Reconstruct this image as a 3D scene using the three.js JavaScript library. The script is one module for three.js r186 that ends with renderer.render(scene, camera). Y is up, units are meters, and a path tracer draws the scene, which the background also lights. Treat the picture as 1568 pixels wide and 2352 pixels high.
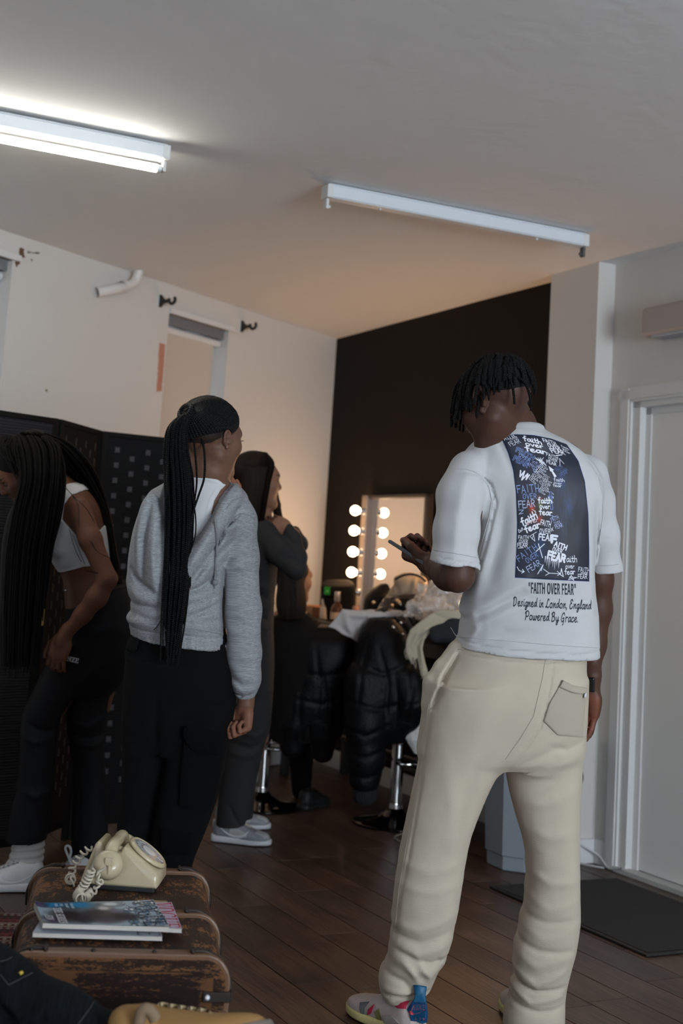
import * as THREE from 'three';
import { mergeGeometries, mergeVertices, toCreasedNormals } from 'three/addons/utils/BufferGeometryUtils.js';
import { RoundedBoxGeometry } from 'three/addons/geometries/RoundedBoxGeometry.js';
import { RectAreaLightUniformsLib } from 'three/addons/lights/RectAreaLightUniformsLib.js';

// ------------------------------------------------------------------ camera, sky, lights, exposure
const V3 = THREE.Vector3, scene = new THREE.Scene();
const FOCAL = 3050, CX = 784, CY = 884, EYE = 1.2;                      // focal length and principal point in pixels of a 1568 x 2352 frame
const PITCH = 7.65 * Math.PI / 180, ROLL = 3.64 * Math.PI / 180;
const camera = new THREE.PerspectiveCamera(2 * Math.atan(1176 / FOCAL) * 180 / Math.PI, 1568 / 2352, 0.05, 60);
const fwd = new V3(0, Math.sin(PITCH), -Math.cos(PITCH)), flat = new V3(1, 0, 0), rise = new V3().crossVectors(flat, fwd);
const camR = flat.clone().multiplyScalar(Math.cos(ROLL)).addScaledVector(rise, Math.sin(ROLL));
const camU = rise.clone().multiplyScalar(Math.cos(ROLL)).addScaledVector(flat, -Math.sin(ROLL));
camera.position.set(0, EYE, 0);
camera.quaternion.setFromRotationMatrix(new THREE.Matrix4().makeBasis(camR, camU, fwd.clone().negate()));
camera.setViewOffset(1568, 2352, 0, 1176 - CY, 1568, 2352);
camera.focus = 3.55;
camera.userData.fStop = 3.2;
camera.updateMatrixWorld();

const renderer = new THREE.WebGLRenderer({ antialias: true });
renderer.toneMapping = THREE.LinearToneMapping;
renderer.toneMappingExposure = 2.2;
renderer.shadowMap.enabled = true;
RectAreaLightUniformsLib.init();
scene.background = new THREE.Color(0.55, 0.66, 0.8);                    // overcast sky outside the windows

// the plan of the room: wall B (black paint, pillar, door) runs from corner C along DB; wall L (windows) runs from C along DL
const CORNER = new V3(-0.049, 0, -8.419), DB = new V3(0.451, 0, 0.893).normalize(), NB = new V3(-DB.z, 0, DB.x);
const DL = new V3(-0.541, 0, 0.841).normalize(), NL = new V3(DL.z, 0, -DL.x), CEIL = 2.626;
const onB = (s, y, n = 0) => CORNER.clone().addScaledVector(DB, s).addScaledVector(NB, n).setY(y);
const onL = (s, y, n = 0) => CORNER.clone().addScaledVector(DL, s).addScaledVector(NL, n).setY(y);
const YAW_B = Math.atan2(DB.x, DB.z) - Math.PI / 2, YAW_L = Math.atan2(DL.x, DL.z) - Math.PI / 2;   // turn that lays a local x axis along the wall
const BACK_Z = 2.4;

// daylight of the two shop windows behind the photographer
function areaLight(color, power, w, h, at, look) {
  const l = new THREE.RectAreaLight(color, power, w, h);
  l.position.copy(at); l.lookAt(look); scene.add(l); return l;
}
areaLight(new THREE.Color(0.80, 0.90, 1), 11.2, 2.5, 1.7, new V3(3.75, 1.45, BACK_Z - 0.03), new V3(2.3, 5.4, -2.2)).name = 'window_daylight';
areaLight(new THREE.Color(0.80, 0.90, 1), 0.9, 1.9, 1.7, new V3(-1.3, 1.45, BACK_Z - 0.03), new V3(-1.0, 5.4, -2.2)).name = 'window_daylight_001';

// ------------------------------------------------------------------ small tools
const cl = (x, a = 0, b = 1) => Math.min(b, Math.max(a, x)), mix = (a, b, t) => a + (b - a) * t;
const sst = (a, b, x) => { const t = cl((x - a) / (b - a)); return t * t * (3 - 2 * t); };
function rng(seed) { let s = seed | 0; return () => { s = (s + 0x6d2b79f5) | 0; let t = Math.imul(s ^ (s >>> 15), 1 | s); t = (t + Math.imul(t ^ (t >>> 7), 61 | t)) ^ t; return ((t ^ (t >>> 14)) >>> 0) / 4294967296; }; }
const h3 = (x, y, z) => { let h = Math.imul(x, 374761393) ^ Math.imul(y, 668265263) ^ Math.imul(z, 2147483647 ^ 0x27d4eb2d); h = Math.imul(h ^ (h >>> 13), 1274126177); return ((h ^ (h >>> 16)) >>> 0) / 4294967296; };
function noise(x, y, z) {                                               // smooth value noise, -1 .. 1
  const i = Math.floor(x), j = Math.floor(y), k = Math.floor(z); let u = x - i, v = y - j, w = z - k;
  u = u * u * (3 - 2 * u); v = v * v * (3 - 2 * v); w = w * w * (3 - 2 * w);
  const a = mix(mix(h3(i, j, k), h3(i + 1, j, k), u), mix(h3(i, j + 1, k), h3(i + 1, j + 1, k), u), v);
  const b = mix(mix(h3(i, j, k + 1), h3(i + 1, j, k + 1), u), mix(h3(i, j + 1, k + 1), h3(i + 1, j + 1, k + 1), u), v);
  return mix(a, b, w) * 2 - 1;
}
const fbm = (x, y, z, n = 3) => { let s = 0, a = 0.5; for (let i = 0; i < n; i++) { s += a * noise(x, y, z); x = x * 2.03 + 7.1; y = y * 2.03 + 3.3; z = z * 2.03 + 1.7; a *= 0.5; } return s; };
const used = new Map();
function numbered(name) { const n = used.get(name) ?? 0; used.set(name, n + 1); return n ? name + '_' + String(n).padStart(3, '0') : name; }
function shade(o) { o.traverse((m) => { if (m.isMesh) { m.castShadow = true; m.receiveShadow = true; } }); return o; }
function tag(o, label, category, group) { o.userData = { label, category }; if (group) o.userData.group = group; return o; }
function thing(name, label, category, at = new V3(), turn = 0, group) {
  const o = new THREE.Group(); o.name = numbered(name); o.position.copy(at); o.rotation.y = turn; scene.add(o); return tag(o, label, category, group);
}
function part(parent, name, geo, mat, label) {
  const m = new THREE.Mesh(Array.isArray(geo) ? merge(geo) : geo, mat); m.name = name; if (label) m.userData.label = label;
  m.castShadow = m.receiveShadow = true; parent.add(m); return m;
}
function struct(name, geo, mat, parent = scene) {
  const m = part(parent, name, geo, mat); if (parent === scene) m.userData.kind = 'structure'; return m;
}
function merge(list) {
  const flatList = list.map((g) => (g.index ? g.toNonIndexed() : g));
  const keys = new Set(flatList.flatMap((g) => Object.keys(g.attributes)));
  for (const g of flatList) for (const k of keys) if (!g.attributes[k]) {
    const n = g.attributes.position.count, size = k === 'uv' ? 2 : 3;
    g.setAttribute(k, new THREE.BufferAttribute(new Float32Array(n * size).fill(k === 'color' ? 1 : 0), size));
  }
  return mergeGeometries(flatList);
}
const move = (g, x, y, z) => g.translate(x, y, z);
const box = (w, h, d, x = 0, y = 0, z = 0) => new THREE.BoxGeometry(w, h, d).translate(x, y, z);
const rbox = (w, h, d, r, x = 0, y = 0, z = 0, seg = 2) => new RoundedBoxGeometry(w, h, d, seg, Math.min(r, w / 2.01, h / 2.01, d / 2.01)).translate(x, y, z);
const cyl = (r0, r1, h, x = 0, y = 0, z = 0, n = 24) => new THREE.CylinderGeometry(r0, r1, h, n).translate(x, y, z);
const ball = (r, x = 0, y = 0, z = 0, n = 20) => new THREE.SphereGeometry(r, n, Math.ceil(n * 0.7)).translate(x, y, z);
const lathe = (pts, n = 40) => new THREE.LatheGeometry(pts.map(([x, y]) => new THREE.Vector2(x, y)), n);
const vec = (p) => (p.isVector3 ? p : new V3(...p));
function tube(pts, r, seg = 24, rs = 8, closed = false) { return new THREE.TubeGeometry(new THREE.CatmullRomCurve3(pts.map(vec), closed, 'centripetal'), seg, r, rs, closed); }
function hose(pts, radius, seg = 24, rs = 6, vScale = 1) {              // a tube whose radius is a function of 0..1, ends closed to a point
  const c = new THREE.CatmullRomCurve3(pts.map(vec), false, 'centripetal'), fr = c.computeFrenetFrames(seg, false), pos = [], nor = [], uv = [], idx = [], p = new V3(), len = c.getLength();
  for (let i = 0; i <= seg; i++) {
    const t = i / seg, r = radius(t); c.getPointAt(t, p);
    for (let j = 0; j <= rs; j++) {
      const a = j / rs * 2 * Math.PI, n = fr.normals[i].clone().multiplyScalar(Math.cos(a)).addScaledVector(fr.binormals[i], Math.sin(a));
      pos.push(p.x + n.x * r, p.y + n.y * r, p.z + n.z * r); nor.push(n.x, n.y, n.z); uv.push(j / rs, t * len * vScale);
      if (i < seg && j < rs) { const k = i * (rs + 1) + j; idx.push(k, k + 1, k + rs + 1, k + 1, k + rs + 2, k + rs + 1); }
    }
  }
  return geom(pos, nor, uv, idx);
}
function geom(pos, nor, uv, idx, col) {
  const g = new THREE.BufferGeometry();
  g.setAttribute('position', new THREE.Float32BufferAttribute(pos, 3));
  if (uv) g.setAttribute('uv', new THREE.Float32BufferAttribute(uv, 2));
  if (col) g.setAttribute('color', new THREE.Float32BufferAttribute(col, 3));
  if (idx) g.setIndex(idx);
  if (nor) g.setAttribute('normal', new THREE.Float32BufferAttribute(nor, 3)); else g.computeVertexNormals();
  return g;
}
function extrude(pts, depth, bevel = 0.002, seg = 2) {                  // outline in x,y pushed along z, centred on z = 0
  const s = new THREE.Shape(pts.map(([x, y]) => new THREE.Vector2(x, y)));
  return new THREE.ExtrudeGeometry(s, { depth: depth - 2 * bevel, bevelEnabled: bevel > 0, bevelThickness: bevel, bevelSize: bevel, bevelOffset: -bevel, bevelSegments: seg, curveSegments: 8 }).translate(0, 0, -(depth - 2 * bevel) / 2);
}
function rounded(w, h, r, n = 6) { const p = []; for (const [cx, cy, a0] of [[w / 2 - r, h / 2 - r, 0], [-w / 2 + r, h / 2 - r, 90], [-w / 2 + r, -h / 2 + r, 180], [w / 2 - r, -h / 2 + r, 270]]) for (let i = 0; i <= n; i++) { const a = (a0 + 90 * i / n) * Math.PI / 180; p.push([cx + r * Math.cos(a), cy + r * Math.sin(a)]); } return p; }
// a ray of the lens: the point that shows at pixel x, y at a depth, on a level plane, or in camera axes
const toWorld = (x, y, z) => new V3(0, EYE, 0).addScaledVector(camR, x).addScaledVector(camU, y).addScaledVector(fwd, -z);
const at = (px, py, d) => toWorld((px - CX) / FOCAL * d, -(py - CY) / FOCAL * d, -d);
const q = (px, py, d) => [(px - CX) / FOCAL * d, -(py - CY) / FOCAL * d, -d];
const toCam = (p) => { const v = p.clone().setY(p.y - EYE); return [v.dot(camR), v.dot(camU), -v.dot(fwd)]; };
function level(px, py, y) { const a = at(px, py, 1), t = (y - EYE) / (a.y - EYE); return at(px, py, t); }
function onWallB(px, py, n = 0) { const a = at(px, py, 1).setY(0), o = onB(0, 0, n), t = o.dot(NB) / a.dot(NB); return at(px, py, t); }
function onWallL(px, py, n = 0) { const a = at(px, py, 1).setY(0), o = onL(0, 0, n), t = o.dot(NL) / a.dot(NL); return at(px, py, t); }

// ------------------------------------------------------------------ materials and textures
function tex(w, h, fn, srgb = false) {
  const d = new Uint8Array(w * h * 4);
  for (let y = 0; y < h; y++) for (let x = 0; x < w; x++) { const c = fn(x / w, y / h), i = (y * w + x) * 4; for (let k = 0; k < 3; k++) d[i + k] = cl(Array.isArray(c) ? c[k] : c) * 255; d[i + 3] = 255; }
  const t = new THREE.DataTexture(d, w, h); t.wrapS = t.wrapT = THREE.RepeatWrapping; t.magFilter = THREE.LinearFilter; t.minFilter = THREE.LinearMipmapLinearFilter; t.generateMipmaps = true;
  if (srgb) t.colorSpace = THREE.SRGBColorSpace; t.needsUpdate = true; return t;
}
const rep = (t, u, v = u) => { const c = t.clone(); c.repeat.set(u, v); c.needsUpdate = true; return c; };
// noise that repeats every p cells
function tn(u, v, p, s = 0, pv = p) { const x = u * p, y = v * pv, i = Math.floor(x), j = Math.floor(y); let a = x - i, b = y - j; a = a * a * (3 - 2 * a); b = b * b * (3 - 2 * b); const m = (k, n) => ((k % n) + n) % n, H = (k, l) => h3(m(k, p), m(l, pv), s); return mix(mix(H(i, j), H(i + 1, j), a), mix(H(i, j + 1), H(i + 1, j + 1), a), b); }
const tf = (u, v, p, s, n = 4) => { let t = 0, a = 0.5; for (let i = 0; i < n; i++) { t += a * tn(u, v, p, s + i); p *= 2; a *= 0.5; } return t; };
const canvas = (w, h, draw) => { const c = document.createElement('canvas'); c.width = w; c.height = h; draw(c.getContext('2d'), w, h); const t = new THREE.CanvasTexture(c); t.colorSpace = THREE.SRGBColorSpace; t.magFilter = THREE.LinearFilter; t.anisotropy = 8; return t; };
const M = (color, roughness = 0.8, o = {}) => new THREE.MeshStandardMaterial({ color: typeof color === 'number' || typeof color === 'string' ? new THREE.Color(color) : new THREE.Color(...color), roughness, ...o });
const black = (c, r = 0.9, o = {}) => new THREE.MeshPhysicalMaterial({ color: new THREE.Color(...c), roughness: r, specularIntensity: 0.35, ...o });
const T = {
  plaster: tex(512, 512, (u, v) => 0.6 * tf(u, v, 6, 3, 5) + 0.25 * tf(u, v, 64, 9, 2)),
  knit: tex(128, 128, (u, v) => 0.5 + 0.25 * Math.sin(u * 2 * Math.PI * 16) * Math.cos(v * 2 * Math.PI * 22) + 0.25 * (tn(u, v, 64, 5) - 0.5)),
  twill: tex(128, 128, (u, v) => 0.5 + 0.35 * Math.sin((u * 20 + v * 20) * 2 * Math.PI) + 0.2 * (tn(u, v, 48, 5) - 0.5)),
  grain: tex(256, 1024, (u, v) => { const w = tf(u, v, 4, 21, 3) * 0.7; return cl(0.35 + 0.5 * (0.5 + 0.5 * Math.sin((u * 9 + w * 5) * 2 * Math.PI)) * 0.5 + 0.35 * tn(u, v, 90, 8, 8) + 0.1 * tn(u, v, 160, 2, 40)); }),
  leather: tex(256, 256, (u, v) => tf(u, v, 24, 31, 4)),
  cross: tex(128, 128, (u, v) => 0.5 + 0.22 * Math.sin(u * 2 * Math.PI * 24) + 0.22 * Math.sin(v * 2 * Math.PI * 24) + 0.15 * (tn(u, v, 40, 5) - 0.5)),
  speck: tex(256, 256, (u, v) => tn(u, v, 128, 77) * 0.6 + tf(u, v, 12, 4, 3) * 0.4),
  plait: tex(64, 64, (u, v) => { const s = (u * 2) % 1, k = (v * 2 + Math.abs(s - 0.5) * 0.9) % 1; return cl(0.15 + 0.85 * Math.sin(k * Math.PI)); }),
  strand: tex(256, 64, (u, v) => tn(u, v, 128, 6, 2) * 0.6 + tn(u, v, 40, 3, 1) * 0.4),
};
// ------------------------------------------------------------------ soft bodies: signed distances, meshed with surface nets (all in the axes x right, y up, z towards the photographer)
const smin = (a, b, k) => { const h = k - Math.abs(a - b); return h > 0 ? Math.min(a, b) - h * h / (4 * k) : Math.min(a, b); };
const smax = (a, b, k) => -smin(-a, -b, k);
function cone(a, b, ra, rb) {                                           // capsule that tapers from a to b
  const [ax, ay, az] = a, bx = b[0] - ax, by = b[1] - ay, bz = b[2] - az, l2 = bx * bx + by * by + bz * bz || 1e-9;
  const f = (x, y, z) => { x -= ax; y -= ay; z -= az; const t = cl((x * bx + y * by + z * bz) / l2), u = x - bx * t, v = y - by * t, w = z - bz * t; return Math.sqrt(u * u + v * v + w * w) - (ra + (rb - ra) * t); };
  f.c = [ax + bx / 2, ay + by / 2, az + bz / 2]; f.r = Math.sqrt(l2) / 2 + Math.max(ra, rb); return f;
}
const chain = (pts, k) => { const c = []; for (let i = 0; i + 1 < pts.length; i++) c.push(cone(pts[i], pts[i + 1], pts[i][3], pts[i + 1][3])); return union(c, k); };
function ell(c, r, m) {                                                 // ellipsoid; m: three axis vectors
  const [cx, cy, cz] = c, [a, b, d] = r, lo = Math.min(a, b, d);
  const f = (x, y, z) => { x -= cx; y -= cy; z -= cz; let u = x, v = y, w = z; if (m) { u = x * m[0][0] + y * m[0][1] + z * m[0][2]; v = x * m[1][0] + y * m[1][1] + z * m[1][2]; w = x * m[2][0] + y * m[2][1] + z * m[2][2]; } u /= a; v /= b; w /= d; const k0 = Math.sqrt(u * u + v * v + w * w), k1 = Math.sqrt(u * u / a / a + v * v / b / b + w * w / d / d); return k1 > 1e-9 ? k0 * (k0 - 1) / k1 : -lo; };
  f.c = c; f.r = Math.max(a, b, d); return f;
}
// stack of level ellipses: rows [y, x, z, half width, half depth], from the top down or up; n: roundness of the corners
function loft(rows, n = 2.2, round = 0.03) {
  rows = rows.slice().sort((a, b) => a[0] - b[0]);
  const N = rows.length, y0 = rows[0][0], y1 = rows[N - 1][0], out = [0, 0, 0, 0];
  const f = (x, y, z) => {
    const yy = cl(y, y0, y1); let i = 0; while (i < N - 2 && yy > rows[i + 1][0]) i++;
    const p = rows[Math.max(0, i - 1)], a = rows[i], b = rows[i + 1], e = rows[Math.min(N - 1, i + 2)], h = b[0] - a[0], t = (yy - a[0]) / h, t2 = t * t, t3 = t2 * t;
    for (let k = 0; k < 4; k++) {
      const ma = i > 0 ? (b[k + 1] - p[k + 1]) / (b[0] - p[0]) * h : b[k + 1] - a[k + 1], mb = i < N - 2 ? (e[k + 1] - a[k + 1]) / (e[0] - a[0]) * h : b[k + 1] - a[k + 1];
      out[k] = (2 * t3 - 3 * t2 + 1) * a[k + 1] + (t3 - 2 * t2 + t) * ma + (-2 * t3 + 3 * t2) * b[k + 1] + (t3 - t2) * mb;
    }
    const A = Math.max(out[2], 0.004), D = Math.max(out[3], 0.004), u = Math.abs(x - out[0]) / A, v = Math.abs(z - out[1]) / D, g = Math.pow(Math.pow(u, n) + Math.pow(v, n), 1 / n);
    const q0 = Math.hypot(x - out[0], z - out[1]), d = g > 1e-6 ? q0 * (1 - 1 / g) : -Math.min(A, D), side = g > 1 ? d : (g - 1) * Math.min(A, D), over = Math.max(y0 - y, y - y1);
    return over > 0 ? smax(side, over, round) : side;
  };
  let X0 = 9, X1 = -9, Z0 = 9, Z1 = -9; for (const r of rows) { X0 = Math.min(X0, r[1] - r[3]); X1 = Math.max(X1, r[1] + r[3]); Z0 = Math.min(Z0, r[2] - r[4]); Z1 = Math.max(Z1, r[2] + r[4]); }
  f.c = [(X0 + X1) / 2, (y0 + y1) / 2, (Z0 + Z1) / 2]; f.r = Math.hypot(X1 - X0, y1 - y0, Z1 - Z0) / 2 + 0.01; return f;
}
// rows given as [pixel row, left pixel, right pixel, depth, half depth in metres]
const rowsPx = (list) => list.map(([py, l, r, d, b]) => [-(py - CY) / FOCAL * d, ((l + r) / 2 - CX) / FOCAL * d, -d, (r - l) / 2 / FOCAL * d, b]);
const loftPx = (list, n, round) => loft(rowsPx(list), n, round);
const chainPx = (list, k) => chain(list.map(([px, py, d, r]) => [...q(px, py, d), r / FOCAL * d]), k);   // radii in pixels too
function union(list, k = 0.02) {
  const f = (x, y, z) => { let d = 1e9; for (const p of list) { if (p.c) { const dx = x - p.c[0], dy = y - p.c[1], dz = z - p.c[2], far = p.r + Math.min(d, 3) + k; if (dx * dx + dy * dy + dz * dz > far * far && d < 1e8) continue; } d = k ? smin(d, p(x, y, z), k) : Math.min(d, p(x, y, z)); } return d; };
  let lo = [1e9, 1e9, 1e9], hi = [-1e9, -1e9, -1e9], ok = true; for (const p of list) { if (!p.c) { ok = false; break; } for (let i = 0; i < 3; i++) { lo[i] = Math.min(lo[i], p.c[i] - p.r); hi[i] = Math.max(hi[i], p.c[i] + p.r); } }
  if (ok) { f.c = lo.map((v, i) => (v + hi[i]) / 2); f.r = Math.max(...list.map((p) => Math.hypot(p.c[0] - f.c[0], p.c[1] - f.c[1], p.c[2] - f.c[2]) + p.r)); } return f;
}
const grow = (f, r) => { const g = (x, y, z) => f(x, y, z) - r; if (f.c) { g.c = f.c; g.r = f.r + r; } return g; };
const keep = (f, c) => { if (c.c) { f.c = c.c; f.r = c.r; } return f; };
// an outline given in pixels at a depth, as a prism along z
function prism(pts, d) {
  const P = pts.map(([px, py]) => q(px, py, d)), N = P.length;
  return (x, y) => { let m = 1e9, s = 1; for (let i = 0, j = N - 1; i < N; j = i++) { const ex = P[j][0] - P[i][0], ey = P[j][1] - P[i][1], wx = x - P[i][0], wy = y - P[i][1], t = cl((wx * ex + wy * ey) / (ex * ex + ey * ey)), bx = wx - ex * t, by = wy - ey * t; m = Math.min(m, bx * bx + by * by); const c1 = y >= P[i][1], c2 = y < P[j][1], c3 = ex * wy > ey * wx; if ((c1 && c2 && c3) || (!c1 && !c2 && !c3)) s = -s; } return s * Math.sqrt(m); };
}
// folds: lines in pixels [[x, y], ...], height in metres (negative: valley), width in pixels, at depth d
function folds(list, d, zRange = 0.4) {
  const F = list.map(([pts, h, w]) => { const P = pts.map(([px, py]) => q(px, py, d)), W = w / FOCAL * d; let x0 = 9, x1 = -9, y0 = 9, y1 = -9; for (const p of P) { x0 = Math.min(x0, p[0]); x1 = Math.max(x1, p[0]); y0 = Math.min(y0, p[1]); y1 = Math.max(y1, p[1]); } return { P, h, W, x0: x0 - 2.5 * W, x1: x1 + 2.5 * W, y0: y0 - 2.5 * W, y1: y1 + 2.5 * W }; });
  return (x, y) => {
    let s = 0;
    for (const f of F) {
      if (x < f.x0 || x > f.x1 || y < f.y0 || y > f.y1) continue;
      let m = 1e9, mt = 0; const n = f.P.length - 1;
      for (let i = 0; i < n; i++) { const a = f.P[i], b = f.P[i + 1], ex = b[0] - a[0], ey = b[1] - a[1], t = cl(((x - a[0]) * ex + (y - a[1]) * ey) / (ex * ex + ey * ey)), u = x - a[0] - ex * t, v = y - a[1] - ey * t, dd = u * u + v * v; if (dd < m) { m = dd; mt = (i + t) / n; } }
      s += f.h * Math.exp(-m / (f.W * f.W)) * (0.35 + 0.65 * Math.sin(Math.PI * cl(mt * 0.9 + 0.05)));
    }
    return s;
  };
}
function surf(f, lo, hi, cell, o = {}) {                                // o.uv(p, n) -> [u, v], o.color(p, n) -> [r, g, b]
  const nx = Math.ceil((hi[0] - lo[0]) / cell) + 2, ny = Math.ceil((hi[1] - lo[1]) / cell) + 2, nz = Math.ceil((hi[2] - lo[2]) / cell) + 2, Bk = 8, S = new Float32Array(nx * ny * nz), id = (i, j, k) => i + nx * (j + ny * k);
  const X = (i) => lo[0] + (i - 0.5) * cell, Y = (j) => lo[1] + (j - 0.5) * cell, Z = (k) => lo[2] + (k - 0.5) * cell, active = [];
  for (let K = 0; K < nz; K += Bk) for (let J = 0; J < ny; J += Bk) for (let I = 0; I < nx; I += Bk) {
    const i1 = Math.min(nx, I + Bk), j1 = Math.min(ny, J + Bk), k1 = Math.min(nz, K + Bk), v = f(X((I + i1) / 2), Y((J + j1) / 2), Z((K + k1) / 2)), on = Math.abs(v) < cell * Bk * 1.35 + (o.slack ?? 0.03);
    if (on) active.push([I, J, K, Math.min(nx - 1, I + Bk), Math.min(ny - 1, J + Bk), Math.min(nz - 1, K + Bk)]);
    for (let k = K; k < k1; k++) for (let j = J; j < j1; j++) for (let i = I; i < i1; i++) S[id(i, j, k)] = on ? f(X(i), Y(j), Z(k)) : v;
  }
  const at = new Int32Array(nx * ny * nz).fill(-1), pos = [], idx = [], E = [[0, 1], [0, 2], [0, 4], [1, 3], [1, 5], [2, 3], [2, 6], [3, 7], [4, 5], [4, 6], [5, 7], [6, 7]], v = new Float32Array(8);
  for (const [I, J, K, I1, J1, K1] of active) for (let k = K; k < K1; k++) for (let j = J; j < J1; j++) for (let i = I; i < I1; i++) {
    let m = 0; for (let c = 0; c < 8; c++) { v[c] = S[id(i + (c & 1), j + ((c >> 1) & 1), k + (c >> 2))]; if (v[c] < 0) m |= 1 << c; }
    if (m === 0 || m === 255) continue;
    let x = 0, y = 0, z = 0, n = 0;
    for (const [a, b] of E) if ((v[a] < 0) !== (v[b] < 0)) { const t = v[a] / (v[a] - v[b]); x += (a & 1) + ((b & 1) - (a & 1)) * t; y += ((a >> 1) & 1) + (((b >> 1) & 1) - ((a >> 1) & 1)) * t; z += (a >> 2) + ((b >> 2) - (a >> 2)) * t; n++; }
    at[id(i, j, k)] = pos.length / 3; pos.push(X(i + x / n), Y(j + y / n), Z(k + z / n));
  }
  const quad = (a, b, c, d, flip) => { if (a < 0 || b < 0 || c < 0 || d < 0) return; flip ? idx.push(a, b, c, a, c, d) : idx.push(a, c, b, a, d, c); };
  for (const [I, J, K, I1, J1, K1] of active) for (let k = K; k < K1; k++) for (let j = J; j < J1; j++) for (let i = I; i < I1; i++) {
    const s0 = S[id(i, j, k)] < 0;
    if (j > 0 && k > 0 && s0 !== S[id(i + 1, j, k)] < 0) quad(at[id(i, j - 1, k - 1)], at[id(i, j, k - 1)], at[id(i, j, k)], at[id(i, j - 1, k)], s0);
    if (i > 0 && k > 0 && s0 !== S[id(i, j + 1, k)] < 0) quad(at[id(i - 1, j, k - 1)], at[id(i - 1, j, k)], at[id(i, j, k)], at[id(i, j, k - 1)], s0);
    if (i > 0 && j > 0 && s0 !== S[id(i, j, k + 1)] < 0) quad(at[id(i - 1, j - 1, k)], at[id(i, j - 1, k)], at[id(i, j, k)], at[id(i - 1, j, k)], s0);
  }
  const N = pos.length / 3, nor = new Float32Array(N * 3), uv = o.uv ? new Float32Array(N * 2) : null, col = o.color ? new Float32Array(N * 3) : null, e = o.eps ?? cell * 0.4;
  for (let i = 0; i < N; i++) {
    let x = pos[i * 3], y = pos[i * 3 + 1], z = pos[i * 3 + 2], gx, gy, gz, l;
    for (let it = 0; it < 2; it++) {
      gx = f(x + e, y, z) - f(x - e, y, z); gy = f(x, y + e, z) - f(x, y - e, z); gz = f(x, y, z + e) - f(x, y, z - e); l = Math.hypot(gx, gy, gz) || 1e-9;
      if (it === 0) { const dd = cl(f(x, y, z) / (l / (2 * e)), -cell * 0.5, cell * 0.5); x -= gx / l * dd; y -= gy / l * dd; z -= gz / l * dd; }
    }
    pos[i * 3] = x; pos[i * 3 + 1] = y; pos[i * 3 + 2] = z; nor[i * 3] = gx / l; nor[i * 3 + 1] = gy / l; nor[i * 3 + 2] = gz / l;
    if (uv) uv.set(o.uv([x, y, z], [gx / l, gy / l, gz / l]), i * 2);
    if (col) col.set(o.color([x, y, z], [gx / l, gy / l, gz / l]), i * 3);
  }
  return geom(pos, nor, uv, idx, col);
}
// a patch laid on a body: four edges in pixels (top and bottom left to right, sides top to bottom) cast along the view onto the surface, raised by h
function patch(f, top, bottom, left, right, d, nu, nv, h, o = {}) {
  const line = (p) => { const s = [0]; for (let i = 1; i < p.length; i++) s.push(s[i - 1] + Math.hypot(p[i][0] - p[i - 1][0], p[i][1] - p[i - 1][1])); return (t) => { const L = t * s[s.length - 1]; let i = 0; while (i < p.length - 2 && L > s[i + 1]) i++; const k = (L - s[i]) / (s[i + 1] - s[i]); return [mix(p[i][0], p[i + 1][0], k), mix(p[i][1], p[i + 1][1], k)]; }; };
  const Tp = line(top), Bt = line(bottom), Lf = line(left), Rt = line(right), pos = [], uv = [], idx = [];
  const hit = (px, py, lift) => { let z = -(d - (o.front ?? 0.35)), x, y; for (let i = 0; i < 90; i++) { x = (px - CX) / FOCAL * -z; y = -(py - CY) / FOCAL * -z; const v = f(x, y, z) - lift; if (v < 0.0002) break; z -= Math.max(0.0005, v * 0.7); if (z < -(d + 0.4)) break; } return [x, y, z]; };
  for (let j = -1; j <= nv + 1; j++) for (let i = -1; i <= nu + 1; i++) {
    const u = cl(i / nu), v = cl(j / nv), a = Tp(u), b = Bt(u), l = Lf(v), r = Rt(v), c = [0, 1].map((k) => (1 - v) * a[k] + v * b[k] + (1 - u) * l[k] + u * r[k] - ((1 - u) * (1 - v) * top[0][k] + u * (1 - v) * top[top.length - 1][k] + (1 - u) * v * bottom[0][k] + u * v * bottom[bottom.length - 1][k]));
    const edge = i < 0 || j < 0 || i > nu || j > nv; pos.push(...hit(c[0], c[1], edge ? -0.001 : h)); uv.push(u, 1 - v);
    if (i <= nu && j <= nv) { const W = nu + 3, k = (j + 1) * W + i + 1; idx.push(k, k + W, k + 1, k + 1, k + W, k + W + 1); }
  }
  return geom(pos, null, uv, idx);
}
// pixel paths laid on a body as cords or seams
function onto(f, pts, d, lift = 0.001, n = 4) {
  const out = [];
  for (let i = 0; i + 1 < pts.length; i++) for (let k = 0; k < n; k++) { const px = mix(pts[i][0], pts[i + 1][0], k / n), py = mix(pts[i][1], pts[i + 1][1], k / n); out.push([px, py]); }
  out.push(pts[pts.length - 1]);
  return out.map(([px, py]) => { let z = -(d - 0.35), x, y; for (let i = 0; i < 90; i++) { x = (px - CX) / FOCAL * -z; y = -(py - CY) / FOCAL * -z; const v = f(x, y, z) - lift; if (v < 0.0002) break; z -= Math.max(0.0005, v * 0.7); if (z < -(d + 0.4)) break; } return [x, y, z]; });
}
const camBasis = new THREE.Matrix4().makeBasis(camR, camU, fwd.clone().negate());
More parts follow.
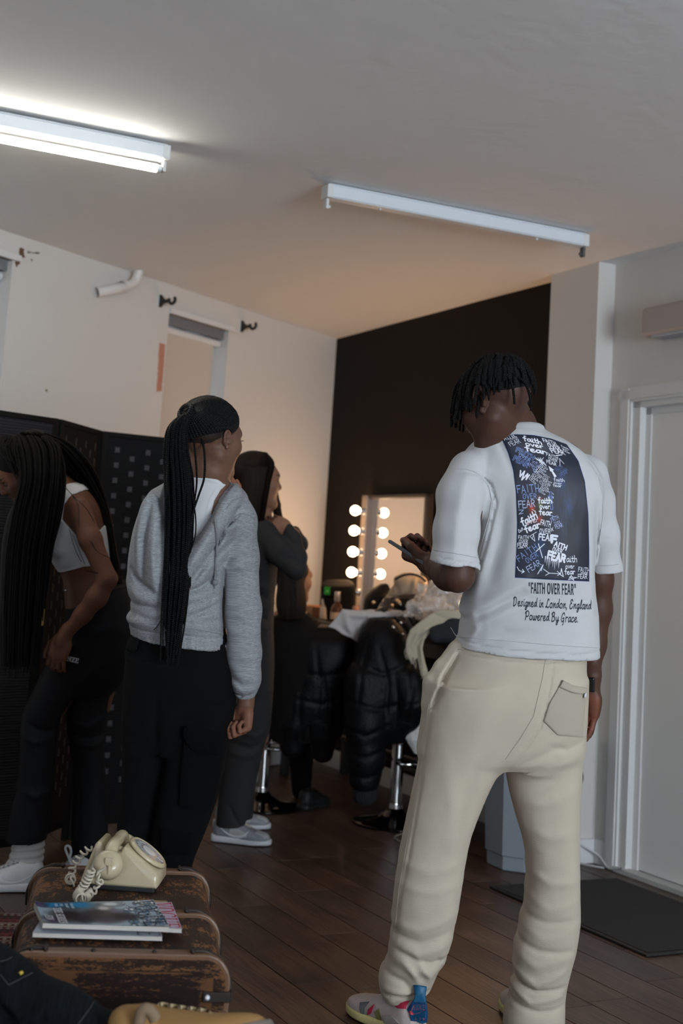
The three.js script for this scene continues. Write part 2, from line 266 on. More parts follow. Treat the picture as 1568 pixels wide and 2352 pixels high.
// a person: a group on the floor whose children are given in camera axes
function personAt(label, foot, group) {
  const t = thing('person', label, 'person', foot, 0, group), m = new THREE.Matrix4().makeTranslation(-foot.x, -foot.y + EYE, -foot.z).multiply(camBasis);
  t.wear = (name, geo, mat, parent = t, lbl) => part(parent, name, (Array.isArray(geo) ? merge(geo) : geo).applyMatrix4(m), mat, lbl);
  t.put = (name, geo, mat, parent = t, lbl) => part(parent, name, (Array.isArray(geo) ? merge(geo) : geo).translate(-foot.x, -foot.y, -foot.z), mat, lbl);   // geometry already in the room's axes
  return t;
}
const cylUv = (cx, cz, r) => (p) => [Math.atan2(p[0] - cx, p[2] - cz) * r, p[1]];
// head in its own axes: y up, z to the face, x to its left ear; height 0.23 from chin to crown, origin between the ears
function headField(o = {}) {
  const L = o.lips ?? 1, parts = [
    ell([0, 0.03, -0.014], [0.074, 0.086, 0.095]), ell([0, -0.012, 0.025], [0.064, 0.092, 0.066]), ell([0, -0.045, 0.03], [0.056, 0.055, 0.055]),
    cone([0.05, -0.05, -0.005], [0.012, -0.096, 0.068], 0.02, 0.018), cone([-0.05, -0.05, -0.005], [-0.012, -0.096, 0.068], 0.02, 0.018), ell([0, -0.096, 0.072], [0.02, 0.016, 0.017]),
    cone([-0.03, 0.024, 0.077], [0.03, 0.024, 0.077], 0.0125, 0.0125), ell([0.044, -0.018, 0.056], [0.022, 0.018, 0.022]), ell([-0.044, -0.018, 0.056], [0.022, 0.018, 0.022]),
  ];
  const base = union(parts, 0.03), nose = union([cone([0, 0.012, 0.084], [0, -0.022, 0.101], 0.0075, 0.0105), ell([0, -0.028, 0.1], [0.012, 0.0095, 0.0115]), ell([0.0115, -0.031, 0.091], [0.0085, 0.008, 0.01]), ell([-0.0115, -0.031, 0.091], [0.0085, 0.008, 0.01])], 0.008);
  const lips = union([cone([-0.018, -0.0565, 0.081], [0, -0.054, 0.0905], 0.004 * L, 0.0058 * L), cone([0.018, -0.0565, 0.081], [0, -0.054, 0.0905], 0.004 * L, 0.0058 * L), cone([-0.015, -0.066, 0.081], [0, -0.0675, 0.0885], 0.004 * L, 0.0068 * L), cone([0.015, -0.066, 0.081], [0, -0.0675, 0.0885], 0.004 * L, 0.0068 * L)], 0.004);
  const eyes = [-1, 1].map((s) => ell([s * 0.031, 0.004, 0.083], [0.017, 0.0105, 0.012])), lid = [-1, 1].map((s) => ell([s * 0.031, 0.003, 0.0735], [0.0145, 0.0115, 0.0125]));
  // ear: a tilted rim, a lobe and a hollow
  const ear = (s) => {
    const rim = []; for (let k = 0; k <= 10; k++) { const a = (-55 + k * 27) * Math.PI / 180; rim.push([s * (0.079 + 0.006 * Math.sin(k / 10 * 3.1)), 0.0 + 0.029 * Math.sin(a) + 0.002, -0.006 - 0.0165 * Math.cos(a) - 0.006 * Math.sin(a), 0.0042]); }
    const r = chain(rim, 0.003), inner = chain(rim.map(([x, y, z]) => [x - s * 0.005, y * 0.62, -0.006 + (z + 0.006) * 0.6, 0.0034]), 0.003), lobe = ell([s * 0.0775, -0.029, 0.001], [0.0055, 0.009, 0.0075]), plate = ell([s * 0.073, 0.0, -0.007], [0.0075, 0.027, 0.0165]), tragus = ell([s * 0.075, -0.006, 0.008], [0.005, 0.007, 0.004]);
    const all = union([r, inner, lobe, plate, tragus], 0.004), k = o.ear ?? 1, X = s * 0.074; return keep((x, y, z) => k * all((x - X) / k + X, (y - 0.002) / k + 0.002, (z + 0.005) / k - 0.005), all);
  };
  const ears = [ear(1), ear(-1)], hollow = [-1, 1].map((s) => ell([s * 0.082, -0.004, -0.004], [0.009, 0.010 * (o.ear ?? 1), 0.0065 * (o.ear ?? 1)]));
  const f = (x, y, z) => {
    let d = base(x, y, z); if (d > 0.06) return d;
    d = smax(d, -Math.min(eyes[0](x, y, z), eyes[1](x, y, z)), 0.012); d = smin(d, Math.min(lid[0](x, y, z), lid[1](x, y, z)), 0.003); d = smin(d, nose(x, y, z), 0.012); d = smin(d, lips(x, y, z), 0.004);
    d = smin(d, smax(Math.min(ears[0](x, y, z), ears[1](x, y, z)), -Math.min(hollow[0](x, y, z), hollow[1](x, y, z)), 0.004), 0.005);
    const mouth = Math.hypot((y + 0.0605) * 1.0, Math.max(0, Math.abs(x) - 0.018)); if (z > 0.07) d += 0.0016 * Math.exp(-(mouth * mouth) / 0.000003) + 0.0015 * Math.exp(-((y + 0.078) ** 2 + x * x * 0.3) / 0.00003);
    return d;
  };
  f.c = [0, 0, 0]; f.r = 0.14; return f;
}
// place a field given in its own axes: origin and three axis vectors (its x, y, z in camera axes), scale
function placed(f, o, ax, s = 1) {
  const [X, Y, Z] = ax, g = (x, y, z) => { x = (x - o[0]) / s; y = (y - o[1]) / s; z = (z - o[2]) / s; return s * f(x * X[0] + y * X[1] + z * X[2], x * Y[0] + y * Y[1] + z * Y[2], x * Z[0] + y * Z[1] + z * Z[2]); };
  const c = f.c ?? [0, 0, 0]; g.c = [0, 1, 2].map((i) => o[i] + s * (c[0] * X[i] + c[1] * Y[i] + c[2] * Z[i])); g.r = (f.r ?? 0.2) * s;
  g.to = (p) => [0, 1, 2].map((i) => o[i] + s * (p[0] * X[i] + p[1] * Y[i] + p[2] * Z[i]));
  g.from = (p) => { const x = (p[0] - o[0]) / s, y = (p[1] - o[1]) / s, z = (p[2] - o[2]) / s; return [x * X[0] + y * X[1] + z * X[2], x * Y[0] + y * Y[1] + z * Y[2], x * Z[0] + y * Z[1] + z * Z[2]]; };
  return g;
}
// axes of something that faces along f with its top towards u
function axes(f, u) { const z = vec(f).normalize(), x = new V3().crossVectors(vec(u), z).normalize(), y = new V3().crossVectors(z, x); return [x.toArray(), y.toArray(), z.toArray()]; }
// hand in its own axes: wrist at the origin, fingers along -y, palm faces +z, thumb on +x. curl: bend per joint of each finger in degrees [index, middle, ring, little], spread, thumb [out, in, bend]
function handField(o = {}) {
  const curl = o.curl ?? [[15, 20, 12], [18, 22, 14], [20, 24, 14], [24, 24, 14]], spread = o.spread ?? 4, list = [], D = Math.PI / 180, size = o.size ?? 1;
  list.push(ell([0, -0.045, 0], [0.040, 0.052, 0.0145]), cone([-0.004, 0.03, 0], [0, -0.02, 0], 0.0245, 0.027), cone([0.027, -0.03, 0.004], [0.03, -0.078, -0.002], 0.012, 0.0115), cone([-0.026, -0.03, 0.002], [-0.03, -0.07, -0.001], 0.013, 0.0105), ell([0.022, -0.03, 0.010], [0.019, 0.03, 0.014]), ell([-0.024, -0.04, 0.008], [0.014, 0.03, 0.011]));
  const palm = union(list, 0.014), base = [[0.0285, -0.086], [0.009, -0.091], [-0.0105, -0.087], [-0.029, -0.078]], len = [[0.042, 0.025, 0.019], [0.046, 0.029, 0.02], [0.042, 0.027, 0.02], [0.033, 0.02, 0.017]], rad = [0.0092, 0.0095, 0.009, 0.008], fingers = [];
  base.forEach(([x, y], i) => { let p = [x, y, 0], a = 0, sp = (1.5 - i) * spread * D; const c = [[p[0], p[1] + 0.02, 0, rad[i] * 1.12], [...p, rad[i] * 1.1]]; for (let k = 0; k < 3; k++) { a += curl[i][k] * D; const l = len[i][k]; p = [p[0] + Math.sin(sp) * Math.cos(a) * l, p[1] - Math.cos(sp) * Math.cos(a) * l, p[2] + Math.sin(a) * l]; c.push([...p, rad[i] * [0.98, 0.88, 0.76][k]]); } fingers.push(chain(c, 0.003)); });
  const th = o.thumb ?? [[0.03, -0.022, 0.008], [0.05, -0.05, 0.016], [0.057, -0.08, 0.02], [0.056, -0.105, 0.022]]; fingers.push(chain(th.map((p, i) => [...p, [0.014, 0.0122, 0.0105, 0.0085][i]]), 0.004));
  const f = (x, y, z) => { let d = palm(x, y, z); for (const g of fingers) { const dx = x - g.c[0], dy = y - g.c[1], dz = z - g.c[2], far = g.r + 0.03; if (dx * dx + dy * dy + dz * dz < far * far) d = smin(d, g(x, y, z), 0.006); } return d; };
  f.c = [0, -0.07, 0.02]; f.r = 0.16; return f;
}
// the body in pieces of different fineness: boxes [lo, hi, cell]; each keeps the surface inside its own box
function bodyMesh(f, boxes, o) { return merge(boxes.map(([lo, hi, cell]) => surf(f, lo, hi, cell, o))); }
const around = (c, r) => [c.map((v, i) => v - (r[i] ?? r)), c.map((v, i) => v + (r[i] ?? r))];
const skin = (c) => new THREE.MeshPhysicalMaterial({ color: new THREE.Color(...c), roughness: 0.5, specularIntensity: 0.5, vertexColors: true, bumpMap: rep(T.leather, 12), bumpScale: 0.0003 });
const cloth = (c, r = 0.92, map = T.knit, k = 14, s = 0.0006, o = {}) => new THREE.MeshPhysicalMaterial({ color: new THREE.Color(...c), roughness: r, sheen: 0.25, sheenRoughness: 0.6, sheenColor: new THREE.Color(...c).multiplyScalar(0.8), bumpMap: rep(map, k), bumpScale: s, ...o });
// ------------------------------------------------------------------ the setting
const wallPaint = (c) => M(c, 0.75, { bumpMap: rep(T.plaster, 0.8), bumpScale: 0.004 });
const mat = {
  white: wallPaint([0.66, 0.635, 0.60]), black: black([0.010, 0.0075, 0.006], 0.7, { bumpMap: rep(T.plaster, 0.8), bumpScale: 0.003 }),
  ceiling: M([0.84, 0.835, 0.83], 0.85, { bumpMap: rep(T.plaster, 0.45), bumpScale: 0.006 }), trim: M([0.72, 0.72, 0.71], 0.4),
  door: M([0.80, 0.80, 0.77], 0.45, { bumpMap: rep(T.plaster, 1.2), bumpScale: 0.0012 }),
  steel: M([0.72, 0.74, 0.76], 0.35, { metalness: 0.1 }), chrome: M([0.8, 0.8, 0.82], 0.08, { metalness: 1 }), blackPlastic: M([0.012, 0.012, 0.013], 0.45),
  brass: M([0.62, 0.45, 0.18], 0.3, { metalness: 1 }), glass: new THREE.MeshPhysicalMaterial({ color: 0xffffff, transmission: 1, thickness: 0, roughness: 0.02 }),
};
// a slab that stands on a wall line: s range, y range, thickness outward (behind the wall face)
function slab(name, fn, yaw, s0, s1, y0, y1, n0, n1, m, parent) {
  const g = new THREE.BoxGeometry(s1 - s0, y1 - y0, Math.abs(n1 - n0)), c = fn((s0 + s1) / 2, (y0 + y1) / 2, (n0 + n1) / 2);
  const uv = g.attributes.uv, p = g.attributes.position;
  for (let i = 0; i < p.count; i++) uv.setXY(i, p.getX(i) + p.getZ(i) + s0, p.getY(i) + y0);
  g.rotateY(yaw).translate(c.x, c.y, c.z); return g;
}
const B = (...a) => slab('', onB, YAW_B, ...a), L = (...a) => slab('', onL, YAW_L, ...a);
const W_END = 12.6;                                                    // both long walls run on past the photographer to the shop front
struct('wall_back', B(-0.3, 2.46, 0, CEIL, -0.2, 0), mat.black);
struct('wall_right', [B(2.46, 2.955, 0, CEIL, -0.2, 0), B(2.955, 3.86, 1.985, CEIL, -0.2, 0), B(3.86, W_END, 0, CEIL, -0.2, 0)], mat.white);
struct('pillar', B(2.44, 2.80, 0, CEIL, 0, 0.095), mat.white);
// wall L with its two window openings
const WIN = [[1.13, 1.66, 1.0, 2.47], [2.80, 3.9, 1.0, 2.50]];
struct('wall_left', [L(-0.3, 1.13, 0, CEIL, -0.22, 0), L(1.66, 2.80, 0, CEIL, -0.22, 0), L(3.9, 13.2, 0, CEIL, -0.22, 0),
  ...WIN.flatMap(([a, b, y0, y1]) => [L(a, b, 0, y0, -0.22, 0), L(a, b, y1, CEIL, -0.22, 0)])], mat.white);
// shop front behind the photographer
{
  const g = [], Z = BACK_Z, add = (x0, x1, y0, y1) => g.push(box(x1 - x0, y1 - y0, 0.2, (x0 + x1) / 2, (y0 + y1) / 2, Z + 0.1));
  add(-7.4, -2.3, 0, CEIL); add(-0.3, 2.45, 0, CEIL); add(5.05, 6, 0, CEIL);
  for (const [a, b] of [[-2.3, -0.3], [2.45, 5.05]]) { add(a, b, 0, 0.55); add(a, b, 2.35, CEIL); }
  struct('wall_front', g, mat.white);
  let n = 3;
  for (const [a, b] of [[-2.3, -0.3], [2.45, 5.05]]) {
    const w = struct('window_' + n++, [box(b - a, 0.05, 0.06, (a + b) / 2, 0.575, Z + 0.1), box(b - a, 0.05, 0.06, (a + b) / 2, 2.325, Z + 0.1), box(0.05, 1.8, 0.06, a + 0.025, 1.45, Z + 0.1), box(0.05, 1.8, 0.06, b - 0.025, 1.45, Z + 0.1), box(0.05, 1.8, 0.06, (a + b) / 2, 1.45, Z + 0.1)], mat.trim);
    struct('pane', box(b - a, 1.8, 0.006, (a + b) / 2, 1.45, Z + 0.1), mat.glass, w);
  }
}
// ceiling with the slight waviness of old plaster, closed above by a slab
{
  const nx = 90, nz = 90, x0 = -7.6, x1 = 6, z0 = -8.9, z1 = 2.6, pos = [], uv = [], idx = [];
  for (let j = 0; j <= nz; j++) for (let i = 0; i <= nx; i++) {
    const x = mix(x0, x1, i / nx), z = mix(z0, z1, j / nz);
    pos.push(x, CEIL + 0.004 * fbm(x * 0.9, 0, z * 0.9) , z); uv.push(x, z);
    if (i < nx && j < nz) { const k = j * (nx + 1) + i; idx.push(k, k + 1, k + nx + 1, k + 1, k + nx + 2, k + nx + 1); }
  }
  struct('ceiling', [geom(pos, null, uv, idx), box(x1 - x0, 0.2, z1 - z0, (x0 + x1) / 2, CEIL + 0.11, (z0 + z1) / 2)], mat.ceiling);
}
// floor: a base slab and wood-look planks that run along wall B, each its own piece
{
  const tones = [[0.060, 0.036, 0.024], [0.072, 0.044, 0.030], [0.050, 0.030, 0.021], [0.083, 0.052, 0.036], [0.064, 0.041, 0.030]];
  const grainMap = tex(256, 1024, (u, v) => {
    const w = tf(u, v, 3, 21, 3), r = 0.5 + 0.5 * Math.sin((u * 7 + w * 6) * 2 * Math.PI), f = tn(u, v, 120, 8, 10), g = cl(0.62 + 0.22 * r * tf(u, v, 2, 50, 2) + 0.30 * (f - 0.5) + 0.3 * (tf(u, v, 5, 90, 3) - 0.5));
    return [g, g * 0.985, g * 0.97];
  }, true);
  const wood = tones.map((c) => M([c[0] * 2.7, c[1] * 2.45, c[2] * 2.3], 0.40, { map: grainMap, bumpMap: T.grain, bumpScale: 0.0006, roughnessMap: null }));
  const floor = struct('floor', move(box(13.6, 0.2, 11.4), -0.8, -0.107, -3.2), wood[0]);
  const PW = 0.152, PL = 0.92, H = 0.006, r = rng(11);
  const geos = Array.from({ length: 8 }, (_, k) => {
    const w = PW / 2 - 0.0006, l = PL / 2 - 0.0006, c = 0.0016, pos = [], uv = [], idx = [];
    const ring = (a, b, y) => { for (const [x, z] of [[-a, -b], [a, -b], [a, b], [-a, b]]) { pos.push(x, y, z); uv.push(x / PW * 0.9 + 0.5 + k * 0.37, z / PL * 0.9 + k * 0.283); } };
    ring(w, l, 0); ring(w - c, l - c, H);
    const g0 = (a, b, d, e) => idx.push(a, d, b, b, d, e);
    for (let i = 0; i < 4; i++) { const j = (i + 1) % 4; idx.push(i, 4 + i, j, j, 4 + i, 4 + j); }
    idx.push(4, 7, 5, 5, 7, 6);
    const g = geom(pos, null, uv, idx).toNonIndexed(); g.computeVertexNormals(); return g;
  });
  const yaw = Math.atan2(DB.x, DB.z);
  let count = 0, rest = [];
  for (let j = 0; j < 34; j++) {
    const n = (j + 0.5) * PW, off = r() * PL;
    for (let i = -1; i < 13; i++) {
      const s = off + i * PL, c = onB(s, -0.0068, n), k = Math.floor(r() * 8), m = Math.floor(r() * 5);
      if (c.clone().sub(CORNER).dot(NL) < 0.0 || s > 8.2) continue;
      const v = toCam(c), px = CX + FOCAL * v[0] / -v[2], py = CY - FOCAL * v[1] / -v[2], near = 420 / -v[2] * 3;
      if (-v[2] < 2.4 || px < -near || px > 1568 + near || py > 2352 + near || count >= 300) { rest.push([c, k]); continue; }
      const p = part(floor, 'plank', geos[k], wood[m]); p.position.copy(c); p.rotation.y = yaw; count++;
    }
  }
  const far = part(floor, 'plank', rest.map(([c, k]) => geos[k].clone().rotateY(yaw).translate(c.x, c.y, c.z)), wood[1]); far.userData.kind = 'stuff';
}
// skirting boards
struct('baseboard_left', [L(0, 13, 0, 0.09, 0, 0.016), L(0, 13, 0.09, 0.1, 0, 0.009)], mat.trim);
struct('baseboard_back', [B(0, 2.44, 0, 0.09, 0, 0.016), B(0, 2.44, 0.09, 0.1, 0, 0.009)], mat.trim);
struct('baseboard_right', [B(2.44, 2.816, 0, 0.1, 0.095, 0.111), B(2.80, 2.816, 0, 0.1, 0, 0.111), B(2.816, 2.885, 0, 0.1, 0, 0.016)], mat.trim);
// the white flush door in its frame
{
  const d = struct('door_1', [B(3.045, 3.83, 0.022, 1.925, -0.075, -0.035)], mat.door);
  struct('frame', [B(2.955, 3.01, 0, 1.985, -0.13, 0.004), B(3.005, 3.045, 0, 1.955, -0.13, -0.028), B(2.955, 3.86, 1.955, 1.985, -0.13, 0.004), B(3.0, 3.86, 1.925, 1.957, -0.13, -0.028), B(3.83, 3.86, 0, 1.985, -0.13, 0.004)], mat.trim, d);
  const arch = (a, b, y0, y1) => [B(a, b, y0, y1, 0, 0.016), B(a + (b - a > 0.2 ? 0 : 0.012), b - (b - a > 0.2 ? 0 : 0.012), y0 + (y1 - y0 > 0.2 ? 0 : 0.012), y1 - (y1 - y0 > 0.2 ? 0 : 0.012), 0.016, 0.022)];
  struct('architrave', [...arch(2.885, 2.96, 0, 2.04), ...arch(3.86, 3.935, 0, 2.04), ...arch(2.885, 3.935, 1.98, 2.045)], mat.trim, d);
  struct('threshold', [B(2.96, 3.86, 0, 0.018, -0.13, 0.03)], M([0.5, 0.5, 0.48], 0.6, { bumpMap: rep(T.plaster, 4), bumpScale: 0.006 }), d);
}
// windows of wall L: reveal, frame, pane, head rail and roller blind
WIN.forEach(([a, b, y0, y1], i) => {
  const w = struct('window_' + (i + 1), [L(a, b, y0, y0 + 0.03, -0.22, 0.02), L(a - 0.035, b + 0.005, y1, y1 + 0.028, -0.02, 0.022)], mat.trim);
  struct('frame', [L(a, a + 0.05, y0, y1, -0.17, -0.11), L(b - 0.05, b, y0, y1, -0.17, -0.11), L(a, b, y1 - 0.05, y1, -0.17, -0.11), L(a, b, y0, y0 + 0.06, -0.17, -0.11), L((a + b) / 2 - 0.02, (a + b) / 2 + 0.02, y0, y1, -0.165, -0.115)], mat.trim, w);
  struct('pane', L(a, b, y0, y1, -0.142, -0.138), mat.glass, w);
  const cloth = M(i ? [0.62, 0.64, 0.64] : [0.60, 0.52, 0.44], 0.85, { bumpMap: rep(T.cross, 8), bumpScale: 0.0008 });
  const bx = i ? a + 0.03 : a + 0.055;
  struct('blind', [L(bx, b - 0.01, y0 + 0.05, y1 - 0.075, -0.062, -0.059), L(bx, b - 0.01, y0 + 0.04, y0 + 0.07, -0.068, -0.053)], cloth, w);
  const rod = cyl(0.021, 0.021, b - a - 0.03, 0, 0, 0, 20).rotateZ(Math.PI / 2).rotateY(YAW_L), c = onL((a + b) / 2, y1 - 0.075, -0.06);
  struct('blind_roller', rod.translate(c.x, c.y, c.z), mat.trim, w);
  struct('head_rail', [L(a, b, y1 - 0.05, y1, -0.1, -0.03)], M([0.2, 0.2, 0.21], 0.5), w);
});
// bare salmon plaster where the paint has come off beside the window, and the rusty holes near the other one
function chip(name, pts, n, color, seed) {
  const r = rng(seed), c = pts.map(([px, py]) => onWallL(px, py, n)), mid = c.reduce((s, p) => s.add(p), new V3()).divideScalar(c.length), pos = [], idx = [], m = 9;
  const ring = []; c.forEach((p, i) => { const e = c[(i + 1) % c.length]; for (let k = 0; k < m; k++) ring.push(p.clone().lerp(e, k / m).add(new V3((r() - 0.5) * 0.006, (r() - 0.5) * 0.008, 0).applyAxisAngle(new V3(0, 1, 0), YAW_L))); });
  pos.push(...mid.toArray()); ring.forEach((p) => pos.push(...p.toArray())); ring.forEach((p, i) => pos.push(...p.clone().addScaledVector(NL, -n - 0.002).toArray()));
  const N = ring.length; for (let i = 0; i < N; i++) { const j = (i + 1) % N; idx.push(0, 1 + i, 1 + j, 1 + i, 1 + N + i, 1 + j, 1 + j, 1 + N + i, 1 + N + j); }
  return [geom(pos, null, null, idx)];
}
{
  const wl = scene.children.find((o) => o.name === 'wall_left');
  part(wl, 'bare_plaster_patch', chip('x', [[366, 788], [379, 790], [376, 840], [371, 897], [360, 900], [363, 845]], 0.002, 0, 5), M([0.52, 0.23, 0.15], 0.9));
  const rust = M([0.16, 0.085, 0.045], 0.95);
  part(wl, 'rusty_hole', [...chip('x', [[46, 568], [56, 572], [54, 585], [58, 590], [48, 592], [44, 580]], 0.003, 0, 6), ...chip('x', [[35, 602], [46, 597], [46, 604], [38, 612]], 0.003, 0, 7)], rust);
  part(wl, 'damp_stain', [...chip('x', [[62, 577], [92, 580], [91, 583], [64, 581]], 0.001, 0, 8), ...chip('x', [[70, 596], [75, 596], [74, 600]], 0.001, 0, 9), ...chip('x', [[104, 895], [109, 895], [108, 900]], 0.001, 0, 10)], M([0.3, 0.24, 0.18], 0.95));
}
// fluorescent battens: direction across the room (square to wall B)
const ACROSS = NB.clone().negate();
function batten(label, a, b, lit) {
  const len = a.distanceTo(b), dir = b.clone().sub(a).normalize(), mid = a.clone().add(b).multiplyScalar(0.5).setY(CEIL - 0.004);
  const t = thing('fluorescent_light', label, 'light', mid, Math.atan2(-dir.z, dir.x));
  const paint = M([0.74, 0.78, 0.82], 0.35), side = 0.028;
  part(t, 'body', [extrude([[-0.026, -0.006], [-0.03, -0.012], [-side, -0.05], [-0.022, -0.056], [0.022, -0.056], [side, -0.05], [0.03, -0.012], [0.026, -0.006]], len - 0.05, 0.001).rotateY(Math.PI / 2), box(len - 0.02, 0.005, 0.04, 0, -0.003, 0)], paint);
  for (const s of [-1, 1]) {
    const e = part(t, 'end_cap', rbox(0.026, 0.052, 0.062, 0.004, s * (len / 2 - 0.013), -0.031, 0), M([0.72, 0.73, 0.72], 0.5));
    part(e, 'lamp_holder', [rbox(0.012, 0.04, 0.026, 0.003, s * (len / 2 - 0.012), -0.078, 0), cyl(0.006, 0.006, 0.012, 0, 0, 0, 12).rotateZ(Math.PI / 2).translate(s * (len / 2 - 0.022), -0.086, 0)], M(lit || s < 0 ? [0.7, 0.7, 0.68] : [0.1, 0.1, 0.1], 0.5));
  }
  for (const k of [-0.3, 0.3]) part(t, 'screw', ball(0.006, k * len, -0.058, 0, 10), mat.steel);
  if (lit) {
    part(t, 'tube', cyl(0.0145, 0.0145, len - 0.075, 0, 0, 0, 24).rotateZ(Math.PI / 2).translate(0, -0.088, 0), new THREE.MeshStandardMaterial({ color: 0xffffff, emissive: new THREE.Color(1, 0.97, 0.86), emissiveIntensity: 11, roughness: 0.4 }));
    for (const s of [-1, 1]) part(t, 'tube_cap', cyl(0.0135, 0.0135, 0.022, 0, 0, 0, 20).rotateZ(Math.PI / 2).translate(s * (len / 2 - 0.033), -0.088, 0), mat.steel);
    const l = areaLight(new THREE.Color(1, 0.96, 0.85), 14, len - 0.1, 0.03, mid.clone().setY(CEIL - 0.108), mid.clone().setY(0)); l.name = 'tube_light';
    l.quaternion.setFromRotationMatrix(new THREE.Matrix4().makeBasis(dir, new V3().crossVectors(new V3(0, 1, 0), dir), new V3(0, 1, 0)));
  }
  return t;
}
{
  const e1 = level(386, 352, CEIL - 0.03), e2 = level(745, 437, CEIL - 0.03), e3 = level(1344, 553, CEIL - 0.03), dir = e3.clone().sub(e2).normalize();
  batten('lit white fluorescent tube batten on the ceiling, glowing', e1.clone().addScaledVector(dir, -1.5), e1, true);
  batten('white ceiling batten without a tube, unlit and empty', e2, e3, false);
}
// black curtain-pole brackets above the window
[[[366, 668], 'left'], [[553, 726], 'right']].forEach(([p], i) => {
  const a = onWallL(p[0], p[1] + 24, 0.0), t = thing('curtain_bracket', i ? 'small black curtain pole bracket right of the blind window, nearer the black wall' : 'small black curtain pole bracket over the left corner of the blind window', 'bracket', a, YAW_L + Math.PI, null);
  const blk = M([0.012, 0.01, 0.009], 0.5), prof = extrude([[0, 0.035], [0.012, 0.034], [0.028, 0.012], [0.05, 0.006], [0.066, 0.008], [0.066, -0.008], [0.05, -0.01], [0.028, -0.014], [0.012, -0.032], [0, -0.034]], 0.02, 0.003).rotateY(-Math.PI / 2 );
  part(t, 'arm', prof, blk);
  const hook = []; for (let k = 0; k <= 14; k++) { const an = (150 + k / 14 * 260) * Math.PI / 180; hook.push([0, 0.003 + 0.02 * Math.sin(an), 0.087 + 0.02 * Math.cos(an)]); }
  part(t, 'hook', hose(hook, (k) => 0.009 * (k < 0.02 || k > 0.98 ? 0.4 : 1), 20, 8), blk);
  part(t, 'wall_plate', rbox(0.03, 0.075, 0.006, 0.002, 0, 0, 0.003), mat.trim);
});
// white waste pipe elbow that leaves the wall and enters the ceiling
{
  const a = onWallL(222, 672, 0.012), b = onWallL(300, 650, 0.13).lerp(a, 0.0), t = thing('waste_pipe', 'white plastic pipe elbow between wall and ceiling left of the window', 'pipe', a.clone(), 0);
  const p0 = new V3(), p1 = at(262, 664, 6.70).sub(a), p2 = at(296, 656, 6.80).sub(a), p3 = at(311, 645, 6.84).sub(a), p4 = p3.clone().setY(CEIL + 0.006 - a.y).add(new V3(0.015, 0, 0));
  part(t, 'pipe', hose([p0, p1, p2, p3, p4], () => 0.026, 40, 16), M([0.74, 0.72, 0.7], 0.4));
  part(t, 'collar', hose([p1.clone().lerp(p2, 0.55), p1.clone().lerp(p2, 0.9)], () => 0.03, 4, 16), M([0.74, 0.72, 0.7], 0.4));
}
// beige closed-in unit above the door
{
  const a = onWallB(1516, 742, 0.0), s = a.clone().sub(CORNER).dot(DB), t = thing('wall_unit', 'beige rounded box mounted on the wall above the white door', 'wall unit', onB(s + 0.36, 2.305, 0), YAW_B);
  part(t, 'casing', rbox(0.74, 0.125, 0.1, 0.02, 0, 0, 0.052, 4), M([0.42, 0.37, 0.34], 0.6));
  part(t, 'bottom_rail', rbox(0.66, 0.012, 0.07, 0.004, 0.01, -0.066, 0.05), M([0.4, 0.43, 0.47], 0.5));
}
// ------------------------------------------------------------------ hair, shoes and other things that several people share
const DOWN = toCam(new V3(0, EYE - 1, 0)).map((v) => v);                // world down in camera axes
const grad = (f, x, y, z, e = 0.002) => { const gx = f(x + e, y, z) - f(x - e, y, z), gy = f(x, y + e, z) - f(x, y - e, z), gz = f(x, y, z + e) - f(x, y, z - e), l = Math.hypot(gx, gy, gz) || 1; return [gx / l, gy / l, gz / l]; };
function strand(f, root, dir, len, n, fall, clear, wob = 0, r = null) { // falls over what is below it
  let p = root.slice(), d = dir.slice(); const out = [p.slice()], h = len / n;
  for (let i = 0; i < n; i++) {
    const k = typeof fall === 'function' ? fall(i / n) : fall;
    d = d.map((v, a) => mix(v, DOWN[a], k) + (wob && r ? (r() - 0.5) * wob : 0)); const l = Math.hypot(...d); d = d.map((v) => v / l);
    p = p.map((v, a) => v + d[a] * h); const s = f(...p), c = typeof clear === 'function' ? clear(i / n) : clear;
    if (s < c) { const g = grad(f, ...p); p = p.map((v, a) => v + g[a] * (c - s)); }
    out.push(p.slice());
  }
  return out;
}
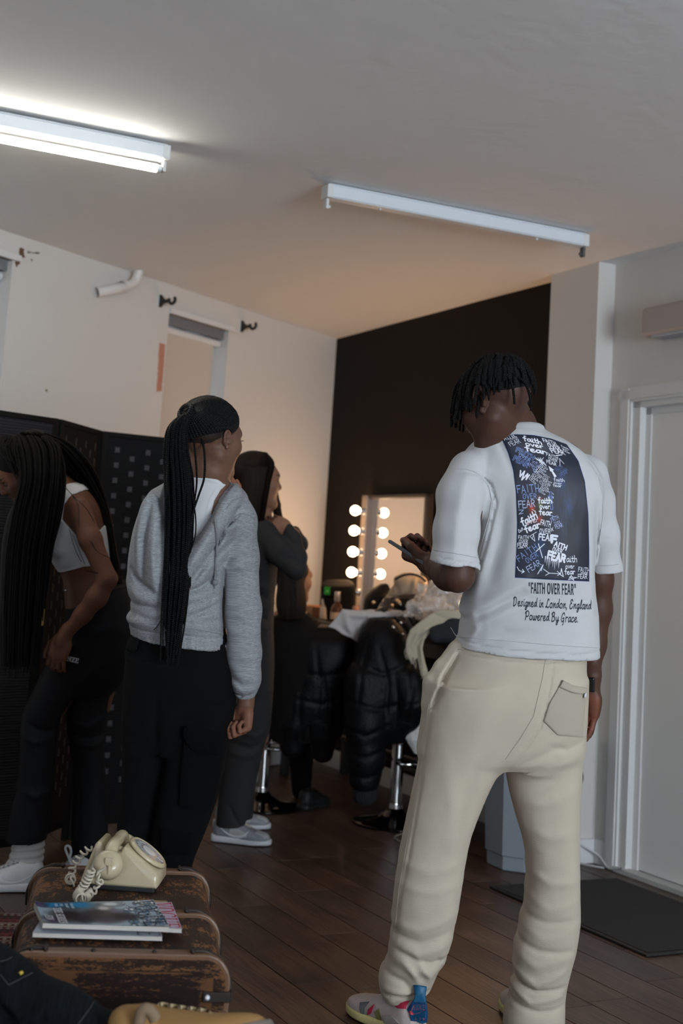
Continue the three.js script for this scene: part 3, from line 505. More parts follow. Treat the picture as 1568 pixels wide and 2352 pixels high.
// shoe in its own axes: heel at z = 0, toe at z = size, x across, y up
const alongZ = (rows, n, round) => { const l = loft(rows, n, round), f = (x, y, z) => l(x, z, y); f.c = [l.c[0], l.c[2], l.c[1]]; f.r = l.r; return f; };
function shoeFields(o = {}) {
  const w = o.wide ?? 1, hi = o.high ?? 0, k = (o.size ?? 0.29) / 0.29, S = (rows) => rows.map(([z, x, y, a, b]) => [z * k, x, y, a * w, b]);
  const upper0 = alongZ(S([[0.012, 0, 0.052, 0.022, 0.03 + hi * 0.3], [0.035, 0, 0.056 + hi * 0.3, 0.035, 0.046 + hi * 0.3], [0.08, 0, 0.054 + hi * 0.2, 0.037, 0.048 + hi * 0.2], [0.12, 0, 0.05, 0.039, 0.046], [0.16, 0, 0.042, 0.043, 0.037], [0.2, 0.002, 0.034, 0.047, 0.029], [0.24, 0.003, 0.03, 0.043, 0.024], [0.268, 0.003, 0.027, 0.031, 0.018], [0.283, 0.002, 0.024, 0.012, 0.008]]), 2.3, 0.012);
  const hole = ell([0, 0.112 + hi, 0.062 * k], [0.026 * w, 0.035, 0.047 * k]), upper = keep((x, y, z) => smax(upper0(x, y, z), -hole(x, y, z), 0.006), upper0);
  const t = o.sole ?? 0.028, sole = alongZ(S([[0.003, 0, t / 2 + 0.002, 0.02, t / 2], [0.012, 0, t / 2 + 0.001, 0.033, t / 2 + 0.001], [0.04, 0, t / 2, 0.039, t / 2], [0.09, 0, t / 2, 0.039, t / 2], [0.14, 0, t / 2 - 0.001, 0.042, t / 2 - 0.001], [0.2, 0.002, t / 2 - 0.002, 0.05, t / 2 - 0.002], [0.245, 0.003, t / 2 - 0.001, 0.045, t / 2 - 0.003], [0.275, 0.003, t / 2, 0.03, t / 2 - 0.003], [0.289, 0.002, t / 2 + 0.002, 0.014, t / 2 - 0.004]]), 4, 0.004);
  return { upper, sole };
}
// a shoe standing on the floor: heel and toe points on the floor; returns fields in camera axes and a mesh maker
function standing(heel, toe, o = {}) {
  const f = toe.clone().sub(heel).normalize(), up = o.up ?? new V3(0, 1, 0), [X, Y, Z] = axes(f, up), dirC = (v) => [vec(v).dot(camR), vec(v).dot(camU), -vec(v).dot(fwd)], ax = [dirC(X), dirC(Y), dirC(Z)], org = toCam(heel);
  const F = shoeFields(o), put = (fld) => placed(fld, org, ax);
  return { upper: put(F.upper), sole: put(F.sole), to: (p) => put(F.upper).to(p), lo: (lift = 0) => null, place: (fld) => placed(fld, org, ax), size: o.size ?? 0.29 };
}
function shoeMesh(fld, sh, cell = 0.004, o = {}) {
  const lo = [9, 9, 9], hi = [-9, -9, -9]; for (const x of [-0.065, 0.065]) for (const y of [-0.005, 0.15]) for (const z of [-0.02, sh.size + 0.02]) { const p = sh.to([x, y, z]); for (let i = 0; i < 3; i++) { lo[i] = Math.min(lo[i], p[i]); hi[i] = Math.max(hi[i], p[i]); } }
  return surf(fld, lo, hi, cell, { uv: (p) => [p[0] + p[2], p[1]], ...o });
}
// lines drawn in the shoe's own axes and pressed onto its surface from above or the side
const pressed = (sh, pts, dir, lift) => pts.map((p) => { let v = p.slice(); const f = sh.local; for (let i = 0; i < 60; i++) { const s = f(...v) - lift; if (s < 0.0003) break; v = v.map((c, a) => c + dir[a] * Math.max(0.0004, s * 0.8)); } return sh.to(v); });
function withLocal(sh, o) { sh.local = shoeFields(o).upper; return sh; }
function swoosh(sh, side, lift = 0.0015) {                              // a curved tick on one side of a shoe, as a thin raised strip
  const k = sh.size / 0.29, up = [[0.045, 0.068], [0.075, 0.050], [0.105, 0.040], [0.14, 0.0395], [0.17, 0.050], [0.19, 0.062]], dn = [[0.045, 0.068], [0.07, 0.046], [0.1, 0.030], [0.14, 0.0245], [0.172, 0.036], [0.19, 0.062]], pos = [], idx = [];
  const C = (a) => new THREE.CatmullRomCurve3(a.map(([z, y]) => new V3(0, y, z * k))).getPoints(20), U = C(up), D = C(dn);
  U.forEach((u, i) => { for (let j = 0; j <= 4; j++) { const p = u.clone().lerp(D[i], j / 4), e = j === 0 || j === 4 || i === 0 || i === 20; pos.push(...pressed(sh, [[side * 0.09, p.y, p.z]], [-side, 0, 0], e ? 0 : lift)[0]); if (i < 20 && j < 4) { const a = i * 5 + j; idx.push(a, a + 5, a + 1, a + 1, a + 5, a + 6); } } });
  return geom(pos, null, pos.filter((_, i) => i % 3 < 2), idx);
}
function laces(sh, rows, w0 = 0.02, r = 0.0026) {                       // crossing laces over the instep
  const g = [], k = sh.size / 0.29;
  for (let i = 0; i < rows; i++) { const z = (0.108 + i * 0.0165) * k, z2 = z + 0.014 * k, w = w0 * (1 - i * 0.04); for (const s of [-1, 1]) g.push(hose(pressed(sh, [[s * w, 0.15, z], [s * w * 0.35, 0.15, mix(z, z2, 0.35)], [-s * w * 0.35, 0.15, mix(z, z2, 0.65)], [-s * w, 0.15, z2]], [0, -1, 0], r * 0.8), () => r, 10, 6)); }
  return g;
}
// raised seam lines: pixel paths pressed onto a garment
const seams = (who, parent, f, list, d, m, r = 0.0011) => list.forEach((l) => who.wear('seam', hose(onto(f, l, d, r * 0.2, 10), () => r, l.length * 12, 6), m, parent));
// ------------------------------------------------------------------ folding screen: four hinged panels of woven paper cord in black frames
{
  const E = [at(0, 943, 5.1), at(137, 962, 5.3), at(233, 990, 5.72)].map((p) => p.clone().setY(0)), HT = 1.70;
  const e0 = E[1].clone().add(E[0].clone().sub(E[1]).setLength(0.43)), e3 = E[2].clone().add(at(378, 1003, 5.85).setY(0).sub(E[2]).setLength(0.43)), pts = [e0, E[1], E[2], e3], t = thing('folding_screen', 'black woven folding screen standing behind the bending woman', 'screen', E[1]);
  const fm = black([0.004, 0.0035, 0.0033], 0.7), slub = tex(256, 512, (u, v) => { const w = 0.03 * Math.sin(u * 2 * Math.PI * 2) * 0.3; return 0.5 + 0.45 * Math.sin((v * 42 + tn(u, v, 8, 3, 84) * 0.5 + w) * 2 * Math.PI) * (0.5 + 0.5 * tn(u, v, 10, 7, 60)); });
  const cordMats = [black([0.020, 0.020, 0.023], 0.8, { bumpMap: rep(slub, 1.6, 2.2), bumpScale: 0.0025 }), black([0.007, 0.005, 0.0042], 0.8, { bumpMap: rep(slub, 2.5, 2.6), bumpScale: 0.0018 }), black([0.008, 0.008, 0.0088], 0.85, { bumpMap: rep(slub, 2.0, 2.4), bumpScale: 0.0015 })], sqM = [M([0.036, 0.035, 0.038], 0.6), M([0.026, 0.017, 0.013], 0.5), M([0.030, 0.027, 0.030], 0.55)];
  for (let i = 0; i < 3; i++) {
    const a = pts[i], b = pts[i + 1], len = a.distanceTo(b), mid = a.clone().lerp(b, 0.5).sub(E[1]), yaw = Math.atan2(-(b.z - a.z), b.x - a.x), place = (g) => g.rotateY(yaw).translate(mid.x, 0, mid.z), w = len - 0.012, sq = new THREE.BoxGeometry(1, 1, 1);
    const g = box(w - 0.05, HT - 0.075, 0.010, 0, HT / 2 + 0.02, 0), uv = g.attributes.uv; for (let k = 0; k < uv.count; k++) uv.setXY(k, uv.getX(k) * (w - 0.05), uv.getY(k) * (HT - 0.09));
    const p = part(t, 'panel', place(g), cordMats[i]);
    part(p, 'frame', place(merge([rbox(0.027, HT, 0.02, 0.003, -w / 2 + 0.0135, HT / 2, 0), rbox(0.027, HT, 0.02, 0.003, w / 2 - 0.0135, HT / 2, 0), rbox(w - 0.05, 0.022, 0.018, 0.003, 0, HT - 0.011, 0), rbox(w - 0.05, 0.03, 0.018, 0.003, 0, 0.075, 0)])), fm);
    if (i === 0) continue;
    const sg = i === 1 ? rbox(0.0085, 0.032, 0.005, 0.0015) : rbox(0.0225, 0.024, 0.005, 0.0015), cols = i === 1 ? 7 : 5, pitchX = (w - 0.07) / cols, pitchY = 0.066;
    for (let c = 0; c < cols; c++) for (let j = 0; j < 22; j++) { const m = part(p, 'woven_square', sg, sqM[i]); m.rotation.y = yaw; const x = -w / 2 + 0.035 + (c + 0.5) * pitchX, o = new V3(x, HT - 0.075 - j * pitchY - (c % 2) * pitchY / 2, 0.0055).applyAxisAngle(new V3(0, 1, 0), yaw); m.position.set(mid.x + o.x, o.y, mid.z + o.z); }
  }
  for (const [e, ys] of [[pts[1], [1.37, 0.92, 0.32]], [pts[2], [1.52, 0.9, 0.3]]]) for (const y of ys) { const h = part(t, 'hinge', [rbox(0.016, 0.062, 0.004, 0.001, 0, 0, 0.022), cyl(0.0035, 0.0035, 0.064, 0, 0, 0.025, 10)], mat.brass); h.position.set(e.x - E[1].x, y, e.z - E[1].z); h.rotation.y = e === pts[1] ? 0.3 : -0.3; }
}
// ------------------------------------------------------------------ make-up table along the black wall with its lit mirror
const TOP = 0.885, DEEP = 0.46, S0 = 0.50, S1 = 2.40, fromB = (s, n) => onB(s, 0, n);
{
  const t = thing('makeup_table', 'black make-up table along the black wall, heaped with clothes and bags', 'table', fromB((S0 + S1) / 2, DEEP / 2 + 0.012), YAW_B), L0 = S1 - S0, bm = M([0.010, 0.0095, 0.009], 0.4);
  part(t, 'table_top', rbox(L0, 0.03, DEEP, 0.006, 0, TOP - 0.015, 0), bm); part(t, 'apron', rbox(L0 - 0.06, 0.07, DEEP - 0.06, 0.004, 0, TOP - 0.065, 0), bm);
  for (const [x, z] of [[-1, -1], [1, -1], [-1, 1], [1, 1]]) { const l = part(t, 'leg', rbox(0.045, TOP - 0.03, 0.045, 0.006, x * (L0 / 2 - 0.06), (TOP - 0.03) / 2, z * (DEEP / 2 - 0.04)), bm); }
  part(t, 'shelf', rbox(0.5, 0.02, DEEP - 0.08, 0.004, L0 / 2 - 0.32, 0.25, 0), bm); part(t, 'foot_rail', cyl(0.012, 0.012, L0 - 0.12, 0, 0, 0, 12).rotateZ(Math.PI / 2).translate(0, 0.30, DEEP / 2 - 0.05), bm);
}
function litMirror(label, sA, sB, power) {
  const y0 = TOP, y1 = 1.605, n0 = 0.045, t = thing('lit_mirror', label, 'mirror', fromB((sA + sB) / 2, n0), YAW_B), W = sB - sA, fr = M([0.016, 0.012, 0.010], 0.45), warm = new THREE.Color(1, 0.52, 0.22);
  part(t, 'backing', box(W, y1 - y0, 0.02, 0, (y0 + y1) / 2, -0.02), fr);
  part(t, 'mirror_glass', box(W - 0.03, y1 - y0 - 0.03, 0.004, 0, (y0 + y1) / 2, -0.006), M([0.86, 0.84, 0.82], 0.015, { metalness: 1 }));
  part(t, 'frame', [rbox(0.022, y1 - y0, 0.035, 0.004, W / 2 - 0.011, (y0 + y1) / 2, 0), rbox(W, 0.02, 0.035, 0.004, 0, y1 - 0.01, 0), rbox(W, 0.03, 0.035, 0.004, 0, y0 + 0.015, 0)], fr);
  part(t, 'bulb_strip', [rbox(0.06, y1 - y0, 0.05, 0.006, -W / 2 + 0.03, (y0 + y1) / 2, 0.012)], M([0.20, 0.17, 0.15], 0.35, { metalness: 0.6 }));
  const px = [1172, 1219, 1268, 1316, 1362], x0 = -W / 2 + 0.03;
  px.forEach((py, i) => {
    const c = onWallB(838 - i * 3.6, py, n0 + 0.095), y = Math.max(c.y, y0 + 0.045), z = 0.092;
    const b = part(t, 'bulb', ball(0.0285, 0, 0, 0, 24), new THREE.MeshStandardMaterial({ color: 0xffffff, emissive: new THREE.Color(1, 0.72, 0.44), emissiveIntensity: 5, roughness: 0.3 }), 'glowing globe bulb'); b.position.set(x0, y, z);
    part(b, 'socket', [cyl(0.019, 0.022, 0.03, 0, 0, 0, 20).rotateX(Math.PI / 2).translate(0, 0, -0.042), cyl(0.026, 0.026, 0.008, 0, 0, 0, 20).rotateX(Math.PI / 2).translate(0, 0, -0.054)], mat.chrome);
    const l = new THREE.PointLight(warm, power, 0, 2); l.position.set(x0, y, z); l.name = 'bulb_light'; l.castShadow = true; l.shadow.radius = 1.4; t.add(l);
  });
}
litMirror('tall make-up mirror with a column of glowing globe bulbs, left of the phone', 0.63, 1.335, 0.038);
litMirror('second lit make-up mirror, almost hidden behind the man in the white T-shirt', 1.86, 2.38, 0.078);
// ------------------------------------------------------------------ bar stools with chrome pumps
function stool(label, foot, seatY, turn, pad) {
  const t = thing('bar_stool', label, 'stool', foot, turn), bk = M([0.008, 0.008, 0.009], 0.35);
  part(t, 'base', lathe([[0, 0], [0.195, 0], [0.2, 0.004], [0.197, 0.012], [0.15, 0.02], [0.09, 0.034], [0.05, 0.055], [0.036, 0.075], [0, 0.075]], 56), M([0.02, 0.018, 0.018], 0.06, { metalness: 0.9 }));
  part(t, 'column', [cyl(0.029, 0.029, 0.30, 0, 0.22, 0, 32), cyl(0.034, 0.036, 0.022, 0, 0.085, 0, 32)], mat.chrome); part(t, 'gas_lift', cyl(0.019, 0.019, seatY - 0.35, 0, 0.35 + (seatY - 0.35) / 2, 0, 28), mat.chrome);
  part(t, 'collar_ring', lathe([[0.03, 0.365], [0.036, 0.368], [0.036, 0.385], [0.03, 0.388]], 28), mat.chrome);
  const fr = []; for (let i = 0; i <= 24; i++) { const a = (-150 + i / 24 * 300) * Math.PI / 180; fr.push([0.12 * Math.sin(a), 0.29, 0.05 + 0.13 * Math.cos(a)]); } part(t, 'foot_ring', [hose(fr, () => 0.009, 48, 10), cyl(0.007, 0.007, 0.1, 0, 0, 0, 12).rotateX(Math.PI / 2).translate(0, 0.29, 0.13)], mat.chrome);
  part(t, 'seat', rbox(pad, 0.06, pad, 0.025, 0, seatY, 0, 4), bk);
  part(t, 'backrest', extrude(rounded(pad, 0.3, 0.06).map(([x, y]) => [x, y]), 0.04, 0.012).translate(0, seatY + 0.24, -pad / 2 + 0.01), bk);
  return t;
}
stool('chrome bar stool behind the woman in dark grey, under the seated person', level(598, 1853, 0), 0.43, 2.2, 0.36);
stool('chrome bar stool behind the cream joggers, hung with puffer jackets', level(905, 1893, 0), 0.50, 2.2, 0.36);
// ------------------------------------------------------------------ coats and cloths heaped on the stools and the table: solid soft shapes
// a sheet of cloth that follows an outline in pixels; z(x, y) in metres gives how far it bulges to the viewer
function sheet(outline, d, thick, bulge, cell = 0.006, tilt = 0, uvk = 1) {
  const P = prism(outline, d), pts = outline.map(([px, py]) => q(px, py, d)), lo = [0, 1].map((i) => Math.min(...pts.map((p) => p[i])) - 0.02), hi = [0, 1].map((i) => Math.max(...pts.map((p) => p[i])) + 0.02), ym = (lo[1] + hi[1]) / 2;
  const f = (x, y, z) => smax(P(x, y), Math.abs(z + d - tilt * (y - ym) - bulge(x, y)) * 0.75 - thick, 0.008);
  return surf(f, [lo[0], lo[1], -d - 0.22], [hi[0], hi[1], -d + 0.22], cell, { slack: 0.06, uv: (p) => [p[0] * uvk, p[1] * uvk] });
}
function soft(name, label, category, base, fields, m, group) {          // fields: [part name, geometry in camera axes, material?]
  const t = thing(name, label, category, base, 0, group), mx = new THREE.Matrix4().makeTranslation(-base.x, -base.y + EYE, -base.z).multiply(camBasis);
  for (const [n, g, mm, parent, lbl] of fields) { const k = part(t, n, (Array.isArray(g) ? merge(g) : g).applyMatrix4(mx), mm ?? m, lbl); }
  return t;
}
const nylon = black([0.0035, 0.0036, 0.0042], 0.5, { bumpMap: rep(T.leather, 8), bumpScale: 0.002 });
const quilt = (f, lines, d, amp = 0.012) => { amp *= 0.55; const v = folds(lines.map((l) => [l, -amp, 6]), d); return (x, y, z) => { let e = f(x, y, z); if (Math.abs(e) < 0.05) { e -= v(x, y) + 0.006 * fbm(x * 12, y * 10, z * 12, 3); } return e; }; };
{ // jacket on the first stool / beside the seated person, two tails hanging
  const f = union([loftPx([[1438, 690, 800, 6.30, 0.05], [1470, 672, 812, 6.27, 0.09], [1540, 668, 812, 6.25, 0.10], [1600, 660, 800, 6.25, 0.10], [1650, 650, 790, 6.26, 0.09], [1690, 648, 784, 6.27, 0.07]], 2.3, 0.03), chainPx([[690, 1600, 6.24, 40], [674, 1660, 6.24, 33], [670, 1712, 6.25, 28]], 0.03), chainPx([[745, 1600, 6.26, 42], [742, 1670, 6.27, 36], [740, 1726, 6.28, 26]], 0.03)], 0.03), gap = prism([[705, 1660], [712, 1660], [712, 1760], [696, 1760]], 6.25);
  const g = quilt(f, [[[660, 1530], [740, 1545], [810, 1530]], [[655, 1590], [740, 1608], [800, 1590]], [[725, 1470], [735, 1560], [730, 1640]], [[700, 1500], [690, 1600], [688, 1700]], [[760, 1540], [770, 1620], [762, 1700]], [[742, 1540], [750, 1600], [745, 1650]]], 6.25, 0.012);
  soft('puffer_jacket', 'black jacket hanging beside the seated person, its tails over the bare wall', 'jacket', level(716, 1880, 0), [['jacket', surf((x, y, z) => smax(g(x, y, z), -gap(x, y), 0.01), [q(635, 0, 6.4)[0], q(0, 1762, 6.4)[1], -6.45], [q(825, 0, 6.3)[0], q(0, 1430, 6.3)[1], -6.05], 0.0085, { uv: (p) => [p[0], p[1]] })]], nylon);
}
{ // jacket over the second stool with one sleeve hanging down
  const f = union([loftPx([[1420, 850, 905, 6.12, 0.05], [1450, 826, 930, 6.1, 0.085], [1500, 812, 950, 6.08, 0.105], [1560, 800, 964, 6.07, 0.115], [1620, 792, 968, 6.07, 0.115], [1660, 800, 964, 6.07, 0.10], [1700, 810, 950, 6.08, 0.07]], 2.3, 0.03), chainPx([[830, 1560, 6.02, 40], [838, 1660, 6.0, 46], [840, 1740, 6.0, 42], [838, 1788, 6.0, 37]], 0.03), chainPx([[935, 1560, 6.02, 34], [944, 1610, 6.0, 36], [940, 1650, 6.01, 26]], 0.03)], 0.03);
  const g = quilt(f, [[[815, 1520], [880, 1540], [950, 1515]], [[800, 1600], [870, 1618], [960, 1600]], [[795, 1660], [840, 1672], [890, 1655]], [[798, 1715], [840, 1722], [882, 1710]], [[800, 1765], [838, 1770], [876, 1760]], [[870, 1480], [890, 1560], [884, 1640]], [[905, 1540], [912, 1600], [905, 1660]], [[940, 1500], [945, 1570], [930, 1640]], [[848, 1470], [830, 1530], [822, 1600]]], 6.05, 0.013);
  soft('puffer_jacket', 'shiny black puffer jacket over the second stool, one sleeve hanging low', 'jacket', level(880, 1900, 0), [['jacket', surf(g, [q(780, 0, 6.2)[0], q(0, 1835, 6.2)[1], -6.3], [q(985, 0, 6.1)[0], q(0, 1405, 6.1)[1], -5.85], 0.0085, { uv: (p) => [p[0], p[1]] })], ['knitted_cuff', surf((x, y, z) => chainPx([[838, 1786, 6.0, 30], [838, 1826, 6.0, 28]], 0.01)(x, y, z) - 0.0015 * Math.sin(x * 700), ...around(q(838, 1806, 6.0), [0.08, 0.07, 0.08]), 0.005, { uv: (p) => [p[0], p[1]] }), M([0.007, 0.007, 0.008], 0.9)], ['snap', [ball(0.009, ...q(903, 1441, 6.0), 10), ball(0.008, ...q(925, 1457, 6.0), 10), ball(0.008, ...q(921, 1431, 6.01), 10)], mat.chrome]], nylon);
  const lining = loftPx([[1652, 912, 968, 6.03, 0.03], [1680, 920, 970, 6.03, 0.032], [1706, 936, 972, 6.03, 0.03], [1730, 950, 972, 6.03, 0.02]], 2, 0.015);
  soft('fleece_garment', 'white fluffy garment showing below the shiny puffer jacket', 'clothing', level(945, 1890, 0), [['garment', surf((x, y, z) => lining(x, y, z) - 0.006 * fbm(x * 60, y * 60, z * 60, 2), ...around(q(942, 1692, 6.03), [0.09, 0.1, 0.07]), 0.005, { uv: (p) => [p[0], p[1]] })]], M([0.55, 0.54, 0.52], 1));
}
{ // strappy shiny black bag on the heap, folded trousers, white top and cream scarf
  const f = union([loftPx([[1372, 880, 950, 6.35, 0.03], [1395, 868, 958, 6.3, 0.08], [1440, 850, 955, 6.25, 0.1], [1500, 850, 940, 6.22, 0.09]], 2.3, 0.03), chainPx([[835, 1425, 6.2, 12], [880, 1418, 6.18, 20], [920, 1435, 6.17, 22], [945, 1460, 6.17, 14]], 0.02)], 0.02);
  soft('leather_bag', 'shiny black bag with metal studs under the white top on the table edge', 'bag', level(900, 1480, TOP), [['bag', surf((x, y, z) => f(x, y, z) - 0.008 * fbm(x * 14, y * 10, z * 14, 3), [q(820, 0, 6.3)[0], q(0, 1512, 6.3)[1], -6.5], [q(970, 0, 6.3)[0], q(0, 1362, 6.3)[1], -6.08], 0.0075, { uv: (p) => [p[0], p[1]] })], ['strap', [hose([[893, 1425], [918, 1440], [934, 1462], [938, 1480]].map(([x, y]) => q(x, y, 6.1)), () => 0.011, 20, 8), hose([[905, 1418], [930, 1436], [948, 1462]].map(([x, y]) => q(x, y, 6.12)), () => 0.010, 20, 8)]], ['stud', [[901, 1391], [950, 1380], [916, 1384], [858, 1384], [935, 1405], [912, 1380]].map(([x, y]) => ball(0.010, ...q(x, y, 6.22), 12)), M([0.8, 0.55, 0.3], 0.2, { metalness: 1 })]], M([0.009, 0.009, 0.010], 0.28, { bumpMap: rep(T.leather, 5), bumpScale: 0.003 }));
  const wf = folds([[[[790, 1404], [800, 1440], [815, 1470]], 0.012, 8], [[[840, 1412], [835, 1445], [822, 1472]], -0.010, 5], [[[848, 1420], [852, 1440], [842, 1462]], 0.012, 5], [[[770, 1430], [790, 1448], [812, 1462]], -0.006, 7], [[[800, 1412], [860, 1414], [920, 1412]], 0.014, 7]], 6.15);
  soft('white_top', 'white cotton top draped over the black jackets, one corner hanging down', 'clothing', level(830, 1470, TOP), [['cloth', [sheet([[752, 1440], [768, 1422], [785, 1398], [803, 1400], [862, 1404], [920, 1402], [928, 1410], [922, 1418], [868, 1418], [849, 1420], [846, 1440], [836, 1458], [822, 1477], [806, 1466], [786, 1458], [770, 1446]], 6.15, 0.004, (x, y) => wf(x, y) + 0.008 * fbm(x * 14, y * 14, 1, 2), 0.0045, 0.0), surf(chainPx([[800, 1410, 6.2, 8], [850, 1410, 6.19, 9], [895, 1409, 6.2, 9], [918, 1410, 6.21, 8]], 0.01), ...around(q(858, 1410, 6.2), [0.16, 0.03, 0.05]), 0.005, { uv: (p) => [p[0], p[1]] })]]], cloth([0.50, 0.46, 0.44], 0.95, T.knit, 12, 0.0006));
  const sf = folds([[[[1055, 1418], [1000, 1432], [958, 1455], [938, 1500]], 0.012, 7], [[[1050, 1432], [985, 1448], [955, 1480], [960, 1530]], -0.011, 5], [[[975, 1445], [966, 1490], [972, 1540]], 0.010, 5], [[[990, 1408], [1020, 1420], [1058, 1428]], -0.008, 5], [[[945, 1490], [950, 1510], [945, 1528]], -0.01, 4]], 5.85);
  const fringe = []; const r = rng(8); for (let i = 0; i < 26; i++) { const a = i / 25, x = a < 0.6 ? mix(930, 957, a / 0.6) : mix(966, 976, (a - 0.6) / 0.4), y = a < 0.6 ? mix(1496, 1526, a / 0.6) : mix(1540, 1556, (a - 0.6) / 0.4); fringe.push(hose([[x, y - 6], [x + (r() - 0.5) * 4, y + 4], [x + (r() - 0.5) * 6, y + 8 + r() * 8]].map(([u, v]) => q(u, v, 5.85 - 0.01 * r())), () => 0.0016, 8, 5)); }
  soft('scarf', 'cream frayed scarf hanging over the near table edge', 'scarf', level(985, 1480, TOP), [['cloth', [sheet([[968, 1424], [985, 1412], [1010, 1400], [1062, 1404], [1064, 1432], [1020, 1440], [990, 1452], [974, 1470], [970, 1490], [976, 1520], [984, 1548], [972, 1556], [962, 1536], [957, 1512], [950, 1526], [938, 1512], [930, 1498], [932, 1470], [942, 1445]], 5.85, 0.006, (x, y) => sf(x, y) + 0.008 * fbm(x * 14, y * 14, 3, 2), 0.005)]], ['fringe', fringe]], cloth([0.50, 0.44, 0.33], 0.95, T.cross, 20, 0.001));
  const jf = union([chainPx([[1000, 1462, 5.82, 14], [1040, 1456, 5.82, 19], [1080, 1452, 5.82, 20]], 0.02), chainPx([[995, 1446, 5.84, 9], [1040, 1436, 5.84, 14], [1085, 1432, 5.84, 14]], 0.02)], 0.015);
  soft('folded_jeans', 'dark jeans folded on the near end of the table below the scarf', 'clothing', level(1040, 1485, TOP), [['jeans', surf((x, y, z) => jf(x, y, z) - 0.004 * fbm(x * 20, y * 20, z * 20, 2), ...around(q(1035, 1448, 5.83), [0.12, 0.06, 0.07]), 0.005, { uv: (p) => [p[0], p[1]] })]], M([0.014, 0.017, 0.022], 0.9, { bumpMap: rep(T.twill, 20), bumpScale: 0.0006 }));
}
{ // canvas tote, black kit bags, crinkled clear bags
  const bf = folds([[[[960, 1322], [955, 1350], [962, 1368]], -0.015, 6], [[[945, 1326], [935, 1350], [925, 1370]], -0.014, 6], [[[972, 1335], [970, 1355], [966, 1368]], 0.014, 5], [[[908, 1335], [912, 1355], [908, 1372]], -0.010, 5], [[[890, 1366], [930, 1362], [970, 1358]], -0.01, 4], [[[950, 1330], [948, 1350], [946, 1366]], 0.012, 6]], 6.5), tote = union([loftPx([[1318, 925, 955, 6.55, 0.05], [1328, 905, 976, 6.52, 0.09], [1345, 902, 980, 6.5, 0.11], [1362, 890, 972, 6.5, 0.12], [1378, 884, 958, 6.5, 0.12], [1450, 890, 955, 6.5, 0.12]], 2.5, 0.02)], 0.02), cream = cloth([0.46, 0.36, 0.26], 0.9, T.cross, 16, 0.001);
  soft('tote_bag', 'cream canvas bag with black trim slumped in front of the mirror', 'bag', level(930, 1385, TOP), [['bag', surf((x, y, z) => tote(x, y, z) - bf(x, y) - 0.006 * fbm(x * 14, y * 14, z * 14, 2), [q(875, 0, 6.5)[0], q(0, 1455, 6.5)[1], -6.68], [q(990, 0, 6.5)[0], q(0, 1308, 6.5)[1], -6.34], 0.0055, { uv: (p) => [p[0], p[1]] }), cream], ['trim', [hose([[907, 1331], [925, 1322], [945, 1319], [965, 1325], [978, 1336]].map(([x, y]) => q(x, y, 6.42)), () => 0.006, 24, 8), hose([[886, 1377], [915, 1371], [940, 1370], [960, 1366]].map(([x, y]) => q(x, y, 6.37)), () => 0.006, 24, 8)], M([0.01, 0.01, 0.01], 0.7)]], cream);
  const kit = (name, label, px, base, pts, m, cell = 0.007) => { const f = union(pts, 0.03); return soft(name, label, 'bag', level(...base, TOP), [['bag', surf((x, y, z) => f(x, y, z) - 0.008 * fbm(x * 14, y * 14, z * 14, 3), ...around(px[0], px[1]), cell, { uv: (p) => [p[0], p[1]] }), m]], m); };
  const blk = black([0.006, 0.0055, 0.005], 0.55, { bumpMap: rep(T.leather, 6), bumpScale: 0.002 });
  kit('kit_bag', 'black bag leaning in front of the lowest glowing bulb', [q(865, 1395, 6.7), [0.13, 0.14, 0.14]], [868, 1405], [loftPx([[1342, 872, 892, 6.72, 0.03], [1356, 852, 896, 6.7, 0.08], [1380, 836, 892, 6.68, 0.09], [1408, 834, 890, 6.66, 0.09], [1446, 836, 888, 6.66, 0.09]], 2.3, 0.02)], blk);
  kit('kit_bag', 'black open make-up case in the far corner of the table', [q(778, 1378, 7.5), [0.16, 0.15, 0.14]], [776, 1392], [loftPx([[1333, 748, 800, 7.52, 0.03], [1342, 738, 812, 7.5, 0.1], [1370, 737, 816, 7.5, 0.11], [1392, 738, 812, 7.5, 0.11], [1420, 740, 810, 7.5, 0.11]], 3, 0.02)], black([0.006, 0.005, 0.0045], 0.8));
  kit('kit_bag', 'black flat bag under the cream canvas bag', [q(950, 1415, 6.28), [0.16, 0.12, 0.1]], [960, 1400], [loftPx([[1372, 915, 990, 6.3, 0.05], [1384, 895, 1010, 6.3, 0.08], [1398, 890, 1010, 6.3, 0.08], [1458, 895, 1005, 6.3, 0.08]], 2.3, 0.02)], blk);
  const clear = new THREE.MeshPhysicalMaterial({ color: new THREE.Color(0.95, 0.93, 0.9), transmission: 0.75, thickness: 0, roughness: 0.12, specularIntensity: 1, clearcoat: 0.6, clearcoatRoughness: 0.1 });
  const crumple = (c, rad, seed) => { const f = ell(c, rad); return surf((x, y, z) => f(x, y, z) * 0.8 - 0.03 * Math.abs(noise(x * 26 + seed, y * 26, z * 26)) - 0.012 * Math.abs(noise(x * 60, y * 60 + seed, z * 60)), ...around(c, rad.map((v) => v + 0.05)), 0.0055, { slack: 0.08, uv: (p) => [p[0], p[1]] }); };
  soft('plastic_bag', 'big crinkled clear plastic bag on the table beside the cream canvas bag', 'bag', level(1030, 1410, TOP), [['film', crumple(q(1022, 1375, 6.05), [0.12, 0.065, 0.1], 3)]], clear, 'clear plastic bags');
  soft('plastic_bag', 'small crinkled clear plastic bag just above the scarf', 'bag', level(975, 1425, TOP), [['film', crumple(q(985, 1400, 6.0), [0.085, 0.03, 0.07], 9)]], clear, 'clear plastic bags');
}
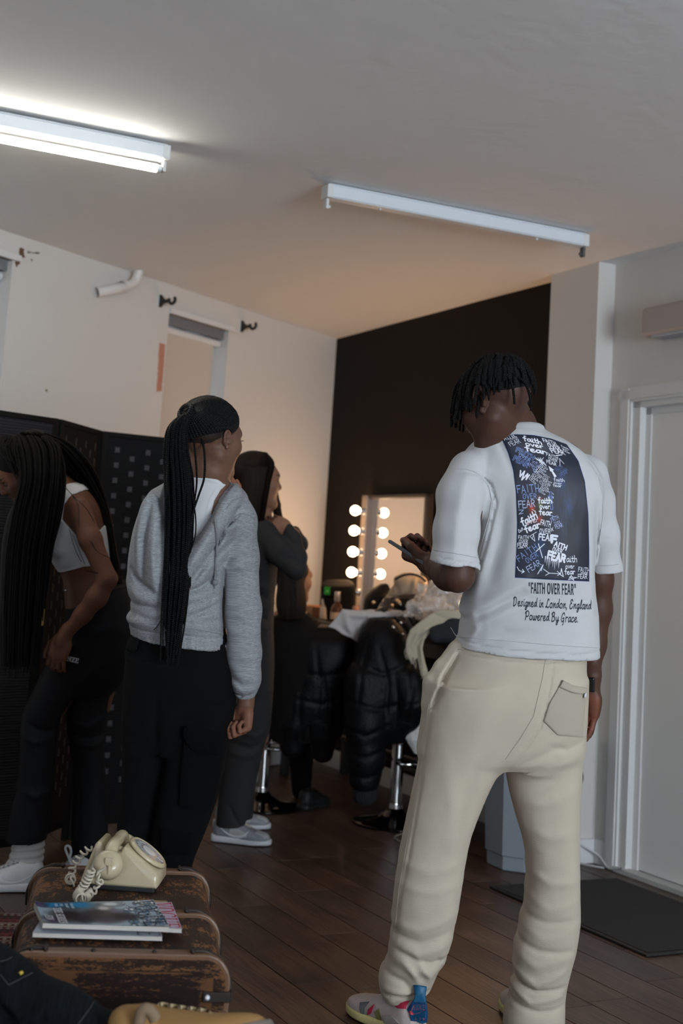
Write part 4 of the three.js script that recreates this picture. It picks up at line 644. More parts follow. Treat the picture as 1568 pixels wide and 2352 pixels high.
{ // small bottles, tray, tag
  const bottle = (label, px, n, k, prof, m, capProf, cm, lab) => { const p = onWallB(px, 1400, n).setY(TOP), sc = (a) => a.map(([x, y]) => [x * (0.6 + 0.4 * k), y * k]); prof = sc(prof); capProf = sc(capProf); if (lab) lab = sc([[lab[0], lab[1]], [lab[0], lab[2]]]).flat().filter((v, i) => i !== 2); const t = thing('bottle', label, 'bottle', p, 0); part(t, 'body', lathe(prof, 24), m); part(t, 'cap', lathe(capProf, 20), cm); if (lab) part(t, 'paper_label', lathe([[lab[0], lab[1]], [lab[0], lab[2]]], 24), M([0.6, 0.48, 0.36], 0.7)); return t; };
  const wh = M([0.62, 0.52, 0.44], 0.5), amber = new THREE.MeshPhysicalMaterial({ color: new THREE.Color(0.16, 0.05, 0.015), roughness: 0.1, transmission: 0.5, thickness: 0 });
  bottle('dark glass bottle with a silver cap on the make-up table', 773, 0.38, 1.23, [[0, 0], [0.027, 0], [0.03, 0.006], [0.03, 0.05], [0.024, 0.068], [0.013, 0.08], [0.012, 0.09], [0, 0.09]], amber, [[0, 0.088], [0.015, 0.088], [0.015, 0.128], [0.013, 0.131], [0, 0.131]], M([0.6, 0.58, 0.56], 0.3, { metalness: 0.7 }), [0.0305, 0.01, 0.04]);
  bottle('short white bottle standing left of the dark glass bottle', 745, 0.37, 2.0, [[0, 0], [0.016, 0], [0.018, 0.004], [0.018, 0.035], [0, 0.036]], wh, [[0, 0.036], [0.015, 0.036], [0.015, 0.056], [0, 0.057]], wh);
  bottle('pink tube bottle standing right of the dark glass bottle', 817, 0.38, 1.9, [[0, 0.014], [0.012, 0.014], [0.0135, 0.02], [0.0125, 0.05], [0, 0.051]], M([0.5, 0.24, 0.19], 0.5), [[0, 0], [0.012, 0], [0.012, 0.014], [0, 0.015]], wh);
  { const p = onWallB(728, 1400, 0.26).setY(TOP), t = thing('makeup_tray', 'wooden tray of make-up on the far end of the table', 'tray', p, YAW_B), w = M([0.24, 0.10, 0.045], 0.5, { bumpMap: T.grain, bumpScale: 0.0006 }); part(t, 'base', rbox(0.3, 0.008, 0.2, 0.003, 0, 0.004, 0), w); for (const s of [-1, 1]) { part(t, 'side', rbox(0.3, 0.06, 0.008, 0.003, 0, 0.032, s * 0.1), w); part(t, 'end', rbox(0.008, 0.06, 0.2, 0.003, s * 0.15, 0.032, 0), w); } }
  { const a = at(751, 1371, 7.32), p = level(751, 1398, TOP), t = thing('price_tag', 'bright green card tag on the black case in the far corner', 'tag', at(751, 1357, 7.36), -0.2); part(t, 'card', rbox(0.034, 0.044, 0.003, 0.001), M([0.012, 0.30, 0.02], 0.6)); part(t, 'print', rbox(0.012, 0.008, 0.001, 0.0004, 0.002, -0.002, 0.002), M([0.3, 0.6, 0.25], 0.7)); }
}
// ------------------------------------------------------------------ bin, mat, cables, pouch
{
  const p = level(1200, 1990, 0), t = thing('waste_bin', 'grey plastic waste bin seen between the legs of the cream joggers', 'bin', p.clone().add(new V3(0.02, 0, -0.02)), 0.42), g = M([0.235, 0.265, 0.305], 0.5), oct = (w, d, c) => [[-w + c, -d], [w - c, -d], [w, -d + c], [w, d - c], [w - c, d], [-w + c, d], [-w, d - c], [-w, -d + c]];
  const shell = (rows) => { const pos = [], idx = []; rows.forEach(([y, w, d, c]) => oct(w, d, c).forEach(([x, z]) => pos.push(x, y, z))); for (let i = 0; i + 1 < rows.length; i++) for (let k = 0; k < 8; k++) { const a = i * 8 + k, b = i * 8 + (k + 1) % 8; idx.push(a, a + 8, b, b, a + 8, b + 8); } return toCreasedNormals(geom(pos, null, pos.filter((_, i) => i % 3 < 2), idx), 0.4); };
  part(t, 'bin_body', shell([[0.0, 0, 0, 0], [0.0, 0.152, 0.12, 0.06], [0.004, 0.156, 0.124, 0.062], [0.055, 0.158, 0.126, 0.062], [0.06, 0.164, 0.131, 0.064], [0.60, 0.19, 0.155, 0.07], [0.60, 0.184, 0.149, 0.068], [0.06, 0.155, 0.122, 0.062], [0.05, 0, 0, 0]]), g); part(t, 'rim', shell([[0.585, 0.192, 0.157, 0.07], [0.585, 0.2, 0.165, 0.075], [0.61, 0.2, 0.165, 0.075], [0.61, 0.182, 0.147, 0.067], [0.6, 0.182, 0.147, 0.067]]), g);
}
{
  const c = level(1416, 2021, 0), b = level(1498.6, 2153.8, 0), len = 0.92, wid = 0.62, t = thing('door_mat', 'dark grey ribbed door mat on the floor before the white door', 'mat', c.clone().addScaledVector(DB, len / 2).addScaledVector(NB, wid / 2), YAW_B);
  const pos = [], uv = [], idx = [], nx = 46, nz = 31, r = rng(3); for (let j = 0; j <= nz; j++) for (let i = 0; i <= nx; i++) { pos.push((i / nx - 0.5) * (len - 0.03), 0.0105 + 0.0008 * (r() - 0.5), (j / nz - 0.5) * (wid - 0.03)); uv.push(i / nx * len, j / nz * wid); if (i < nx && j < nz) { const k = j * (nx + 1) + i; idx.push(k, k + nx + 1, k + 1, k + 1, k + nx + 1, k + nx + 2); } }
  part(t, 'border', rbox(len, 0.009, wid, 0.004, 0, 0.0045, 0), M([0.012, 0.012, 0.012], 0.6)); part(t, 'carpet', geom(pos, null, uv, idx), M([0.026, 0.024, 0.023], 1, { bumpMap: rep(T.speck, 5), bumpScale: 0.006 }));
}
tag(part(scene, 'cable', [hose([onB(2.40, 0.11, 0.13), onB(2.6, 0.10, 0.118), onB(2.79, 0.105, 0.116), onB(2.815, 0.08, 0.09), onB(2.86, 0.04, 0.024), onB(2.93, 0.006, 0.03), onB(3.02, 0.024, 0.034)], () => 0.005, 60, 8), hose([onB(2.45, 0.06, 0.125), onB(2.62, 0.02, 0.125), onB(2.72, 0.008, 0.13), onB(2.86, 0.006, 0.09), onB(2.93, 0.006, 0.05)], () => 0.004, 50, 8)], M([0.6, 0.6, 0.6], 0.5)), 'white cable along the skirting between the pillar and the door', 'cable');
tag(part(scene, 'cable', hose([level(985, 1915, 0.004), level(955, 1911, 0.004), level(920, 1916, 0.004), level(905, 1924, 0.004), level(930, 1938, 0.004), level(960, 1946, 0.004), level(1000, 1950, 0.004)], () => 0.0035, 50, 8), M([0.28, 0.26, 0.24], 0.5)), 'thin grey cable looped on the floor by the second stool', 'cable');
{ const p = onWallB(1322, 1786, 0.13), t = thing('leather_pouch', 'dark brown pouch hung at the pillar behind the right leg of the joggers', 'pouch', p, 0.3), m = M([0.03, 0.02, 0.015], 0.55); part(t, 'pouch', new THREE.SphereGeometry(1, 28, 20).scale(0.035, 0.042, 0.02), m); part(t, 'strap', hose([[-0.02, 0.03, 0], [-0.03, 0.09, -0.01], [-0.035, 0.16, -0.018]], () => 0.005, 16, 8), m); part(t, 'hook', hose([[-0.035, 0.155, -0.03], [-0.035, 0.155, -0.015], [-0.035, 0.17, -0.012]], () => 0.004, 10, 8), mat.chrome); }
{ const c = level(-40, 2165, 0), t = thing('rug', 'patterned red and cream rug at the left edge of the floor', 'rug', c, 0.15), m = canvas(256, 256, (k) => { k.fillStyle = '#5a1f22'; k.fillRect(0, 0, 256, 256); const r = rng(2); for (let i = 0; i < 16; i++) { k.fillStyle = ['#8a7f73', '#33191c', '#7d2a2c', '#a49a8c'][i % 4]; k.fillRect(0, i * 16, 256, 5); for (let j = 0; j < 16; j++) { k.beginPath(); k.moveTo(j * 16, i * 16 + 10); k.lineTo(j * 16 + 6, i * 16 + 4); k.lineTo(j * 16 + 12, i * 16 + 10); k.lineTo(j * 16 + 6, i * 16 + 16); k.fill(); } } }); m.wrapS = m.wrapT = THREE.RepeatWrapping; part(t, 'pile', rbox(0.36, 0.008, 0.62, 0.003, -0.08, 0.004, 0), M([0.6, 0.6, 0.6], 1, { map: m, bumpMap: rep(T.speck, 3), bumpScale: 0.004 })); const fr = []; for (let i = 0; i < 40; i++) { const z = -0.3 + i * 0.0154; fr.push(hose([[0.1, 0.004, z], [0.115, 0.003, z + 0.003], [0.13, 0.002, z]], () => 0.0018, 6, 4)); } part(t, 'fringe', fr, M([0.4, 0.36, 0.3], 1)).userData.kind = 'stuff'; }
// ------------------------------------------------------------------ the old wood-banded trunk with the telephone and magazines on it
{
  const TH = 0.40, FLt = level(33, 2182, TH), FRt = level(516, 2222, TH), BLt = level(76, 1992, TH), BRt = level(478, 2003, TH);
  const front = FLt.clone().lerp(FRt, 0.5), back = BLt.clone().lerp(BRt, 0.5), zdir = front.clone().sub(back), LEN = zdir.length(), WID = (FLt.distanceTo(FRt) + BLt.distanceTo(BRt)) / 2, mid = front.clone().lerp(back, 0.5).setY(0), yaw = Math.atan2(zdir.x, zdir.z);
  const t = thing('trunk', 'worn brown leather trunk with wooden bands, a telephone and magazines on top', 'trunk', mid, yaw), R = 0.045, LID = 0.105;
  const worn = (seed, tanX, dark) => tex(512, 512, (u, v) => { const n = 0.55 * tf(u, v, 5, seed, 5) + 0.45 * tf(u, v, 22, seed + 1, 3), s = tn(u, v, 128, seed + 7) * 0.6 + tn(u, v, 60, seed + 3) * 0.4, e = Math.min(u, 1 - u, v, 1 - v), wear = 0.85 * sst(0.525, 0.585, n * 0.70 + s * 0.31 + (e < 0.07 ? (0.07 - e) * 2.2 : 0) + tanX(u, v)), w = 0.86 + 0.14 * Math.sin(u * 500) * Math.sin(v * 500); return [mix(dark[0], 0.60, wear) * w, mix(dark[1], 0.41, wear) * w, mix(dark[2], 0.25, wear) * w]; }, true);
  const topMap = worn(3, (u, v) => (v > 0.85 && u < 0.25 ? 0.06 : u < 0.15 ? 0.05 : 0), [0.215, 0.145, 0.105]), frontMap = worn(11, (u, v) => { const k = sst(0.30, 0.24, u + 0.03 * noise(u * 14, v * 14, 1)) * sst(0.22, 0.32, v + 0.05 * noise(u * 9, v * 9, 4)); return k * 0.6 + (u > 0.93 ? 0.06 : 0); }, [0.205, 0.135, 0.125]), lowMap = worn(19, () => 0.0, [0.19, 0.125, 0.105]);
  const lm = (m, k = 1) => black([0.95, 0.93, 0.93], 0.7, { specularIntensity: 0.6, map: m, bumpMap: rep(T.cross, 5), bumpScale: 0.0012 });
  const boxUv = (g, w, h, d, y0) => { const p = g.attributes.position, n = g.attributes.normal, uv = g.attributes.uv; for (let i = 0; i < p.count; i++) { const nx = Math.abs(n.getX(i)), ny = Math.abs(n.getY(i)), nz = Math.abs(n.getZ(i)); if (ny > nx && ny > nz) uv.setXY(i, p.getX(i) / w + 0.5, 0.5 - p.getZ(i) / d); else if (nz > nx) uv.setXY(i, p.getX(i) / w + 0.5, (p.getY(i) - y0) / h); else uv.setXY(i, p.getZ(i) / d + 0.5, (p.getY(i) - y0) / h); } return g; };
  // carcass with rounded long edges: profile across x, swept along z
  const prof = (w, y0, y1, r, top) => { const p = [[-w / 2, y0], [w / 2, y0]]; if (top) { for (let i = 0; i <= 8; i++) { const a = i / 8 * Math.PI / 2; p.push([w / 2 - r + r * Math.cos(a), y1 - r + r * Math.sin(a)]); } for (let i = 0; i <= 8; i++) { const a = Math.PI / 2 + i / 8 * Math.PI / 2; p.push([-w / 2 + r + r * Math.cos(a), y1 - r + r * Math.sin(a)]); } } else p.push([w / 2, y1], [-w / 2, y1]); return p; };
  const lid = extrude(prof(WID, TH - LID, TH, R, true), LEN, 0.006), lidUv = (g) => toCreasedNormals(boxUv(g, WID, LID, LEN, TH - LID), 0.5);
  part(t, 'lid', lidUv(lid), lm(topMap)); part(t, 'body', toCreasedNormals(boxUv(extrude(prof(WID - 0.012, 0.0, TH - LID - 0.004, R, false), LEN - 0.012, 0.006), WID, TH - LID, LEN, 0), 0.5), lm(lowMap));
  part(t, 'front_panel', boxUv(rbox(WID - 0.05, LID - 0.03, 0.006, 0.002, 0, TH - LID / 2 - 0.008, LEN / 2 + 0.001), WID - 0.05, LID - 0.03, 0.006, TH - LID + 0.007), lm(frontMap), 'worn leather front with a bare tan patch'); 
  // wooden bands over the lid
  const wood = M([0.135, 0.066, 0.032], 0.42, { bumpMap: T.grain, bumpScale: 0.001 }), iron = M([0.035, 0.027, 0.023], 0.5, { metalness: 0.6 }), bandAt = (z, w) => { const o = prof(WID + 0.018, TH - LID + 0.002, TH + 0.009, R + 0.009, true), i = prof(WID - 0.004, TH - LID + 0.002, TH - 0.002, R, true), s = new THREE.Shape(o.slice(1).concat([o[0]]).map(([x, y]) => new THREE.Vector2(x, y))); s.holes.push(new THREE.Path(i.map(([x, y], k) => new THREE.Vector2(x, k < 2 ? y - 0.001 : y)))); return new THREE.ExtrudeGeometry(s, { depth: w - 0.006, bevelEnabled: true, bevelSize: 0.003, bevelThickness: 0.003, bevelOffset: -0.003, bevelSegments: 2 }).translate(0, 0, z - w / 2 + 0.003); };
  const bands = [LEN / 2 - 0.022, LEN * 0.06, -LEN / 2 + 0.022];
  bands.forEach((z, n) => {
    const b = part(t, 'wooden_band', toCreasedNormals(bandAt(z, 0.036), 0.5), wood);
    for (const s of [-1, 1]) { const c = part(b, 'corner_strap', [hose([[s * (WID / 2 - 0.075), TH + 0.0105, z], [s * (WID / 2 - R), TH + 0.0105, z], [s * (WID / 2 - R * 0.25), TH - R * 0.2, z], [s * (WID / 2 + 0.009), TH - R - 0.005, z], [s * (WID / 2 + 0.009), TH - 0.085, z]], () => 0.006, 30, 8), ball(0.0045, s * (WID / 2 - 0.07), TH + 0.013, z + 0.012, 10), ball(0.0045, s * (WID / 2 - 0.07), TH + 0.013, z - 0.012, 10)], iron); }
  });
  for (const x of [-0.4, -0.12, 0.16]) part(t, 'rivet', ball(0.005, x * WID, TH + 0.010, bands[0] + 0.008, 10), iron);
  part(t, 'edge_strip', [box(WID + 0.006, 0.008, 0.006, 0, TH - LID + 0.004, LEN / 2 + 0.002), box(WID - 0.004, 0.008, 0.006, 0, TH - LID - 0.010, LEN / 2 - 0.003)], M([0.19, 0.105, 0.055], 0.6));
  { const h = part(t, 'hasp', [rbox(0.055, 0.02, 0.005, 0.002, WID / 2 - 0.018, TH - 0.068, LEN / 2 + 0.006), rbox(0.005, 0.02, 0.05, 0.002, WID / 2 + 0.011, TH - 0.068, LEN / 2 - 0.018)], iron); part(h, 'rivet', ball(0.0055, WID / 2 - 0.036, TH - 0.068, LEN / 2 + 0.009, 12), mat.steel); }
  { const h = part(t, 'lower_corner_plate', [rbox(0.035, 0.045, 0.004, 0.002, WID / 2 - 0.026, TH - 0.145, LEN / 2 - 0.002)], iron); for (const [x, y] of [[0.07, 0.142], [0.115, 0.152]]) part(h, 'rivet', ball(0.006, WID / 2 - x, TH - y, LEN / 2 - 0.003, 12), iron); }
  { const hm2 = M([0.075, 0.038, 0.024], 0.5), h = part(t, 'handle', [hose([[-0.09, TH - 0.15, LEN / 2], [-0.075, TH - 0.142, LEN / 2 + 0.02], [0, TH - 0.138, LEN / 2 + 0.03], [0.075, TH - 0.142, LEN / 2 + 0.02], [0.09, TH - 0.15, LEN / 2]], () => 0.009, 30, 10)], hm2); for (const s of [-1, 1]) part(h, 'handle_loop', rbox(0.024, 0.05, 0.012, 0.004, s * 0.088, TH - 0.142, LEN / 2 + 0.002), iron); }
  { const c = part(t, 'side_clasp', [rbox(0.008, 0.05, 0.028, 0.003, -WID / 2 - 0.012, TH - 0.075, 0.12), hose([[-WID / 2 - 0.016, TH - 0.05, 0.12], [-WID / 2 - 0.026, TH - 0.06, 0.12], [-WID / 2 - 0.026, TH - 0.09, 0.12], [-WID / 2 - 0.016, TH - 0.1, 0.12]], () => 0.005, 16, 8)], iron); }
  { const p = level(350, 2068, TH + 0.004).sub(mid).applyAxisAngle(new V3(0, 1, 0), -yaw); part(t, 'paper_label', rbox(0.068, 0.001, 0.022, 0.0004, p.x, TH + 0.001, p.z), M([0.30, 0.21, 0.12], 0.9)); }
  // ---- telephone
  const L0 = level(172, 2042, TH), L1 = level(366, 2056, TH), len = L0.distanceTo(L1) * 0.93, dir = L1.clone().sub(L0), py = Math.atan2(-dir.z, dir.x), pc = L0.clone().lerp(L1, 0.5), PW = 0.15, back2 = new V3(0, 0, -1).applyAxisAngle(new V3(0, 1, 0), py);
  pc.addScaledVector(back2, PW / 2).setY(TH);
  const ph = thing('rotary_telephone', 'cream rotary dial telephone with a coiled cord standing on the trunk', 'telephone', pc, py), ivory = M([0.52, 0.44, 0.29], 0.22, { }), k = len / 0.22;
  const side = [[-0.108, 0.014], [0.106, 0.014], [0.110, 0.02], [0.109, 0.052], [0.104, 0.060], [0.060, 0.098], [0.018, 0.126], [0.006, 0.130], [0.000, 0.122], [-0.004, 0.113], [-0.050, 0.113], [-0.054, 0.126], [-0.060, 0.138], [-0.070, 0.140], [-0.077, 0.132], [-0.092, 0.080], [-0.106, 0.03]].map(([x, y]) => [x * k, y * k * 0.9]);
  const bodyG = extrude(side, PW * 0.98, 0.012, 4), bp = bodyG.attributes.position; for (let i = 0; i < bp.count; i++) { const y = bp.getY(i), s = 1 - 0.26 * sst(0.02, 0.14, y); bp.setZ(i, bp.getZ(i) * s); } bodyG.computeVertexNormals();
  part(ph, 'body', toCreasedNormals(bodyG, 0.6), ivory); part(ph, 'foot_plate', rbox(len * 0.92, 0.014, PW * 0.9, 0.004, 0, 0.007, 0), M([0.012, 0.013, 0.014], 0.6));
  const sl = Math.atan2(0.126 - 0.060, 0.018 - 0.104), dc = new V3(0.061 * k, 0.0885 * k, 0), nrm2 = new V3(0.59, 0.86, 0).normalize(), qd = new THREE.Quaternion().setFromUnitVectors(new V3(0, 1, 0), nrm2), onDial = (g) => g.applyQuaternion(qd).translate(dc.x, dc.y, dc.z);
  const bz = part(ph, 'dial_bezel', onDial(lathe([[0.036, 0.0], [0.054, 0.0], [0.055, 0.004], [0.051, 0.009], [0.046, 0.010], [0.044, 0.006]].map(([x, y]) => [x * 0.98, y]), 48)), ivory);
  const face = canvas(256, 256, (c) => { c.fillStyle = '#7d7d79'; c.fillRect(0, 0, 256, 256); c.fillStyle = '#d8d6d0'; c.beginPath(); c.arc(128, 128, 120, 0, 7); c.fill(); c.fillStyle = '#222'; c.font = 'bold 26px sans-serif'; c.textAlign = 'center'; for (let i = 0; i < 10; i++) { const a = (-70 - i * 28) * Math.PI / 180; c.fillText('1234567890'[i], 128 + 92 * Math.cos(a), 137 + 92 * Math.sin(a)); } });
  const dialMap = new THREE.CircleGeometry(0.043, 40).rotateX(-Math.PI / 2).translate(0, 0.003, 0); part(ph, 'dial_face', onDial(dialMap), M([0.75, 0.75, 0.75], 0.4, { map: face }));
  const fw = new THREE.Shape(); fw.absarc(0, 0, 0.042, 0, 2 * Math.PI); for (let i = 0; i < 10; i++) { const a = (20 + i * 28) * Math.PI / 180, h = new THREE.Path(); h.absarc(0.031 * Math.cos(a), 0.031 * Math.sin(a), 0.0064, 0, 2 * Math.PI, true); fw.holes.push(h); }
  const wheel = part(ph, 'finger_wheel', onDial(new THREE.ExtrudeGeometry(fw, { depth: 0.002, bevelEnabled: true, bevelSize: 0.0006, bevelThickness: 0.0006, bevelSegments: 1, curveSegments: 16 }).rotateX(-Math.PI / 2).translate(0, 0.0065, 0)), new THREE.MeshPhysicalMaterial({ color: new THREE.Color(0.7, 0.7, 0.7), transmission: 0.55, thickness: 0, roughness: 0.15, clearcoat: 1 })); part(wheel, 'centre_disc', onDial(lathe([[0, 0.0105], [0.018, 0.0105], [0.0185, 0.009], [0.0185, 0.008], [0, 0.008]], 32)), M([0.55, 0.55, 0.53], 0.3)); part(ph, 'finger_stop', onDial(rbox(0.02, 0.004, 0.005, 0.0015, 0.034, 0.012, 0.014)), mat.chrome);
  for (const s of [-1, 1]) part(ph, 'cradle_prong', [rbox(0.05 * k, 0.012, 0.016, 0.005, -0.027 * k, 0.107 * k, s * 0.035)], ivory);
  // handset lies across the cradle; its ear cup faces the viewer
  const hz = PW / 2 + 0.028, hsx = -0.026 * k, hs = part(ph, 'handset', [hose([[0, 0.100 * k, hz - 0.016], [0, 0.117 * k, hz - 0.04], [0, 0.119 * k, 0], [0, 0.117 * k, -hz + 0.04], [0, 0.100 * k, -hz + 0.016]].map(([x, y, z]) => [hsx, y, z]), (u) => 0.0155 * (0.92 + 0.16 * Math.abs(u - 0.5)), 40, 16)].map((g) => g), ivory);
  for (const s of [1, -1]) { const cup = lathe([[0, 0.024], [0.018, 0.023], [0.029, 0.017], [0.034, 0.006], [0.0345, -0.004], [0.033, -0.012], [0.028, -0.022], [0, -0.024]], 40).rotateX(Math.PI / 2 * 0.62 * s).translate(hsx, 0.078 * k, s * (hz - 0.004)); part(hs, 'ear_cup', cup, ivory); }
  const ez = hz + 0.022; part(hs, 'cord_socket', [rbox(0.022, 0.026, 0.008, 0.003, hsx + 0.006, 0.086 * k, ez - 0.004), cyl(0.0055, 0.0045, 0.02, hsx + 0.008, 0.072 * k, ez + 0.002, 14)], ivory);
  // coiled cord: straight piece, then coils down to the trunk lid and back behind the set
  const toPh = (p) => p.clone().sub(pc).applyAxisAngle(new V3(0, 1, 0), -py), coil = (pts, turns, rad, wire) => { const c = new THREE.CatmullRomCurve3(pts, false, 'centripetal'), n = turns * 12, out = [], fr2 = c.computeFrenetFrames(n, false); for (let i = 0; i <= n; i++) { const u = i / n, p = c.getPointAt(u), a = u * turns * 2 * Math.PI, r2 = typeof rad === 'function' ? rad(u) : rad; out.push(p.addScaledVector(fr2.normals[i], r2 * Math.cos(a)).addScaledVector(fr2.binormals[i], r2 * Math.sin(a))); } return hose(out, () => wire, n * 1.2 | 0, 6); };
  const zc = ez + 0.016, cordM = M([0.56, 0.50, 0.40], 0.35), dpx = (px2, py2, dz) => { const z0 = toCam(toWorld(0, 0, 0)); let w = at(px2, py2, dz); if (w.y < TH + 0.013) w = level(px2, py2, TH + 0.013); return toPh(w); }, dN = -toCam(pc.clone().addScaledVector(back2, -zc))[2];
  part(ph, 'coiled_cord', [hose([[241, 1993], [236, 1998], [226, 2003], [222, 2014]].map(([x, y]) => dpx(x, y, dN)), () => 0.0030, 20, 8), coil([[222, 2012], [231, 2022], [222, 2032], [222, 2042], [208, 2049], [204, 2058]].map(([x, y], i) => dpx(x, y, dN - 0.002 * i)), 6, 0.0075, 0.0028), coil([[210, 1998], [205, 2012], [196, 2028], [186, 2045], [180, 2058], [186, 2066]].map(([x, y]) => dpx(x, y, dN - 0.004)), 15, (u) => 0.0085 + 0.003 * u, 0.0028), coil([[200, 2060], [192, 2064], [184, 2064]].map(([x, y]) => dpx(x, y, dN - 0.012)), 4, 0.009, 0.0028)], cordM);
  const dB2 = -toCam(pc)[2]; part(ph, 'loose_cord', [coil([[208, 1945], [196, 1955], [184, 1966], [176, 1978], [166, 1990], [166, 2004], [161, 2014], [160, 2022]].map(([x, y]) => dpx(x, y, dB2 - 0.02)), 8, 0.0075, 0.0028), coil([[160, 2014], [164, 2024], [170, 2024]].map(([x, y]) => dpx(x, y, dB2 - 0.03)), 2, 0.011, 0.0028)], cordM);
  // ---- magazines
  const vogue = (bg, ink, draw) => canvas(512, 660, (c, w, h) => { c.fillStyle = bg; c.fillRect(0, 0, w, h); draw(c, w, h); c.fillStyle = ink; c.save(); c.translate(w / 2, 128); c.scale(1.0, 1.15); c.font = '150px serif'; c.textAlign = 'center'; c.fillText('VOGUE', 0, 0, w - 16); c.restore(); });
  const covA = vogue('#a9bccb', '#1b2440', (c, w, h) => { const r = rng(6), bl = (x, y, rx, ry, col) => { c.save(); c.translate(x, y); c.scale(rx, ry); const g = c.createRadialGradient(0, 0, 0, 0, 0, 1); g.addColorStop(0.3, col); g.addColorStop(1, 'rgba(0,0,0,0)'); c.fillStyle = g; c.fillRect(-1, -1, 2, 2); c.restore(); }; for (let i = 0; i < 90; i++) bl(r() * w, r() * 190, 20 + r() * 40, 8 + r() * 16, ['#5d8bb0', '#cfdbe4', '#7fa3bd', '#e6edf1'][i % 4]); bl(300, 260, 170, 110, '#6d5a86'); bl(330, 210, 90, 120, '#23182c'); bl(380, 330, 130, 120, '#8a6f96'); bl(250, 350, 130, 90, '#241a24'); bl(400, 430, 120, 60, '#2c3b6e'); bl(140, 300, 110, 70, '#c9c3c6'); bl(60, 250, 80, 90, '#d4dbe0'); bl(70, 430, 130, 140, '#0f86bd'); bl(60, 560, 110, 110, '#0d80b8'); bl(70, 640, 100, 60, '#4a3a6a'); bl(320, 500, 230, 150, '#120d16'); bl(330, 330, 150, 120, '#2a1c33'); bl(430, 600, 110, 80, '#43304f'); c.fillStyle = '#e9e9ee'; c.font = 'bold 62px serif'; c.fillText('THE SERIES', 130, 572); c.fillText('FIN', 330, 636); c.font = 'bold 22px sans-serif'; for (let i = 0; i < 4; i++) c.fillText(['NEW LIGHT', 'THE NEXT', 'STYLE', 'CODES'][i], 30, 470 + i * 28); });
  const covB = vogue('#c9b9cf', '#c01c34', (c, w, h) => { c.fillStyle = '#5a2b3a'; c.beginPath(); c.ellipse(300, 260, 90, 130, 0, 0, 7); c.fill(); c.fillStyle = '#b7a6bd'; c.fillRect(0, 420, w, 240); }), covC = vogue('#b9c2d0', '#333a55', () => {});
  const mag = (label, quad, y, h, cov, curl) => {   // quad: cover corners in pixels - far left, far right, near right, near left
    const P = quad.map(([px2, py2]) => level(px2, py2, y + h)), o = P[0].clone().add(P[2]).multiplyScalar(0.5).setY(y), m = thing('magazine', label, 'magazine', o, 0), pos = [], uv = [], idx = [], n = 14, g2 = [];
    const pt = (u, v, up) => { const a = P[0].clone().lerp(P[1], u), b = P[3].clone().lerp(P[2], u); return a.lerp(b, v).sub(o).setY(up); };
    for (let j = 0; j <= n; j++) for (let i = 0; i <= n; i++) { const u = i / n, v = j / n, up = h + curl * (sst(0.82, 1, u) * 0.6 * (0.5 + 0.5 * v) + sst(0.1, 0, u) * 0.8); const p = pt(u, v, up + 0.0008); pos.push(p.x, p.y, p.z); uv.push(v, u); if (i < n && j < n) { const q0 = j * (n + 1) + i; idx.push(q0, q0 + n + 1, q0 + 1, q0 + 1, q0 + n + 1, q0 + n + 2); } }
    part(m, 'cover', geom(pos, null, uv, idx), new THREE.MeshPhysicalMaterial({ map: cov, roughness: 0.32, clearcoat: 0.5, clearcoatRoughness: 0.25 }));
    const layers = 7, pp = [], pi = []; for (let l = 0; l < layers; l++) { const y0 = h * l / layers, y1 = h * (l + 0.86) / layers, e = (l % 3) * 0.0011 + (l % 2) * 0.0007, b0 = pp.length / 3; for (const yy of [y0, y1]) for (const [u, v] of [[0, 0], [1, 0], [1, 1], [0, 1]]) { const p = pt(u ? 1 - e * 2 : e, v ? 1 - e * 2 : e, yy); pp.push(p.x, p.y, p.z); } for (let s = 0; s < 4; s++) { const s2 = (s + 1) % 4; pi.push(b0 + s, b0 + s2, b0 + 4 + s, b0 + s2, b0 + 4 + s2, b0 + 4 + s); } pi.push(b0 + 4, b0 + 7, b0 + 5, b0 + 5, b0 + 7, b0 + 6); }
    const pg = geom(pp, null, null, pi).toNonIndexed(); pg.computeVertexNormals(); part(m, 'pages', pg, M([0.60, 0.56, 0.52], 0.75)); return m;
  };
  mag('pale magazine at the bottom of the stack on the trunk', [[106, 2090], [350, 2094], [373, 2152], [75, 2143]], TH + 0.0095, 0.008, covC, 0);
  mag('magazine with red title letters on a lilac cover, jutting out to the right', [[124, 2075], [394, 2073], [418, 2134], [150, 2118]], TH + 0.018, 0.008, covB, 0);
  mag('topmost magazine with a blue and violet cover, its corner curling up', [[78, 2075], [352, 2069], [389, 2130], [98, 2121]], TH + 0.0265, 0.009, covA, 0.006);
}
